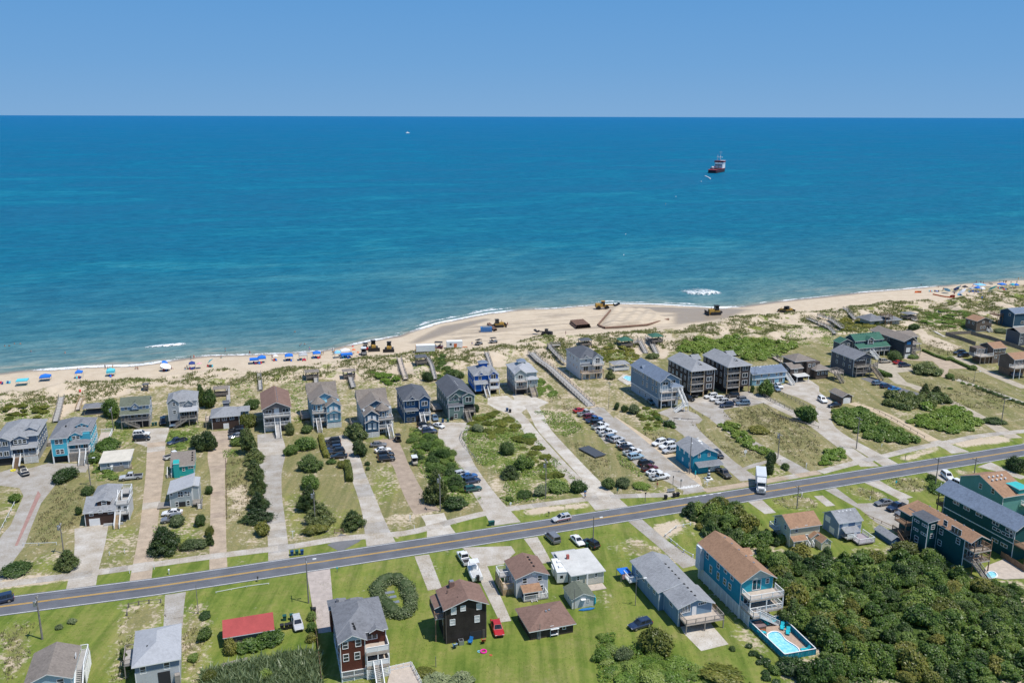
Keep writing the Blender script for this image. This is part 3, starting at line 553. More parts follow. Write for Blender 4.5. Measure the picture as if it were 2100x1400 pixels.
D('driveway','narrow paved lane beside the row of clipped shrubs','o 1400,1085 1700,1190 2000,1290 2120,1340',[2.6,2.4,2.4,2.4],concrete,6.0)
D('driveway','concrete drive in front of the pale grey hip roofed house','a 1800,480 1785,620 1775,830',[3.9,3.5,3.4],concrete_d,3.0,None,concrete)
D('driveway','pinkish gravel drive beside the red brown shingled house','b 1165,240 1195,420 1215,650 1240,880',[4.8,4.6,3.6,2.6],paint('pink_gravel',(.42,.36,.32),.95,.16,.8),12.0,None,None,.01)
D('driveway','three pale concrete slabs leading to the dark shingled house','c 125,90 190,260 260,440',[3.2,3.0,2.9],concrete,3.6,None,concrete_b)
pad('driveway','wide concrete parking area behind the white pickup','c 540,10 1040,-5 1085,60 960,180 765,205 735,160 640,120',concrete,.016)
D('driveway','long concrete strip running past the towed boat','c 690,130 790,350 900,580 985,770',[3.2,2.7,2.5,2.2],concrete,5.0,.024,concrete_d)
D('driveway','cracked concrete drive leading to the camper trailer','h 1240,1310 | c 1300,-10 1400,170',[3.2,2.8,2.4],concrete,4.0)
D('driveway','asphalt drive curving between the gazebo lawn and the turquoise house','i 210,1130 340,1270 480,1400 | d 560,40 680,120 800,200',[3.6,3.4,3.2,3.4,4.4,4.8],concrete_d,12.0,None,None,.01)
pad('patio','square concrete patio below the grey blue house deck','d 660,790 960,720 1012,820 1170,1000 890,1070 712,890',concrete_b,.02)
D('driveway','short tan drive by the cream house','i 1440,930 1520,980 1600,1060',[4.0,3.0,3.0],concrete,6.0)
pad('driveway','concrete parking court with three dark cars beside the dark green house','j 60,820 170,798 390,960 560,955 740,960 880,900 920,930 900,1080 880,1200 740,1225 590,1160 420,1020 200,900',concrete_d,.016)
D('driveway','concrete drive joining the road to the parking court','j 530,730 660,800 900,910',[4.8,3.6,4.2],concrete,5.0)
D('driveway','concrete drive with two parked white cars','j 1170,625 1330,720 1520,830',[5.0,4.2,4.0],concrete,5.0)
D('driveway','narrow concrete walk by the cream house','j -10,880 120,985',[2.4,2.4],concrete,4.0)
D('driveway','pale drive at the right edge beside the bush','j 1690,560 1850,610 2100,700',[6.5,3.0,3.0],concrete,5.0)
for sx,lb in(('p 688,1108 718,1120','grey apron below the wooden gate'),('p 700,1112 720,1100','patched grey apron by the footpath')):D('path_apron',lb,sx,[5.0,6.0],asphalt_old,6.0)
MB().prism([on_plane(q)for q in parse('f 390,830 420,870 180,1390 150,1395')],.0,.034).build('brick_band',paint('red_brick_pave',(.33,.20,.17),.9,.15));tag(COL.objects['brick_band'],'worn red brick band down the pale concrete drive',kind='structure')
# ------------------------------------------------------------------ house kit
WHITE=paint('white_trim',(.78,.78,.76),.5,.06,1.2);WOODG=paint('weathered_wood',(.30,.27,.235),.85,.2,1.5);WOODB=paint('brown_wood',(.24,.155,.10),.8,.2,1.5);WOODT=paint('tan_new_wood',(.52,.37,.21),.8,.15,1.5)
DECKG=paint('grey_deck_boards',(.36,.345,.325),.85,.15,1.2);DECKT=paint('tan_deck_boards',(.47,.40,.335),.85,.14,1.2);DARK=paint('dark_opening',(.035,.035,.038),.9,.1);METAL=paint('grey_metal',(.38,.40,.42),.45,.1,1.0,.6);BLACK=paint('black_rubber',(.018,.018,.019),.7,.1)  # DARK: near-black tone standing in for shade in openings and beneath floors
GL=glass();GLB=glass('blue_window_glass',(.05,.09,.14));BLIND=paint('window_blind',(.62,.62,.60),.5,.08,1.0,0,.5)
R_GREY=shingle('grey_shingle',(.255,.262,.275));R_MID=shingle('mid_grey_shingle',(.185,.19,.205));R_DARK=shingle('charcoal_shingle',(.10,.107,.122));R_BROWN=shingle('brown_shingle',(.20,.125,.098));R_TAN=shingle('tan_brown_shingle',(.31,.185,.115));R_WEATH=shingle('weathered_brown_shingle',(.215,.185,.16))
R_OLIVE=shingle('olive_shingle',(.125,.14,.105));R_GREEN=shingle('green_shingle',(.045,.13,.095));R_LIGHT=shingle('light_grey_shingle',(.37,.38,.40),.12);R_PALE=paint('pale_flat_roof',(.53,.525,.50),.8,.12,.4);R_CREAM=paint('cream_flat_roof',(.56,.52,.44),.8,.12,.4);R_RED=paint('red_metal_roof',(.36,.065,.06),.55,.12,.5);R_BLUE=shingle('blue_grey_shingle',(.16,.20,.265))
WCACHE={}
def window_meshes(w,h,style):
 k=(round(w,1),round(h,1),style)
 if k not in WCACHE:
  w,h=k[0],k[1];f=.10;fr=MB();fr.box(-w/2-f,-.07,-h/2-f,w/2+f,0,-h/2);fr.box(-w/2-f,-.07,h/2,w/2+f,0,h/2+f);fr.box(-w/2-f,-.065,-h/2,-w/2,0,h/2);fr.box(w/2,-.065,-h/2,w/2+f,0,h/2)
  if style in('d','b','t'):fr.box(-w/2,-.055,-.04,w/2,0,.04) # meeting rail
  if style in('p','t','s')or w>1.5:
   nn=1 if w<2.2 else 2 if w<3.2 else 3
   for q in range(nn):xx=-w/2+w*(q+1)/(nn+1);fr.box(xx-.05,-.06,-h/2,xx+.05,0,h/2)
  pn=MB().box(-w/2,-.03,-h/2,w/2,-.004,h/2)
  WCACHE[k]=(fr.mesh('window_frame',WHITE),pn.mesh('window_pane',{'b':BLIND,'v':WHITE}.get(style,GL)))
 return WCACHE[k]
class House:
 """local frame: x along the front (left to right), y away from the front, z up"""
 def __init__(s,name,label,t,x,y,z=0.0,lx=0.0,ly=0.0,rot=17.0,cat='house',group=None,base=None):
  s.r=math.radians(rot);s.ux=np.array([math.cos(s.r),math.sin(s.r)]);s.uy=np.array([-s.ux[1],s.ux[0]])
  p=np.array(on_plane(px(t,x,y),z));o=p-s.ux*lx-s.uy*ly;s.o=o;s.zb=max(gz(*o),0)if base is None else base
  s.root=empty(name,(o[0],o[1],s.zb),s.r,label,cat,group)
 def obj(s,name,mb,mats):return mb.build(name,mats,s.root)
 def loc(s,t,x,y,f,c):
  """photo point on the wall plane f ('F','B': y = c; 'L','R': x = c; 'Z': z = c) -> local"""
  d=ray(px(t,x,y));C=np.array([0,0,CAMH-s.zb]);a=np.array([-s.o[0]@s.ux if 0 else-(s.o@s.ux),-(s.o@s.uy),C[2]]);D_=np.array([d[0]*s.ux[0]+d[1]*s.ux[1],d[0]*s.uy[0]+d[1]*s.uy[1],d[2]])
  i={'F':1,'B':1,'L':0,'R':0,'Z':2}[f];k=(c-a[i])/D_[i];return a+D_*k
 def wall(s,x0,y0,x1,y1,z0,z1,mat,name='wall',trim=None):
  s.obj(name,MB().box(x0,y0,z0,x1,y1,z1),mat)
  if trim:
   w=.13
   for cx,cy in((x0,y0),(x1,y0),(x0,y1),(x1,y1)):
    ax=cx-.025 if cx==x0 else cx-w+.025;ay=cy-.025 if cy==y0 else cy-w+.025
    cube('corner_board',trim,s.root,ax,ay,z0,ax+w,ay+w,z1-.02)
  return s
 def shell(s,tops,mat,t=.16,fascia=WHITE,name='roof',parent=None):
  """roof from top polygons (shared vertex tuples), thickened, fascia on the rim"""
  mb=MB();vs={};E_={}
  def vi(q):
   q=tuple(round(c,3)for c in q)
   if q not in vs:vs[q]=len(vs)
   return vs[q]
  fs=[[vi(q)for q in p_]for p_ in tops];n=len(vs);top=list(vs.keys());mb.v=top+[(x,y,z-t)for x,y,z in top]
  for f in fs:
   mb.f.append(tuple(f));mb.m.append(0);mb.f.append(tuple(n+i for i in f[::-1]));mb.m.append(1)
   for i in range(len(f)):a,b=f[i],f[(i+1)%len(f)];E_[(a,b)]=1
  for(a,b)in E_:
   if(b,a)not in E_:mb.f.append((b,a,n+a,n+b));mb.m.append(1)
  return mb.build(name,[mat,fascia],parent or s.root)
 def gable(s,x0,y0,x1,y1,z,rise,axis,mat,wallmat,ov=.35,apex=.5,fascia=WHITE,name='roof',fill='both',vents=0):
  """gable roof over a rectangle; axis = ridge direction; wall triangles close the ends"""
  if axis=='y':
   xa=x0+(x1-x0)*apex;sl=rise/(xa-x0);sr=rise/(x1-xa);zl=z-ov*sl;zr=z-ov*sr;zt=z+rise;a,b=y0-ov,y1+ov;u=.10
   s.shell([[(x0-ov,a,zl+u),(xa,a,zt+u),(xa,b,zt+u),(x0-ov,b,zl+u)][::-1],[(xa,a,zt+u),(x1+ov,a,zr+u),(x1+ov,b,zr+u),(xa,b,zt+u)][::-1]],mat,.15,fascia,name)
   if wallmat:
    for y_,f_ in((y0+.004,(0,1,2)),(y1-.004,(2,1,0))):s.obj('gable_wall',MB()._add([(x0,y_,z),(x1,y_,z),(xa,y_,zt-.06)],[f_]),wallmat)
   for q in range(vents):yy=y0+(y1-y0)*(q+1)/(vents+1);cube('roof_vent',s.vm,s.root,xa+.35,yy-.16,zt+.02-.35*sr,xa+.65,yy+.16,zt+.22-.35*sr)
  else:
   ya=y0+(y1-y0)*apex;sl=rise/(ya-y0);sr=rise/(y1-ya);zl=z-ov*sl;zr=z-ov*sr;zt=z+rise;a,b=x0-ov,x1+ov;u=.10
   s.shell([[(a,y0-ov,zl+u),(b,y0-ov,zl+u),(b,ya,zt+u),(a,ya,zt+u)],[(a,ya,zt+u),(b,ya,zt+u),(b,y1+ov,zr+u),(a,y1+ov,zr+u)]],mat,.15,fascia,name)
   if wallmat:
    for x_,f_ in((x0+.004,(2,1,0)),(x1-.004,(0,1,2))):s.obj('gable_wall',MB()._add([(x_,y0,z),(x_,y1,z),(x_,ya,zt-.06)],[f_]),wallmat)
   for q in range(vents):xx=x0+(x1-x0)*(q+1)/(vents+1);cube('roof_vent',s.vm,s.root,xx-.16,ya-.65,zt+.02-.5*sl,xx+.16,ya-.35,zt+.24-.5*sl)
  return s
 vm=METAL
 def hip(s,x0,y0,x1,y1,z,rise,mat,ov=.4,fascia=WHITE,name='roof',ridge=None):
  a,b,c,d=x0-ov,y0-ov,x1+ov,y1+ov;w,l=c-a,d-b;k=rise;zz=z+.02
  if l>=w:m=w/2 if ridge is None else(l-ridge)/2;p,q=((a+c)/2,b+m,zz+k),((a+c)/2,d-m,zz+k)
  else:m=l/2 if ridge is None else(w-ridge)/2;p,q=(a+m,(b+d)/2,zz+k),(c-m,(b+d)/2,zz+k)
  A,B,C,D_=(a,b,zz),(c,b,zz),(c,d,zz),(a,d,zz)
  if l>=w:T_=[[A,B,p],[B,C,q,p],[C,D_,q],[D_,A,p,q]]
  else:T_=[[A,B,q,p],[B,C,q],[C,D_,p,q],[D_,A,p]]
  if abs(p[0]-q[0])+abs(p[1]-q[1])<.02:T_=[[A,B,p],[B,C,p],[C,D_,p],[D_,A,p]]
  s.shell(T_,mat,.18,fascia,name);return s
 def shed(s,x0,y0,x1,y1,zs,mat,ov=.3,fascia=WHITE,name='roof',t=.16):
  """single slope; zs = heights at (x0y0, x1y0, x1y1, x0y1)"""
  a,b,c,d=x0-ov,y0-ov,x1+ov,y1+ov;s.shell([[(a,b,zs[0]),(c,b,zs[1]),(c,d,zs[2]),(a,d,zs[3])]],mat,t,fascia,name);return s
 def win(s,face,c,x,z,w=.9,h=1.2,style='d'):
  fr,pn=window_meshes(w,h,style)
  lo,rz={'F':((x,c,z),0),'B':((x,c,z),math.pi),'L':((c,x,z),-math.pi/2),'R':((c,x,z),math.pi/2)}[face]
  o=link('window',fr,s.root,lo,(0,0,rz));link('pane',pn,o);return s
 def W(s,face,c,t,spec,style='d',dw=.9,dh=1.2):
  """windows by photo position on the wall plane: 'x,y[,w,h]'"""
  for q in spec.split():
   v=[float(k)for k in q.split(',')];p=s.loc(t,v[0],v[1],face,c);w,h=(v[2],v[3])if len(v)>3 else(dw,dh)
   s.win(face,c,p[0]if face in 'FB' else p[1],p[2],w,h,style)
  return s
 def door(s,face,c,x,z,w=1.0,h=2.05,mat=WHITE,name='door'):
  e=.05
  if face in 'FB':sg=-1 if face=='F' else 1;o=cube(name,mat,s.root,x-w/2,min(c,c+sg*e),z,x+w/2,max(c,c+sg*e),z+h)
  else:sg=-1 if face=='L' else 1;o=cube(name,mat,s.root,min(c,c+sg*e),x-w/2,z,max(c,c+sg*e),x+w/2,z+h)
  return s
 def opening(s,x0,x1,z0,z1,c,face='F',mat=None):return s.door(face,c,(x0+x1)/2,z0,x1-x0,z1-z0,mat or DARK,'garage_opening')
 def rail(s,pts,mat,h=1.0,parent=None,solid=False,step=.16,name='railing'):
  """railing through local points: posts, two rails and balusters"""
  mb=MB()
  for a,b in zip(pts[:-1],pts[1:]):
   A,B=Vector(a),Vector(b);L=(B-A).length;up=Vector((0,0,1));mb.bar(A+up*h,B+up*h,.12,.07);mb.bar(A+up*.12,B+up*.12,.06,.06)
   n=max(1,int(L/1.8))
   for q in range(n+1):p=A.lerp(B,q/n);mb.box(p.x-.055,p.y-.055,p.z,p.x+.055,p.y+.055,p.z+h+.05)
   if solid:mb.bar(A+up*(h*.52),B+up*(h*.52),.05,h*.78)
   else:
    k=max(2,int(L/step))
    for q in range(1,k):p=A.lerp(B,q/k);mb._add([(p.x-.02,p.y-.02,p.z+.12),(p.x+.02,p.y-.02,p.z+.12),(p.x,p.y+.025,p.z+.12),(p.x-.02,p.y-.02,p.z+h),(p.x+.02,p.y-.02,p.z+h),(p.x,p.y+.025,p.z+h)],[(0,1,4,3),(1,2,5,4),(2,0,3,5)])
  return mb.build(name,mat,parent or s.root)
 def post(s,x,y,z0,z1,mat=WHITE,w=.18,name='post'):cube(name,mat,s.root,x-w/2,y-w/2,z0,x+w/2,y+w/2,z1);return s
 def deck(s,x0,y0,x1,y1,z,floor=DECKG,railm=WHITE,sides='FLR',posts=None,t=.22,solid=False,to=0.0,rim=None,rh=1.0):
  cube('deck',floor,s.root,x0,y0,z-t,x1,y1,z)
  if rim:cube('rim_board',rim,s.root,x0-.03,y0-.03,z-t-.06,x1+.03,y0,z+.02)
  i=.07;P_={'F':[(x0+i,y0+i,z),(x1-i,y0+i,z)],'B':[(x0+i,y1-i,z),(x1-i,y1-i,z)],'L':[(x0+i,y0+i,z),(x0+i,y1-i,z)],'R':[(x1-i,y0+i,z),(x1-i,y1-i,z)]}
  for k in sides:s.rail(P_[k],railm,rh,None,solid)
  if posts:
   n=max(2,int(round((x1-x0)/posts))+1)
   for q in range(n):s.post(x0+.1+(x1-x0-.2)*q/(n-1),y0+.12,to,z-t,railm)
  return s
 def stairs(s,x,y,z,w,d='F',rise=.19,run=.27,tread=DECKG,railm=WHITE,z0=0.0,rails=True):
  """steps going down from (x, y, z), centre x/y of the top edge, towards d"""
  n=max(2,int(round((z-z0)/rise)));dx,dy={'F':(0,-1),'B':(0,1),'L':(-1,0),'R':(1,0)}[d];L=n*run;mb=MB();hw=w/2
  ex,ey=x+dx*L,y+dy*L;nx,ny=-dy,dx
  for sg in(-1,1):mb.bar((x+nx*hw*sg,y+ny*hw*sg,z-.15),(ex+nx*hw*sg,ey+ny*hw*sg,z0+.05),.07,.28)
  st=mb.build('stairs',railm,s.root)
  me=MB().box(-(hw if dy else run/2+.01),-(run/2+.01 if dy else hw),-.04,hw if dy else run/2+.01,run/2+.01 if dy else hw,0).mesh('tread',tread)
  for q in range(1,n):link('tread',me,st,(x+dx*run*(q-.5),y+dy*run*(q-.5),z-(z-z0)*q/n))
  if rails:
   for sg in(-1,1):s.rail([(x+nx*hw*sg,y+ny*hw*sg,z),(ex+nx*hw*sg,ey+ny*hw*sg,z0+.1)],railm,.95,st)
  return s
 def lattice(s,x0,y0,x1,y1,z0,z1,mat=WHITE,step=.28):
  """open slat skirt between two plan points"""
  mb=MB();A=Vector((x0,y0,0));B=Vector((x1,y1,0));L=(B-A).length;k=max(2,int(round((z1-z0)/step)))
  for q in range(k):zz=z0+(z1-z0)*(q+.5)/k;mb.bar(A+Vector((0,0,zz)),B+Vector((0,0,zz)),.04,(z1-z0)/k*.62)
  for q in range(max(2,int(L/1.6))+1):p=A.lerp(B,q/max(2,int(L/1.6)));mb.box(p.x-.06,p.y-.06,z0,p.x+.06,p.y+.06,z1)
  mb.build('slat_skirt',mat,s.root);return s
 def chimney(s,x,y,z0,z1,w=.9,mat=None):cube('chimney',mat or paint('chimney_brick',(.23,.14,.11),.9,.2,3),s.root,x-w/2,y-w/2,z0,x+w/2,y+w/2,z1);cube('chimney_cap',METAL,s.root,x-w/2+.12,y-w/2+.12,z1,x+w/2-.12,y+w/2-.12,z1+.15);return s
 def vent(s,x,y,z,mat=None):cube('roof_vent',mat or METAL,s.root,x-.18,y-.18,z-.1,x+.18,y+.18,z+.22);return s
 def dormer(s,x0,x1,y0,y1,z0,z1,rise,roofm,wallm,axis='y',ov=.25):s.wall(x0,y0,x1,y1,z0,z1,wallm,'dormer_wall');s.gable(x0,y0,x1,y1,z1,rise,axis,roofm,wallm,ov,name='dormer_roof');return s
 def turret(s,cx,cy,r,z0,z1,rise,wallm,roofm,n=8):
  P_=[(cx+r*math.cos(2*math.pi*(k+.5)/n),cy+r*math.sin(2*math.pi*(k+.5)/n))for k in range(n)];s.obj('turret_wall',MB().prism(P_,z0,z1),wallm)
  R=r*1.22;Q=[(cx+R*math.cos(2*math.pi*(k+.5)/n),cy+R*math.sin(2*math.pi*(k+.5)/n),z1)for k in range(n)];mb=MB();mb._add(Q+[(cx,cy,z1+rise)],[(k,(k+1)%n,n)for k in range(n)]+[tuple(range(n))[::-1]]);s.obj('turret_roof',mb,roofm)
  for k in(4,5,6,7):
   a=2*math.pi*(k+.0)/n+math.pi/n*2;
   aa=2*math.pi*(k+1)/n
   if math.sin(aa)<.3:
    ap=r*math.cos(math.pi/n);fr,pn=window_meshes(.7,1.4,'d');o=link('window',fr,s.root,(cx+ap*math.cos(aa),cy+ap*math.sin(aa),(z0+z1)/2),(0,0,aa+math.pi/2));link('pane',pn,o)
  return s
 def ac(s,x,y,z=0):
  cube('air_conditioner',METAL,s.root,x-.45,y-.45,z,x+.45,y+.45,z+.85);cube('fan_grille',BLACK,s.root,x-.32,y-.32,z+.851,x+.32,y+.32,z+.88);return s
  # ------------------------------------------------------------------ the houses, near row first
def S(n,c,**k):return siding(n,c,**k)
# 1 bottom left
h=House('beach_cottage','pale blue cottage with grey brown roof and white side stairs at the bottom edge','a',745,1345,4.2,6.9,-.3,18)
m=S('pale_blue_board',(.36,.50,.57),vertical=True,pitch=.3);h.wall(0,0,6.6,8.8,0,4.2,m,trim=WHITE).gable(0,0,6.6,8.8,4.2,1.35,'y',R_WEATH,m,.35);h.W('F',0,'a','620,1385,.9,1.0')
h.deck(6.7,3.6,8.0,9.6,3.0,DECKG,WHITE,'RB',None).stairs(7.35,3.6,3.0,1.2,'F');h.lattice(8.0,3.6,8.0,9.6,0,2.7);h.wall(6.62,1.0,6.72,4,2.2,4.0,m,'wall_panel')
for q in((2.0,2.2),(4.4,5.5),(3.9,3.0)):h.vent(q[0],q[1],4.75,WHITE)
h.door('R',6.6,5.4,3.0)
# 2
h=House('beach_cottage','grey hip roofed house with slate blue upper wall and dark garage opening','a',1345,1245,5.0,-.4,-.4,19.5)
m=S('slate_blue_board',(.20,.25,.33));mg=S('pale_grey_clapboard',(.50,.51,.52),pitch=.2);h.wall(0,0,6.8,10.4,0,3.7,mg,trim=WHITE).wall(.05,.05,6.75,10.35,3.7,5.0,m,'upper_wall').hip(0,0,6.8,10.4,5.0,1.7,R_LIGHT)
h.W('F',0.05,'a','1465,1265,.8,1.2 1710,1220,.8,1.2').opening(3.4,5.3,.2,3.0,0).ac(6.1,-.8);h.wall(6.0,-1.0,6.8,-.1,0,2.4,WOODG,'storage_box')
h.deck(-2.1,4.5,0,9.2,2.6,DECKG,WOODG,'FLB',1.9)
for q in((3.6,7.8),(3.9,5.6),(2.0,3.6)):h.vent(q[0],q[1],5.9,BLACK)
# 3 red roof shed
h=House('garden_shed','long low shed with red metal roof behind a dense bush','b',185,945,2.2,-.3,-.3,18,'shed')
m=S('weathered_board',(.16,.14,.12),vertical=True,pitch=.25,var=.2);h.wall(0,0,8.3,5.0,0,2.3,m).gable(0,0,8.3,5.0,2.3,1.2,'x',R_RED,m,.3,.72)
for q in range(1,14):cube('roof_seam',R_RED,h.root,-.3+q*.63,-.28,2.25,-.27+q*.63,-.2,2.36)
h.door('L',0,2.4,0,1.6,2.0,DARK)
# 4 red brown shingled
h=House('beach_house','tall red brown shingled house with grey roof and white balconies on three floors','b',1405,1390,0,0,0,17)
m=S('red_brown_shake',(.115,.038,.026),shake=True,pitch=.22);ww=WHITE;gb=S('powder_blue_board',(.36,.48,.56))
h.wall(0,0,4.15,12.5,1.9,7.5,m,trim=WHITE).wall(4.15,2.2,8.0,12.0,1.9,7.5,m,'rear_wall',WHITE).lattice(0,0,4.15,0,0,.8).lattice(0,0,0,12,0,1.8)
for xx in(0.1,2.1,4.15,6.1,7.9):h.post(xx,-.05,0,1.9)
h.wall(.3,1.2,7.8,11.5,0,1.9,DARK,'under_wall');h.deck(0,-.2,4.2,1.1,.95,DECKG,WHITE,'F');cube('floor_band',WHITE,h.root,-.04,-.06,1.75,4.2,.1,1.95)  # near-black box below the floor is painted shade
h.gable(0,0,4.15,6.5,7.5,1.1,'y',R_MID,gb,.35);h.hip(0,2.2,8.0,12.4,7.5,2.2,R_MID,.35);h.wall(-.4,12.4,2.4,15.2,1.9,6.6,m,'rear_wing');h.hip(-.4,12.4,2.4,15.2,6.6,1.1,R_MID,.3);h.wall(2.6,12.4,5.4,14.0,1.9,6.8,m,'rear_wing');h.hip(2.6,12.4,5.4,14.0,6.8,.9,R_MID,.3)
h.W('F',0,'b','1440,1010,.75,1.25 1573,985,.75,1.25 1448,1138,.75,1.25 1564,1117,.75,1.25');h.win('F',2.2,5.6,6.5,1.6,1.3,'p')
for z in(5.0,2.4):h.deck(4.2,-.6,8.1,2.2,z,DECKT,WHITE,'FR',None,.5,True)
for xx in(4.3,6.15,8.0):h.post(xx,-.5,0,5.0)
h.win('F',2.2,5.2,3.6,1.6,1.8,'p');h.win('F',2.2,7.1,3.6,1.3,1.8,'s');h.stairs(6.0,-.6,2.4,1.3,'F');h.lattice(4.2,-.6,8.1,-.6,0,1.8)
for y_ in(2.0,4.6,7.5,10.2):
 for z in(6.2,3.5):h.win('L',0,y_,z,.8,1.2)
h.dormer(5.3,7.3,1.6,4.2,7.0,7.55,.5,R_MID,m)
for q in((2.6,3.4),(2.7,2.6),(2.75,1.9),(4.6,9.2),(4.7,8.6)):h.vent(q[0],q[1],8.4,BLACK)
h.chimney(1.0,13.0,6.8,8.0,.5,R_MID)
# 5 dark shingled
h=House('beach_house','tall black brown shingled house with brown roof next to the red car','c',375,1000,0,0,0,16.5)
m=S('black_brown_shake',(.040,.033,.029),shake=True,pitch=.22,var=.22);h.wall(0,0,7.5,6.4,0,7.1,m,trim=paint('dark_trim',(.12,.10,.09))).gable(0,0,7.5,6.4,7.1,1.45,'y',R_BROWN,m,.45,.55)
h.W('F',0,'c','452,660,.8,1.2 548,632,.75,.95 712,612,.8,1.1 440,775,.8,1.0 692,740,.8,1.2','b');h.opening(4.4,6.6,.1,1.7,0);h.door('F',0,7.0,0,.5,1.8,S('dark_door',(.10,.09,.08))).chimney(2.4,5.8,7.5,9.0,.95).ac(2.6,-.7)
h.deck(-1.7,1.2,0,6.4,4.6,DECKG,WOODB,'FLB',1.5);h.shed(-1.4,2.4,0,6.4,(6.1,6.75,6.75,6.1),R_BROWN,.2)
for q in((3.5,3.4,8.05),(3.8,2.6,8.1),(4.0,1.8,8.15)):h.vent(*q,WHITE)
for q in((1.2,4.2),(2.6,1.6)):cube('vent_pipe',BLACK,h.root,q[0]-.06,q[1]-.06,7.3,q[0]+.06,q[1]+.06,8.2)
for z in(5.8,3.2):h.win('L',0,2.0,z,.8,1.2,'b')
# 6 white grey
h=House('beach_cottage','white grey two storey cottage with brown gable roof and small brown porch roof','c',1095,530,0,0,0,16.7)
m=S('grey_white_board',(.56,.56,.58),pitch=.2);h.wall(0,0,6.5,7.3,0,4.3,m,trim=WHITE).gable(0,0,6.5,7.3,4.3,1.15,'y',R_BROWN,m,.35,.55)
h.W('F',0,'c','1180,350,.75,1.15 1335,322,.75,1.1 1352,418,.6,1.0').shed(.85,-2.0,4.6,0,(2.1,2.1,2.75,2.75),R_TAN,.1);h.deck(.9,-2.0,6.0,0,.35,DECKG,WHITE,'FR');h.post(1.0,-1.9,.3,2.1).post(4.5,-1.9,.3,2.1).stairs(3.0,-2.0,.35,1.1,'F',.17,.27,DECKG,WHITE,0,False)
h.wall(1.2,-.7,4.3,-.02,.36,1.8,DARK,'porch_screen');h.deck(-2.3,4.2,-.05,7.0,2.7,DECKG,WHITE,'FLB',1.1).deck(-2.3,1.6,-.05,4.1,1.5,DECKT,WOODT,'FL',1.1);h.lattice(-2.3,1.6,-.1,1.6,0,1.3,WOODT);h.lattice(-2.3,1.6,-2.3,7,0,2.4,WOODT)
for q in(1.8,3.2,4.5,5.6):h.vent(4.1,q,5.35,BLACK)
for q in(2.2,5.4):h.win('L',0,q,3.3,.8,1.0);h.win('L',0,q,1.5,.8,1.0)
cube('attic_vent',WHITE,h.root,3.2,-.04,4.45,4.0,0,4.95)
# 7 flat roof
h=House('beach_cottage','low cream cottage with pale flat roof and red chimney pipe behind the camper','c',1655,300,2.9,-.3,-.3,17)
m=S('cream_board',(.56,.55,.48),pitch=.2);h.wall(0,0,6.9,9.2,0,2.7,m,trim=WHITE).shed(0,0,6.9,9.2,(2.85,2.85,3.05,3.05),R_PALE,.35);h.W('F',0,'c','1728,325,.5,.9 1912,290,.5,.8');h.shed(-.6,8.2,4.6,10.6,(2.5,2.5,2.6,2.6),R_LIGHT,.1)
h.wall(-.4,9.2,4.4,10.4,0,2.35,m,'rear_wall');cube('flue',paint('red_flue',(.38,.10,.08)),h.root,1.2,6.1,2.9,1.75,6.6,3.9);cube('roof_ladder',WHITE,h.root,3.0,-.5,.1,3.35,-.42,3.0);h.deck(3.2,-2.4,6.6,-.2,.15,DECKT,WHITE,'')
# 8 small cottage
h=House('garden_cottage','tiny white cottage with olive grey gable roof beside blue kayaks','c',1665,640,0,0,0,16,'shed')
m=S('white_grey_board',(.58,.59,.57),pitch=.2);h.wall(0,0,4.5,4.6,0,2.05,m,trim=WHITE).gable(0,0,4.5,4.6,2.05,.95,'y',R_OLIVE,m,.25);h.door('F',0,2.3,0,.75,1.75,S('pale_door',(.66,.66,.64)));h.wall(1.75,-.5,2.7,0,1.75,1.85,WHITE,'door_hood');h.win('F',0,3.3,1.3,.3,.45);h.win('L',0,2.0,1.3,.6,.6)
# 9 brown garage
h=House('garage','low dark brown garage with hip roof and two white poles in front','c',1240,960,0,0,0,18,'garage')
m=S('dark_brown_plank',(.065,.05,.042),vertical=True,pitch=.25,var=.2);h.wall(0,0,8.3,7.4,0,2.0,m).hip(0,0,8.3,7.4,2.0,1.35,R_BROWN,.45);h.W('F',0,'c','1585,820,.5,.9 1460,830,.5,.6').door('F',0,1.6,0,.8,1.8,S('grey_door',(.2,.2,.2)))
for q in((4.1,3.2),(4.8,3.4)):h.vent(q[0],q[1],3.2,METAL)
# 10 long grey blue
h=House('beach_house','long one storey grey blue house with grey roof and raised rear deck over a patio','d',650,820,0,0,0,16.5)
m=S('grey_blue_board',(.19,.29,.385),vertical=True,pitch=.35);h.wall(0,0,6.9,6.0,0,4.0,m,trim=WHITE).wall(-1.1,6.0,6.6,18.6,0,3.9,m,'rear_wall',WHITE);h.gable(0,0,6.9,6.0,4.0,1.2,'y',R_GREY,m,.45,.52);h.gable(-1.1,6.2,6.6,18.6,3.95,1.3,'y',R_GREY,m,.4,.6)
h.W('F',0,'d','697,645,.5,1.5 730,636,.5,1.5 762,628,.5,1.5','s');h.door('F',0,3.2,1.9,.9,1.9);h.W('F',0,'d','880,585,.7,.4 920,575,.7,.4','s');h.deck(.2,-2.8,8.0,0,1.9,DECKT,WOODG,'FLR',3.6);h.wall(7.0,-.1,8.0,2.6,1.7,1.9,DECKT,'side_deck');h.rail([(7.95,0,1.9),(7.95,2.6,1.9),(7,2.6,1.9)],WOODB)
for q in range(9):h.vent(3.75,1.0+q*1.45+(.8 if q>3 else 0),5.15,BLACK)
for q in(8,10.5,13,16):h.win('L',-1.1,q,2.9,1.0,.7)
h.win('L',0,3,3.0,1.2,.8);h.wall(.4,-.2,6.6,-.02,0,1.6,DARK,'under_wall');h.deck(-3.0,15.5,-1.2,18.5,1.2,WHITE,WHITE,'FL')  # dark sheet under the deck stands in for the shade there
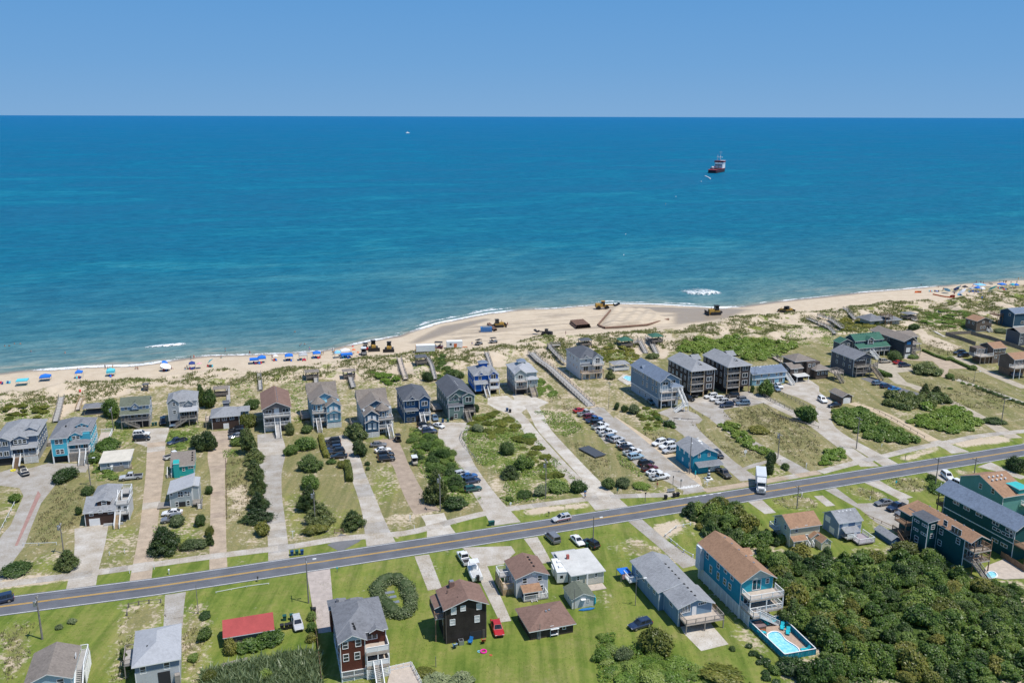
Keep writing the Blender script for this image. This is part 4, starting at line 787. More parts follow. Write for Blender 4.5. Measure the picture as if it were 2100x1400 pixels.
# 11 turquoise with pool
h=House('beach_house','turquoise three storey house with tan brown roof and white decks above a pool','d',1275,735,0,0,0,16.8)
m=S('turquoise_board',(.018,.25,.35),pitch=.2);mf=S('bright_turquoise_board',(.03,.33,.42),pitch=.2);gpale=S('pale_sage_board',(.42,.50,.47));h.wall(0,0,6.8,15.8,2.7,7.9,m,trim=WHITE).wall(.15,.15,6.65,15.6,0,2.7,S('white_clapboard',(.60,.62,.64),pitch=.24),'ground_wall')
h.lattice(-.02,-.2,-.02,15.9,.1,2.7,WHITE,.26);h.gable(0,-.3,6.8,15.8,7.9,2.0,'y',R_TAN,gpale,.45,.5,vents=5);h.vm=METAL
for k in range(8):h.post(-.06,k*2.2+.1,0,2.7,WHITE,.2)
h.W('L',0,'d','955,95,.9,1.2 1067,190,.9,1.2 1142,240,.9,1.2 1207,310,.9,1.2 990,232,.8,1.5 1065,300,.8,1.5 1132,360,.9,1.2 1184,408,.9,1.2')
h.win('F',0,3.3,6.6,1.7,2.0,'p').win('F',0,5.6,7.0,.6,.9);h.wall(.02,-.03,6.78,0,5.35,7.8,mf,'front_wall')  # thin front sheet: same boards with the sunlit tone put into the colour
h.deck(.2,-3.0,7.4,0,5.3,DECKT,WHITE,'FLR',None,.35);h.deck(.2,-3.0,7.4,0,2.7,DECKT,WHITE,'FLR',None,.35)
for xx in(.3,3.8,7.3):h.post(xx,-2.9,0,5.3)
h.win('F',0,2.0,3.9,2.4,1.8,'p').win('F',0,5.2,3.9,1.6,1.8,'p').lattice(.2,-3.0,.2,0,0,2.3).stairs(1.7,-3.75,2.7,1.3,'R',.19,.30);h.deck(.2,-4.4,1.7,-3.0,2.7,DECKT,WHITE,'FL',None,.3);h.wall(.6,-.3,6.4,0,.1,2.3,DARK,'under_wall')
h.wall(-.9,14.0,0,15.8,2.7,7.6,S('white_clapboard',(.6,.62,.64)),'rear_bay');h.dormer(4.0,7.0,8.0,10.5,7.9,8.3,.7,R_TAN,m,'x')
# 12 cream
h=House('beach_cottage','cream two storey house with tan brown roof at the edge of the thicket','i',1790,1405,0,0,0,16)
m=S('cream_clapboard',(.60,.56,.40),pitch=.2);h.wall(0,0,7.4,6.3,0,4.6,m,trim=WHITE).gable(0,0,7.4,6.3,4.6,1.7,'x',R_TAN,m,.35);h.W('F',0,'i','1867,1225,.6,1.1 1965,1195,.5,.6 1880,1340,1.2,1.2 1972,1290,.5,.6');h.shed(.1,-1.4,3.6,0,(2.0,2.0,2.6,2.6),R_TAN,.1).post(.3,-1.3,0,1.9).post(3.4,-1.3,0,1.9)
h.W('L',0,'i','1655,1135,.7,1.0 1755,1200,.7,1.0 1648,1230,.7,1.0 1745,1300,.7,1.0');h.deck(-1.3,3.8,0,6.3,2.4,DECKG,WHITE,'FLB');h.stairs(4.6,-.2,1.1,1.0,'F')
h=House('garden_shed','small cream outbuilding with tan hip roof beside the cream house','i',2010,1398,0,0,0,16,'shed');h.wall(0,0,2.7,3.4,0,2.1,m,trim=WHITE).gable(0,0,2.7,3.4,2.1,.9,'y',R_TAN,m,.25).door('F',0,1.3,0,1.6,1.8,WHITE)
h=House('garden_shed','little cream shed with round window by the blue shuttered house','e',20,40,0,0,0,16,'shed');h.wall(0,0,2.3,2.8,0,1.9,m,trim=WHITE).gable(0,0,2.3,2.8,1.9,.9,'y',R_TAN,m,.22).win('F',0,1.2,1.9,.5,.5,'s')
# 13 blue white shutters
h=House('beach_cottage','grey blue house with white window shutters and a white railed deck','j',190,1320,0,0,0,16)
m=S('denim_blue_board',(.20,.28,.40),pitch=.2);h.wall(0,0,5.9,5.6,0,3.9,m,trim=WHITE).gable(0,0,5.9,5.6,3.9,1.5,'x',R_GREY,m,.3,.55)
for c in((270,1175),(397,1155)):p=h.loc('j',c[0],c[1],'F',0);h.win('F',0,p[0],p[2],1.3,1.0,'v')
for c in((90,1115),(130,1230)):p=h.loc('j',c[0],c[1],'L',0);h.win('L',0,p[1],p[2],1.6,1.2,'v')
h.shed(.7,-1.6,4.6,0,(2.1,2.1,2.7,2.7),R_GREY,.1);h.deck(.6,-2.4,3.0,0,1.0,DECKG,WHITE,'F',None,.2,True).deck(2.2,-4.4,6.4,-.1,.6,paint('mauve_deck',(.33,.29,.31)),WHITE,'FLR');h.win('F',0,3.3,1.5,1.6,1.7,'p')
for q in range(4):h.vent(1.6+q*1.0,2.6,5.1,WHITE)
# 14 shed
h=House('garden_shed','dark blue shed with grey gable roof next to a bush','j',735,1390,0,0,0,16,'shed');m=S('navy_blue_board',(.06,.13,.24));h.wall(0,0,2.5,5.6,0,1.35,m).gable(0,0,2.5,5.6,1.35,.7,'y',R_GREY,m,.2)
# 15 dark green
h=House('beach_house','large dark green house with tan brown roof and wooden end balconies','j',1570,1290,7.6,1.3,-.4,17.5)
m=S('dark_teal_board',(.012,.085,.085),pitch=.2);h.wall(0,0,4.3,14.0,0,7.0,m,trim=WHITE).gable(0,-1.6,4.3,15.6,7.0,1.1,'y',R_TAN,m,.4,vents=6);h.wall(-2.6,7.6,0,12.2,0,7.4,m,'side_wing',WHITE);h.shed(-2.6,7.6,0,12.2,(7.5,7.9,7.9,7.5),R_DARK,.25)
for c in((1297,1160),(1252,1248),(1235,1360),(1425,1345)):p=h.loc('j',c[0],c[1],'L',0);h.win('L',0,p[1],p[2],.9,1.1)
p=h.loc('j',1408,1240,'L',0);h.win('L',0,p[1],p[2],2.6,1.3,'p')
for z in(6.3,4.3):
 for y_ in(8.6,10.9):h.win('L',-2.6,y_,z,1.3,.4,'s')
h.win('L',-2.6,10.4,2.2,1.0,1.3);h.win('F',7.6,-1.3,6.2,.8,.9);h.win('F',7.6,-1.3,4.1,.8,.9)
for z in(5.0,2.6):h.deck(.1,-2.6,4.6,0,z,DECKT,WOODB,'FLR',None,.3)
for xx in(.2,2.3,4.5):h.post(xx,-2.5,0,7.2,WOODB)
h.win('F',0,2.2,5.9,2.4,1.8,'p').win('F',0,2.2,3.6,2.4,1.8,'p').stairs(.6,-2.6,2.6,1.2,'F',.19,.3,WOODG,WOODG);h.deck(-4.0,12.4,0,16.0,4.6,WOODB,WOODB,'FL',2).deck(-4.4,12.4,0,16.0,2.2,WOODB,WOODB,'FL',2);h.stairs(-4.4,13.5,2.2,1.2,'F',.19,.28,WOODB,WOODB)
h.wall(-1.6,13.6,2.9,17.0,0,6.2,m,'rear_wing');h.shed(-1.8,13.8,3.0,17.2,(6.3,7.6,7.6,6.3),R_TAN,.3)
# 16
h=House('beach_house','long dark green house with slate grey roof at the right edge','j',2020,1215,7.8,-.35,-.35,18.5)
h.wall(0,0,6.6,19.5,0,7.4,m,trim=WHITE).gable(0,-.2,6.6,21.5,7.4,1.9,'y',R_BLUE,m,.45);cube('belt_board',WHITE,h.root,-.05,0,3.9,0,19.5,4.1)
for q in(1.5,5.0,9.5,13.0,16.0):h.win('L',0,q,6.4,1.6,.6,'s')
for q in(2.2,4.6):h.win('L',0,q,5.2,1.9,.5,'s');h.win('L',0,q,2.6,1.6,.6,'s')
h.win('L',0,.8,5.9,.8,1.5);h.deck(0,-3.2,6.6,0,4.0,WOODB,WOODB,'FL',2.0).deck(-.2,19.5,6.6,21.6,4.0,WOODB,WOODB,'LB',2);h.post(.1,21.3,0,7.2,WOODB)
# 17
h=House('beach_house','pale teal house with tan brown roof and turquoise sun deck at the right edge','j',1890,890,5.6,0,0,18)
m=S('pale_teal_board',(.14,.34,.31),pitch=.2);h.wall(0,0,7.5,13.0,0,5.6,m,trim=WHITE).gable(0,0,7.5,13.0,5.6,2.6,'x',R_TAN,m,.4,.55)
for c in((1655,780),(1782,832)):p=h.loc('j',c[0],c[1],'L',0);h.win('L',0,p[1],p[2],.8,1.2)
h.dormer(4.4,7.2,-.1,4.5,5.6,6.9,.1,paint('turquoise_deck',(.05,.42,.42)),S('mint_board',(.05,.40,.38)),'x')
for q in range(8):h.vent(1.2+(q%4)*1.3,5.8-(q//4)*1.1,8.0-(q//4)*.35,WHITE)
h.deck(5.4,-3,9,-.2,3.0,DECKT,WHITE,'FL')
# ------------------------------------------------------------------ ocean side houses, left to right
def grid(h,face,c,us,zs,w=.85,hh=1.2,st='d'):
 for z in zs:
  for u in us:h.win(face,c,u,z,w,hh,st)
CG=S('concrete_skirt',(.42,.42,.41),pitch=.3);AQ=S('aqua_board',(.085,.46,.58),pitch=.2);TRQ=S('aqua_shade_board',(.07,.38,.50),pitch=.2)
# 18
h=House('beach_house','large slate blue house with many roof planes at the left edge','f',400,535,0,9.6,0,17.5)
m=S('slate_house_board',(.15,.20,.275),pitch=.2);h.wall(0,1.8,9.6,14.5,2.2,7.4,m,trim=WHITE).wall(.2,2.2,9.4,14.3,0,2.2,CG,'ground_wall').hip(0,1.8,9.6,14.5,7.4,2.3,R_GREY,.5)
h.wall(-.4,-.4,3.4,2.0,2.2,7.2,m,'front_bay',WHITE).gable(-.4,-.4,3.4,4.0,7.2,1.0,'y',R_GREY,m,.35).opening(-.2,3.2,0,2.0,.1);grid(h,'F',-.4,(.6,2.2),(3.5,6.3),1.1,1.2,'p')
h.shed(3.6,-.6,9.6,1.8,(4.7,4.7,5.4,5.4),R_GREY,.25);h.deck(3.4,-.4,9.6,1.8,2.2,DECKT,WHITE,'FR');h.lattice(6.2,-.4,9.6,-.4,.1,2.0).stairs(4.8,-.5,2.2,1.5,'F',.18,.3,WOODB);h.win('F',1.8,5.0,3.4,1.4,1.9,'p').win('F',1.8,7.9,3.6,1.6,1.4,'p')
h.post(3.6,-.3,2.2,4.6).post(6.3,-.3,2.2,4.6).post(9.5,-.3,2.2,4.6)
h.dormer(3.7,7.4,.9,4.5,5.3,6.9,.9,R_GREY,m);grid(h,'F',.9,(4.4,5.5,6.6),(6.1,),.8,1.1);h.dormer(6.0,9.3,3.4,8.0,7.2,8.3,.9,R_GREY,m);grid(h,'F',3.4,(7.1,8.2),(7.75,),.8,.8);grid(h,'R',9.6,(3.2,5.6,8.2,10.8,13),(3.6,6.2),.9,1.3)
for q in((2.0,6),(2.3,7),(2.6,8),(5.4,9),(5.0,8.2)):h.vent(q[0],q[1],9.0-abs(q[0]-4.8)*.4,BLACK)
h.wall(9.7,12,11.6,17,0,1.2,WOODG,'pool_deck')
# 19
h=House('beach_house','bright aqua three storey house with grey hip roofs and white front steps','f',550,555,0,0,0,17)
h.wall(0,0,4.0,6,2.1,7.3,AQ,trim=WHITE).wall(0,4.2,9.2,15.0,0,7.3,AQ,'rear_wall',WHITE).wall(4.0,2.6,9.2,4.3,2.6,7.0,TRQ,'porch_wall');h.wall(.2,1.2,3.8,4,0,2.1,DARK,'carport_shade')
for xx in(.15,3.85):h.post(xx,.1,0,2.1,WHITE,.3)
h.hip(0,0,4.0,7.0,7.3,1.3,R_MID,.4).hip(0,4.2,9.2,15.0,7.3,2.3,R_MID,.45);grid(h,'F',0,(1.45,2.5),(3.4,6.2),.85,1.2)
h.deck(4.0,.3,9.2,2.7,2.6,DECKT,WHITE,'FR').hip(4.0,.3,9.2,3.0,5.0,.8,R_MID,.25);h.lattice(4.1,.3,6.2,.3,0,2.4,WOODG,.22).stairs(7.6,.3,2.6,1.5,'F',.17,.28,DECKG);h.wall(4.2,.6,9.0,2.6,0,2.3,CG,'skirt_wall')
for xx in(4.15,6.6,9.1):h.post(xx,.4,2.6,4.9)
h.win('F',2.6,6.0,3.7,1.2,1.9,'p').win('F',2.6,8.0,3.7,1.0,1.9,'p');h.dormer(4.3,7.3,2.0,6,5.6,7.0,.8,R_MID,AQ);grid(h,'F',2.0,(5.4,6.4),(6.3,),.75,.9);h.dormer(5.6,8.6,5.4,9.5,7.6,8.6,.7,R_MID,AQ);grid(h,'F',5.4,(6.5,7.7),(8.1,),.75,.75)
grid(h,'R',9.2,(5.4,7.6,9.8,12,14),(1.6,3.8,6.3),.9,1.2)
for q in range(4):h.vent(3.0+q*.5,6+q*1.2,8.5,BLACK)
h.deck(9.4,10,12.6,20,1.0,DECKT,WHITE,'RB')
# 20
h=House('beach_house','grey blue cottage with two tier olive roof raised above a carport','k',1250,1000,0,0,0,16)
m=S('soft_blue_board',(.30,.38,.47),pitch=.2);md=S('shade_grey_board',(.24,.27,.30),pitch=.2);h.wall(0,1.6,8.0,8.6,2.4,6.7,m,trim=WHITE).gable(0,1.6,8.0,8.6,6.7,1.7,'x',R_OLIVE,m,.3);h.shed(-.1,-.3,8.1,1.6,(4.6,4.6,5.4,5.4),R_OLIVE,.15);h.deck(0,-.2,8.0,1.6,2.4,DECKG,WOODG,'FLR',2.0).wall(.2,1.5,8,1.6,2.4,4.6,md,'porch_wall');h.opening(4.6,7.6,0,2.1,.6).wall(.4,1.8,7.8,8.4,0,2.3,CG,'ground_wall');h.stairs(1.2,-.2,2.4,1.1,'R',.18,.3,WOODG,WOODG)
grid(h,'F',1.6,(1.5,6.6),(6.1,),.8,.9);grid(h,'F',1.5,(1.4,3.2,5.0,6.6),(3.6,),1.0,1.4);h.dormer(3.2,5.2,.9,4,5.6,6.8,1.0,R_OLIVE,m);h.win('F',.9,4.2,6.5,.8,.6,'s');grid(h,'R',8.0,(3.2,6),(3.6,5.9),.8,1.1)
for q in range(5):h.post(.1+q*1.95,-.1,2.4,4.5,WOODG,.12)
h.hip(0,8.6,4.5,10.6,6.4,.8,R_OLIVE);h.wall(0,8.6,4.5,10.6,2.4,6.4,m,'rear_wing')
# 21
h=House('beach_house','grey house with front gable tower and covered porch on stilts','k',1740,985,0,0,0,17)
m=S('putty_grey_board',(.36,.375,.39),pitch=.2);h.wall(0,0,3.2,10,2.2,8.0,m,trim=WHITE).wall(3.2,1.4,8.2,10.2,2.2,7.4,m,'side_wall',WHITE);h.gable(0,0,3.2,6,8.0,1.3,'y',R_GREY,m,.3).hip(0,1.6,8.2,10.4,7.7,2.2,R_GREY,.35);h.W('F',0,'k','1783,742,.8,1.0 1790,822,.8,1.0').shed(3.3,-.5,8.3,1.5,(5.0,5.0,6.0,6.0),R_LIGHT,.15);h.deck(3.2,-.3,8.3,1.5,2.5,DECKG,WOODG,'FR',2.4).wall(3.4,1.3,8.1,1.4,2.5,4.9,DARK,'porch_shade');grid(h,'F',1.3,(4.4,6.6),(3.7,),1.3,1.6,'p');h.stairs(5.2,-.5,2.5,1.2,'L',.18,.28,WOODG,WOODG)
h.dormer(5.0,7.0,1.0,4,6.2,7.2,.8,R_GREY,m);grid(h,'R',8.2,(3,6,8.5),(3.7,6.4),.8,1.2)
for xx in(3.5,5.9,8.2):h.post(xx,-.2,2.5,4.9,WOODG)
for xx in(.2,3.0):h.post(xx,.1,0,2.2,WOODG,.25)
h.wall(.3,4,7.9,9.8,0,2.2,CG,'ground_wall')
# 22
h=House('beach_cottage','small grey cottage with cream flat roof and a wooden gate','f',1035,635,0,0,0,16)
m=S('grey_plank',(.37,.40,.44),vertical=True,pitch=.3);h.wall(0,0,7.0,7.6,.4,2.5,m,trim=WHITE).wall(.1,.1,6.9,7.5,0,.4,CG,'foundation').shed(0,0,7.3,7.8,(2.55,2.55,2.8,2.8),R_CREAM,.3);h.W('F',0,'f','1112,568,.6,.9 1242,550,.6,.7').wall(3.2,-1.1,5.9,-1.0,0,1.5,WOODG,'gate_panel').stairs(7.2,1.2,1.0,.9,'F',.18,.28,WOODG,WOODB,0,False)
h.wall(2.6,-.8,3.2,-.2,.1,1.6,WHITE,'outdoor_shower')
# 23
h=House('beach_cottage','dark brown shingled cottage with grey roof, dormer and white roof deck stairs','f',880,1195,0,0,0,14)
m=S('cocoa_shake',(.075,.045,.035),shake=True,pitch=.22);mw=S('white_panel',(.56,.56,.55));h.wall(0,0,6.4,6.2,0,3.4,m,trim=WHITE).gable(0,0,6.4,6.4,3.4,1.9,'x',R_GREY,m,.3,.75);h.W('F',0,'f','935,1065,.7,.9 1030,1043,.7,.7 1128,1040,.8,.9');h.door('F',0,2.0,0,2.3,1.75,WHITE,'garage_door')
h.wall(1.2,5.6,6.3,11.2,0,5.0,m,'rear_wall',WHITE).hip(1.2,5.2,6.3,11.4,5.0,1.6,R_GREY,.3);h.dormer(2.6,5.4,1.6,6,3.9,5.2,.4,R_GREY,m);h.win('F',1.6,4.1,4.7,.9,.9)
h.deck(6.6,1.2,9.4,7.8,4.1,DECKG,WHITE,'FLRB',None).deck(6.5,-.2,9.3,1.2,2.3,DECKG,WHITE,'FR');h.stairs(7.1,5.2,5.3,.9,'F',.19,.27,WOODG,WHITE,4.1);h.stairs(7.2,-.1,2.3,1.1,'F',.18,.24,WOODT,WHITE);h.wall(6.45,1.3,9.2,7.6,0,3.8,mw,'side_wall');h.win('F',1.3,8.6,3.0,.8,1.3).win('F',1.3,7.3,3.0,.7,1.6);h.opening(7.9,9.1,.2,1.6,1.3)
for xx in(6.6,9.3):h.post(xx,1.3,0,4.0)
h.deck(7.2,5.0,9.4,8.0,5.3,DECKG,WHITE,'RB');h.wall(4.0,-.9,8.2,-.7,0,.6,mw,'low_wall')
for q in((3.6,8.2),(3.7,9.4),(3.8,7.4)):h.vent(q[0],q[1],6.0,WHITE)
# 24
h=House('beach_cottage','teal cottage with dark single slope roof tucked behind the grey one','f',1765,690,0,0,0,17)
m=S('teal_board',(.03,.37,.36),vertical=True,pitch=.3);h.wall(0,0,5.6,6.6,0,2.9,m,trim=WHITE).gable(0,0,5.6,6.8,2.9,1.6,'x',R_WEATH,m,.3,.95);h.wall(.6,-.9,2.0,1.4,0,3.9,m,'stair_tower');h.shed(.6,-.9,2.0,1.4,(4.0,4.0,4.2,4.2),m,.05);h.win('F',0,3.0,1.9,.5,.9);h.win('F',0,4.8,2.2,1.2,.4,'s');h.stairs(-.6,1.6,1.5,1.0,'F',.19,.27,WOODG,WHITE)
for q in range(4):h.vent(5.2,1.8+q*1.1,3.5+q*.28,BLACK)
# 25
h=House('beach_cottage','pale grey modern cottage with slanted light roof and white framed windows','f',1750,1005,0,0,0,15.5)
m=S('dove_grey_board',(.40,.44,.435),pitch=.2);h.wall(0,0,5.1,7.2,0,3.7,m,trim=WHITE).shed(0,-.1,5.1,7.2,(3.9,5.5,5.5,3.9),R_LIGHT,.45);w_=MB();w_._add([(0,.01,3.7),(5.1,.01,3.7),(5.1,.01,5.3),(0,7.19,3.7),(5.1,7.19,3.7),(5.1,7.19,5.3)],[(0,1,2),(5,4,3),(1,4,5,2)]);h.obj('gable_wall',w_,m)
h.wall(5.1,1.4,6.6,6.8,0,4.4,m,'side_wing',WHITE);h.shed(5.1,1.4,6.6,6.8,(4.9,4.5,4.5,4.9),R_LIGHT,.2);h.W('F',0,'f','1757,868,.5,.6 1905,850,.6,.7 1933,860,.5,1.0').win('F',0,2.5,3.3,1.1,1.3,'t');h.door('F',0,2.7,0,1.5,1.3,DARK,'glass_door');h.win('F',0,1.5,.8,.6,1.2).win('F',0,4.1,.8,.6,1.2);h.deck(-3.0,-.2,-.1,3.2,.4,WOODG,WOODG,'').deck(5.2,-1.4,7.4,1.3,1.0,WOODG,WOODG,'FR')
h.stairs(6.9,-1.4,1.0,1.0,'F',.2,.25,WHITE,WOODG)
# 26
h=House('beach_cottage','dark brown cottage with blue grey hip roof at the head of the tan brick drive','l',80,1205,0,0,0,16)
m=S('umber_shake',(.07,.046,.038),shake=True,pitch=.22);h.wall(0,0,7.9,7.6,0,4.0,m,trim=WHITE).hip(0,0,7.9,7.6,4.0,1.9,R_GREY,.45).wall(7.9,3.4,10.6,7.4,0,4.2,S('soft_blue_board',(.3,.38,.47)),'side_wing',WHITE).hip(6.6,3.2,10.8,7.6,4.2,.8,R_GREY,.3);h.W('F',0,'l','132,1095,.8,1.2 200,1088,1.2,1.3 277,1080,1.1,1.1','p');h.door('F',0,4.0,0,1.6,1.7,WHITE);h.win('F',3.4,9.3,3.2,.9,1.0);h.wall(3.2,7.0,5.0,8.6,4,6.1,R_DARK,'cupola').shed(3.2,7,5,8.6,(6.1,6.1,6.3,6.3),R_DARK,.15);h.deck(-2,2,0,7,2.2,DECKT,WOODG,'FL',2)
# 27
h=House('beach_house','brown roofed gable house with two curved white balconies and long front ramp','l',610,1235,0,0,0,17)
m=S('mushroom_board',(.21,.185,.175),pitch=.2);h.wall(0,.9,8.0,17,0,7.3,m,trim=WHITE).gable(0,.2,8.0,17,7.3,1.9,'y',R_BROWN,m,.4,.5,vents=9)
for z in(2.3,5.0):h.deck(.1,-.8,7.9,.9,z,DECKG,WHITE,'FLR',None,.3)
for xx in(.2,3.2,4.8,7.8):h.post(xx,-.7,0,5.0)
h.door('F',.9,4.0,5.1,1.5,2.3,WHITE);grid(h,'F',.9,(1.6,6.6),(6.2,3.4),1.8,1.0,'p');h.door('F',.9,4.0,2.3,1.3,2.1,S('pale_grey_clapboard',(.5,.51,.52)));h.opening(.4,3.2,0,1.9,.9,'F',WHITE);h.win('F',.9,6.4,1.2,1.0,.8)
st=MB();st.bar((4.0,-.8,2.25),(4.0,-6.4,.1),1.5,.16);st.build('ramp',DECKG,h.root);h.rail([(3.25,-.8,2.3),(3.25,-6.4,.15)],WHITE);h.rail([(4.75,-.8,2.3),(4.75,-6.4,.15)],WHITE)
# 28, 29: pair of turreted houses
for nm,lb,a,b,bm,rm,fl in(('l','light blue turreted house with weathered roof and white shuttered gables',1105,1170,S('sky_blue_board',(.20,.40,.50),pitch=.2),R_WEATH,0),('l','dark blue turreted house with grey brown roof beside the lone pine',1650,1290,S('harbour_blue_board',(.055,.12,.19),pitch=.2),R_WEATH,1)):
 h=House('beach_house',lb,nm,a,b,0,0,3.2 if not fl else 0,18);mw=S('pearl_grey_board',(.42,.46,.48),pitch=.2)
 if not fl:gx0,gx1,tx=4.2,8.4,2.0
 else:gx0,gx1,tx=0,4.0,5.6
 h.wall(0,3.0,8.4,17,0,7.5,mw if fl else bm,trim=WHITE).gable(0,5.0,8.4,17,7.5,2.3,'y',rm,bm,.4);h.gable(0,13.0,8.4,17,8.1,2.2,'x',rm,bm,.5)
 h.wall(gx0,0,gx1,4,2.0,7.0,bm,'front_wall',WHITE).gable(gx0,0,gx1,6.5,7.0,1.4,'y',rm,bm,.35);h.gable(gx0-.1,-.55,gx1+.1,.0,4.75,1.0,'y',rm,bm,.12)
 for z in(6.0,3.5):
  for u in(1.3,2.8):h.win('F',0 if z>5 else 0,gx0+u,z,.85,1.3 if z>5 else 1.7,'v')
 h.lattice(gx0,-.1,gx1,-.1,0,1.7);h.wall(gx0+.2,.3,gx1-.2,3,0,2.0,bm,'ground_wall');h.turret(tx,2.6,1.9,5.3,7.7,2.0,bm,rm)
 dx0,dx1=(0,4.2)if not fl else(4.0,8.4)
 for z in(4.9,2.4):h.deck(dx0,.4,dx1,3.1,z,DECKT,WHITE,'FLR',None,.3)
 for xx in(dx0+.1,(dx0+dx1)/2,dx1-.1):h.post(xx,.5,0,4.9)
 h.shed(dx0,.2,dx1,3.2,(5.2,5.2,5.9,5.9),rm,.1);grid(h,'F',3.0,(dx0+1.2,dx0+3.0),(3.6,1.2),1.0,1.6,'p');h.stairs(dx0+(1.6 if not fl else 3.2),.4,2.4,1.3,'F',.18,.29,DECKG)
 grid(h,'L' if fl else 'R',0 if fl else 8.4,(5,8,11,14.5),(3.4,6.2),.8,1.3);h.deck(-2.8,9,-.1,14,.9,DECKT,WOODG,'FLB')
 h.dormer(4.6,7.0,5.2,8,7.6,8.2,1.0,rm,bm)
 # 30
h=House('beach_house','navy blue house with charcoal roof and grey front steps above black cars','m',10,1330,0,1.5,0,17)
m=S('navy_board',(.025,.085,.19),pitch=.2);h.wall(-.4,0,7.6,13,0,7.4,m,trim=WHITE).hip(-.4,-.2,7.6,13,7.4,2.4,R_DARK,.4);h.gable(4.2,-.7,7.6,3,7.4,1.1,'y',R_DARK,m,.25);h.wall(4.2,-.7,7.6,.1,4.4,7.4,m,'front_bay',WHITE).win('F',-.7,5.9,6.0,1.7,1.3,'p');h.dormer(1.0,3.2,-.3,3,6.8,7.5,.9,R_DARK,m);grid(h,'F',0,(.9,2.4),(6.2,3.6,1.1),.9,1.1);h.shed(-.2,-1.2,3.8,0,(4.2,4.2,4.8,4.8),R_DARK,.1);h.deck(4.2,-1.8,7.6,0,2.5,DECKG,WHITE,'FR',2.6).stairs(4.8,-1.2,2.5,1.3,'F',.18,.28,DECKG,WHITE);h.win('F',0,6.6,3.6,1.0,1.7,'p').opening(3.2,4.1,0,2,0);grid(h,'L',-.4,(2,5,8,11),(3.6,6.3),.8,1.2)
# 31
h=House('beach_house','sage green house with charcoal roof and two small front gables','m',395,1290,0,0,0,17)
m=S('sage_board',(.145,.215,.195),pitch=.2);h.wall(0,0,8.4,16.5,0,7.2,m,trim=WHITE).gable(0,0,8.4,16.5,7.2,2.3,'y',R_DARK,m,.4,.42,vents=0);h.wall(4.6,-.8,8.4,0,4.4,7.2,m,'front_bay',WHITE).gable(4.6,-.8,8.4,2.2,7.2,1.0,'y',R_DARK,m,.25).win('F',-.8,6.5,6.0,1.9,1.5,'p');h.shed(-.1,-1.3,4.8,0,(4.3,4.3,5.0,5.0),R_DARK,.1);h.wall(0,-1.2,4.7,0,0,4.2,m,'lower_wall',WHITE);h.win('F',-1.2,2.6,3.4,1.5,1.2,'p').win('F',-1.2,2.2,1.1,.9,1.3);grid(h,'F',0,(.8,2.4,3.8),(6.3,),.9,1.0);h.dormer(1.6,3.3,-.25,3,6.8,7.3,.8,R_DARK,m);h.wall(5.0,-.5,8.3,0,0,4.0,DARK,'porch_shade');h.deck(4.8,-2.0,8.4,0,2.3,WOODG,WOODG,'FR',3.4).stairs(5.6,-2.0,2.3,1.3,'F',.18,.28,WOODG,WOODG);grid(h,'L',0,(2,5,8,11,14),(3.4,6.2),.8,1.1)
for q in range(4):h.vent(4.3,5+q*1.4,9.0,WHITE)
h.deck(-3.4,7,-.2,13,1.0,DECKT,WOODG,'FLB')
# 32
h=House('beach_house','bright cobalt blue house with grey roof and small rooftop cupola','m',665,1040,0,0,0,15)
m=S('cobalt_board',(.018,.12,.46),pitch=.2);h.wall(0,0,8.2,10.5,1.2,6.7,m,trim=WHITE).hip(0,0,8.2,10.5,6.7,1.9,R_GREY,.4);h.wall(4.9,-.6,8.2,0,1.9,6.6,m,'front_bay',WHITE).gable(4.9,-.6,8.2,2.4,6.6,1.2,'y',R_GREY,m,.25);h.wall(3.0,4.5,5.6,7.0,7.6,9.6,m,'cupola').hip(3.0,4.5,5.6,7.0,9.6,.7,R_BLUE,.3);h.win('F',-.6,6.5,6.0,1.6,1.5,'p').win('F',-.6,6.5,3.4,1.8,1.3,'p')
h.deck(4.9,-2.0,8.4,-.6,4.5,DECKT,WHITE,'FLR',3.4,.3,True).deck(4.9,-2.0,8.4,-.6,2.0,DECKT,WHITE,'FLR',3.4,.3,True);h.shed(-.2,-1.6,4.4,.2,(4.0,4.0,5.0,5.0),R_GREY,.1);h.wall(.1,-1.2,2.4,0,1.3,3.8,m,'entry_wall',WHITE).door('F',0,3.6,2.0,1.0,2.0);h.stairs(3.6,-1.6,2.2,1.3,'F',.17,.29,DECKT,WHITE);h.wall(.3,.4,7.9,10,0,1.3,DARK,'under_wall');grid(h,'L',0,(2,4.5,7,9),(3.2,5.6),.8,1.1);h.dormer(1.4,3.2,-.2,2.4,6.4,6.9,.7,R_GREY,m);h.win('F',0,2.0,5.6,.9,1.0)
for xx in(5.0,8.3):h.post(xx,-1.9,0,2.0)
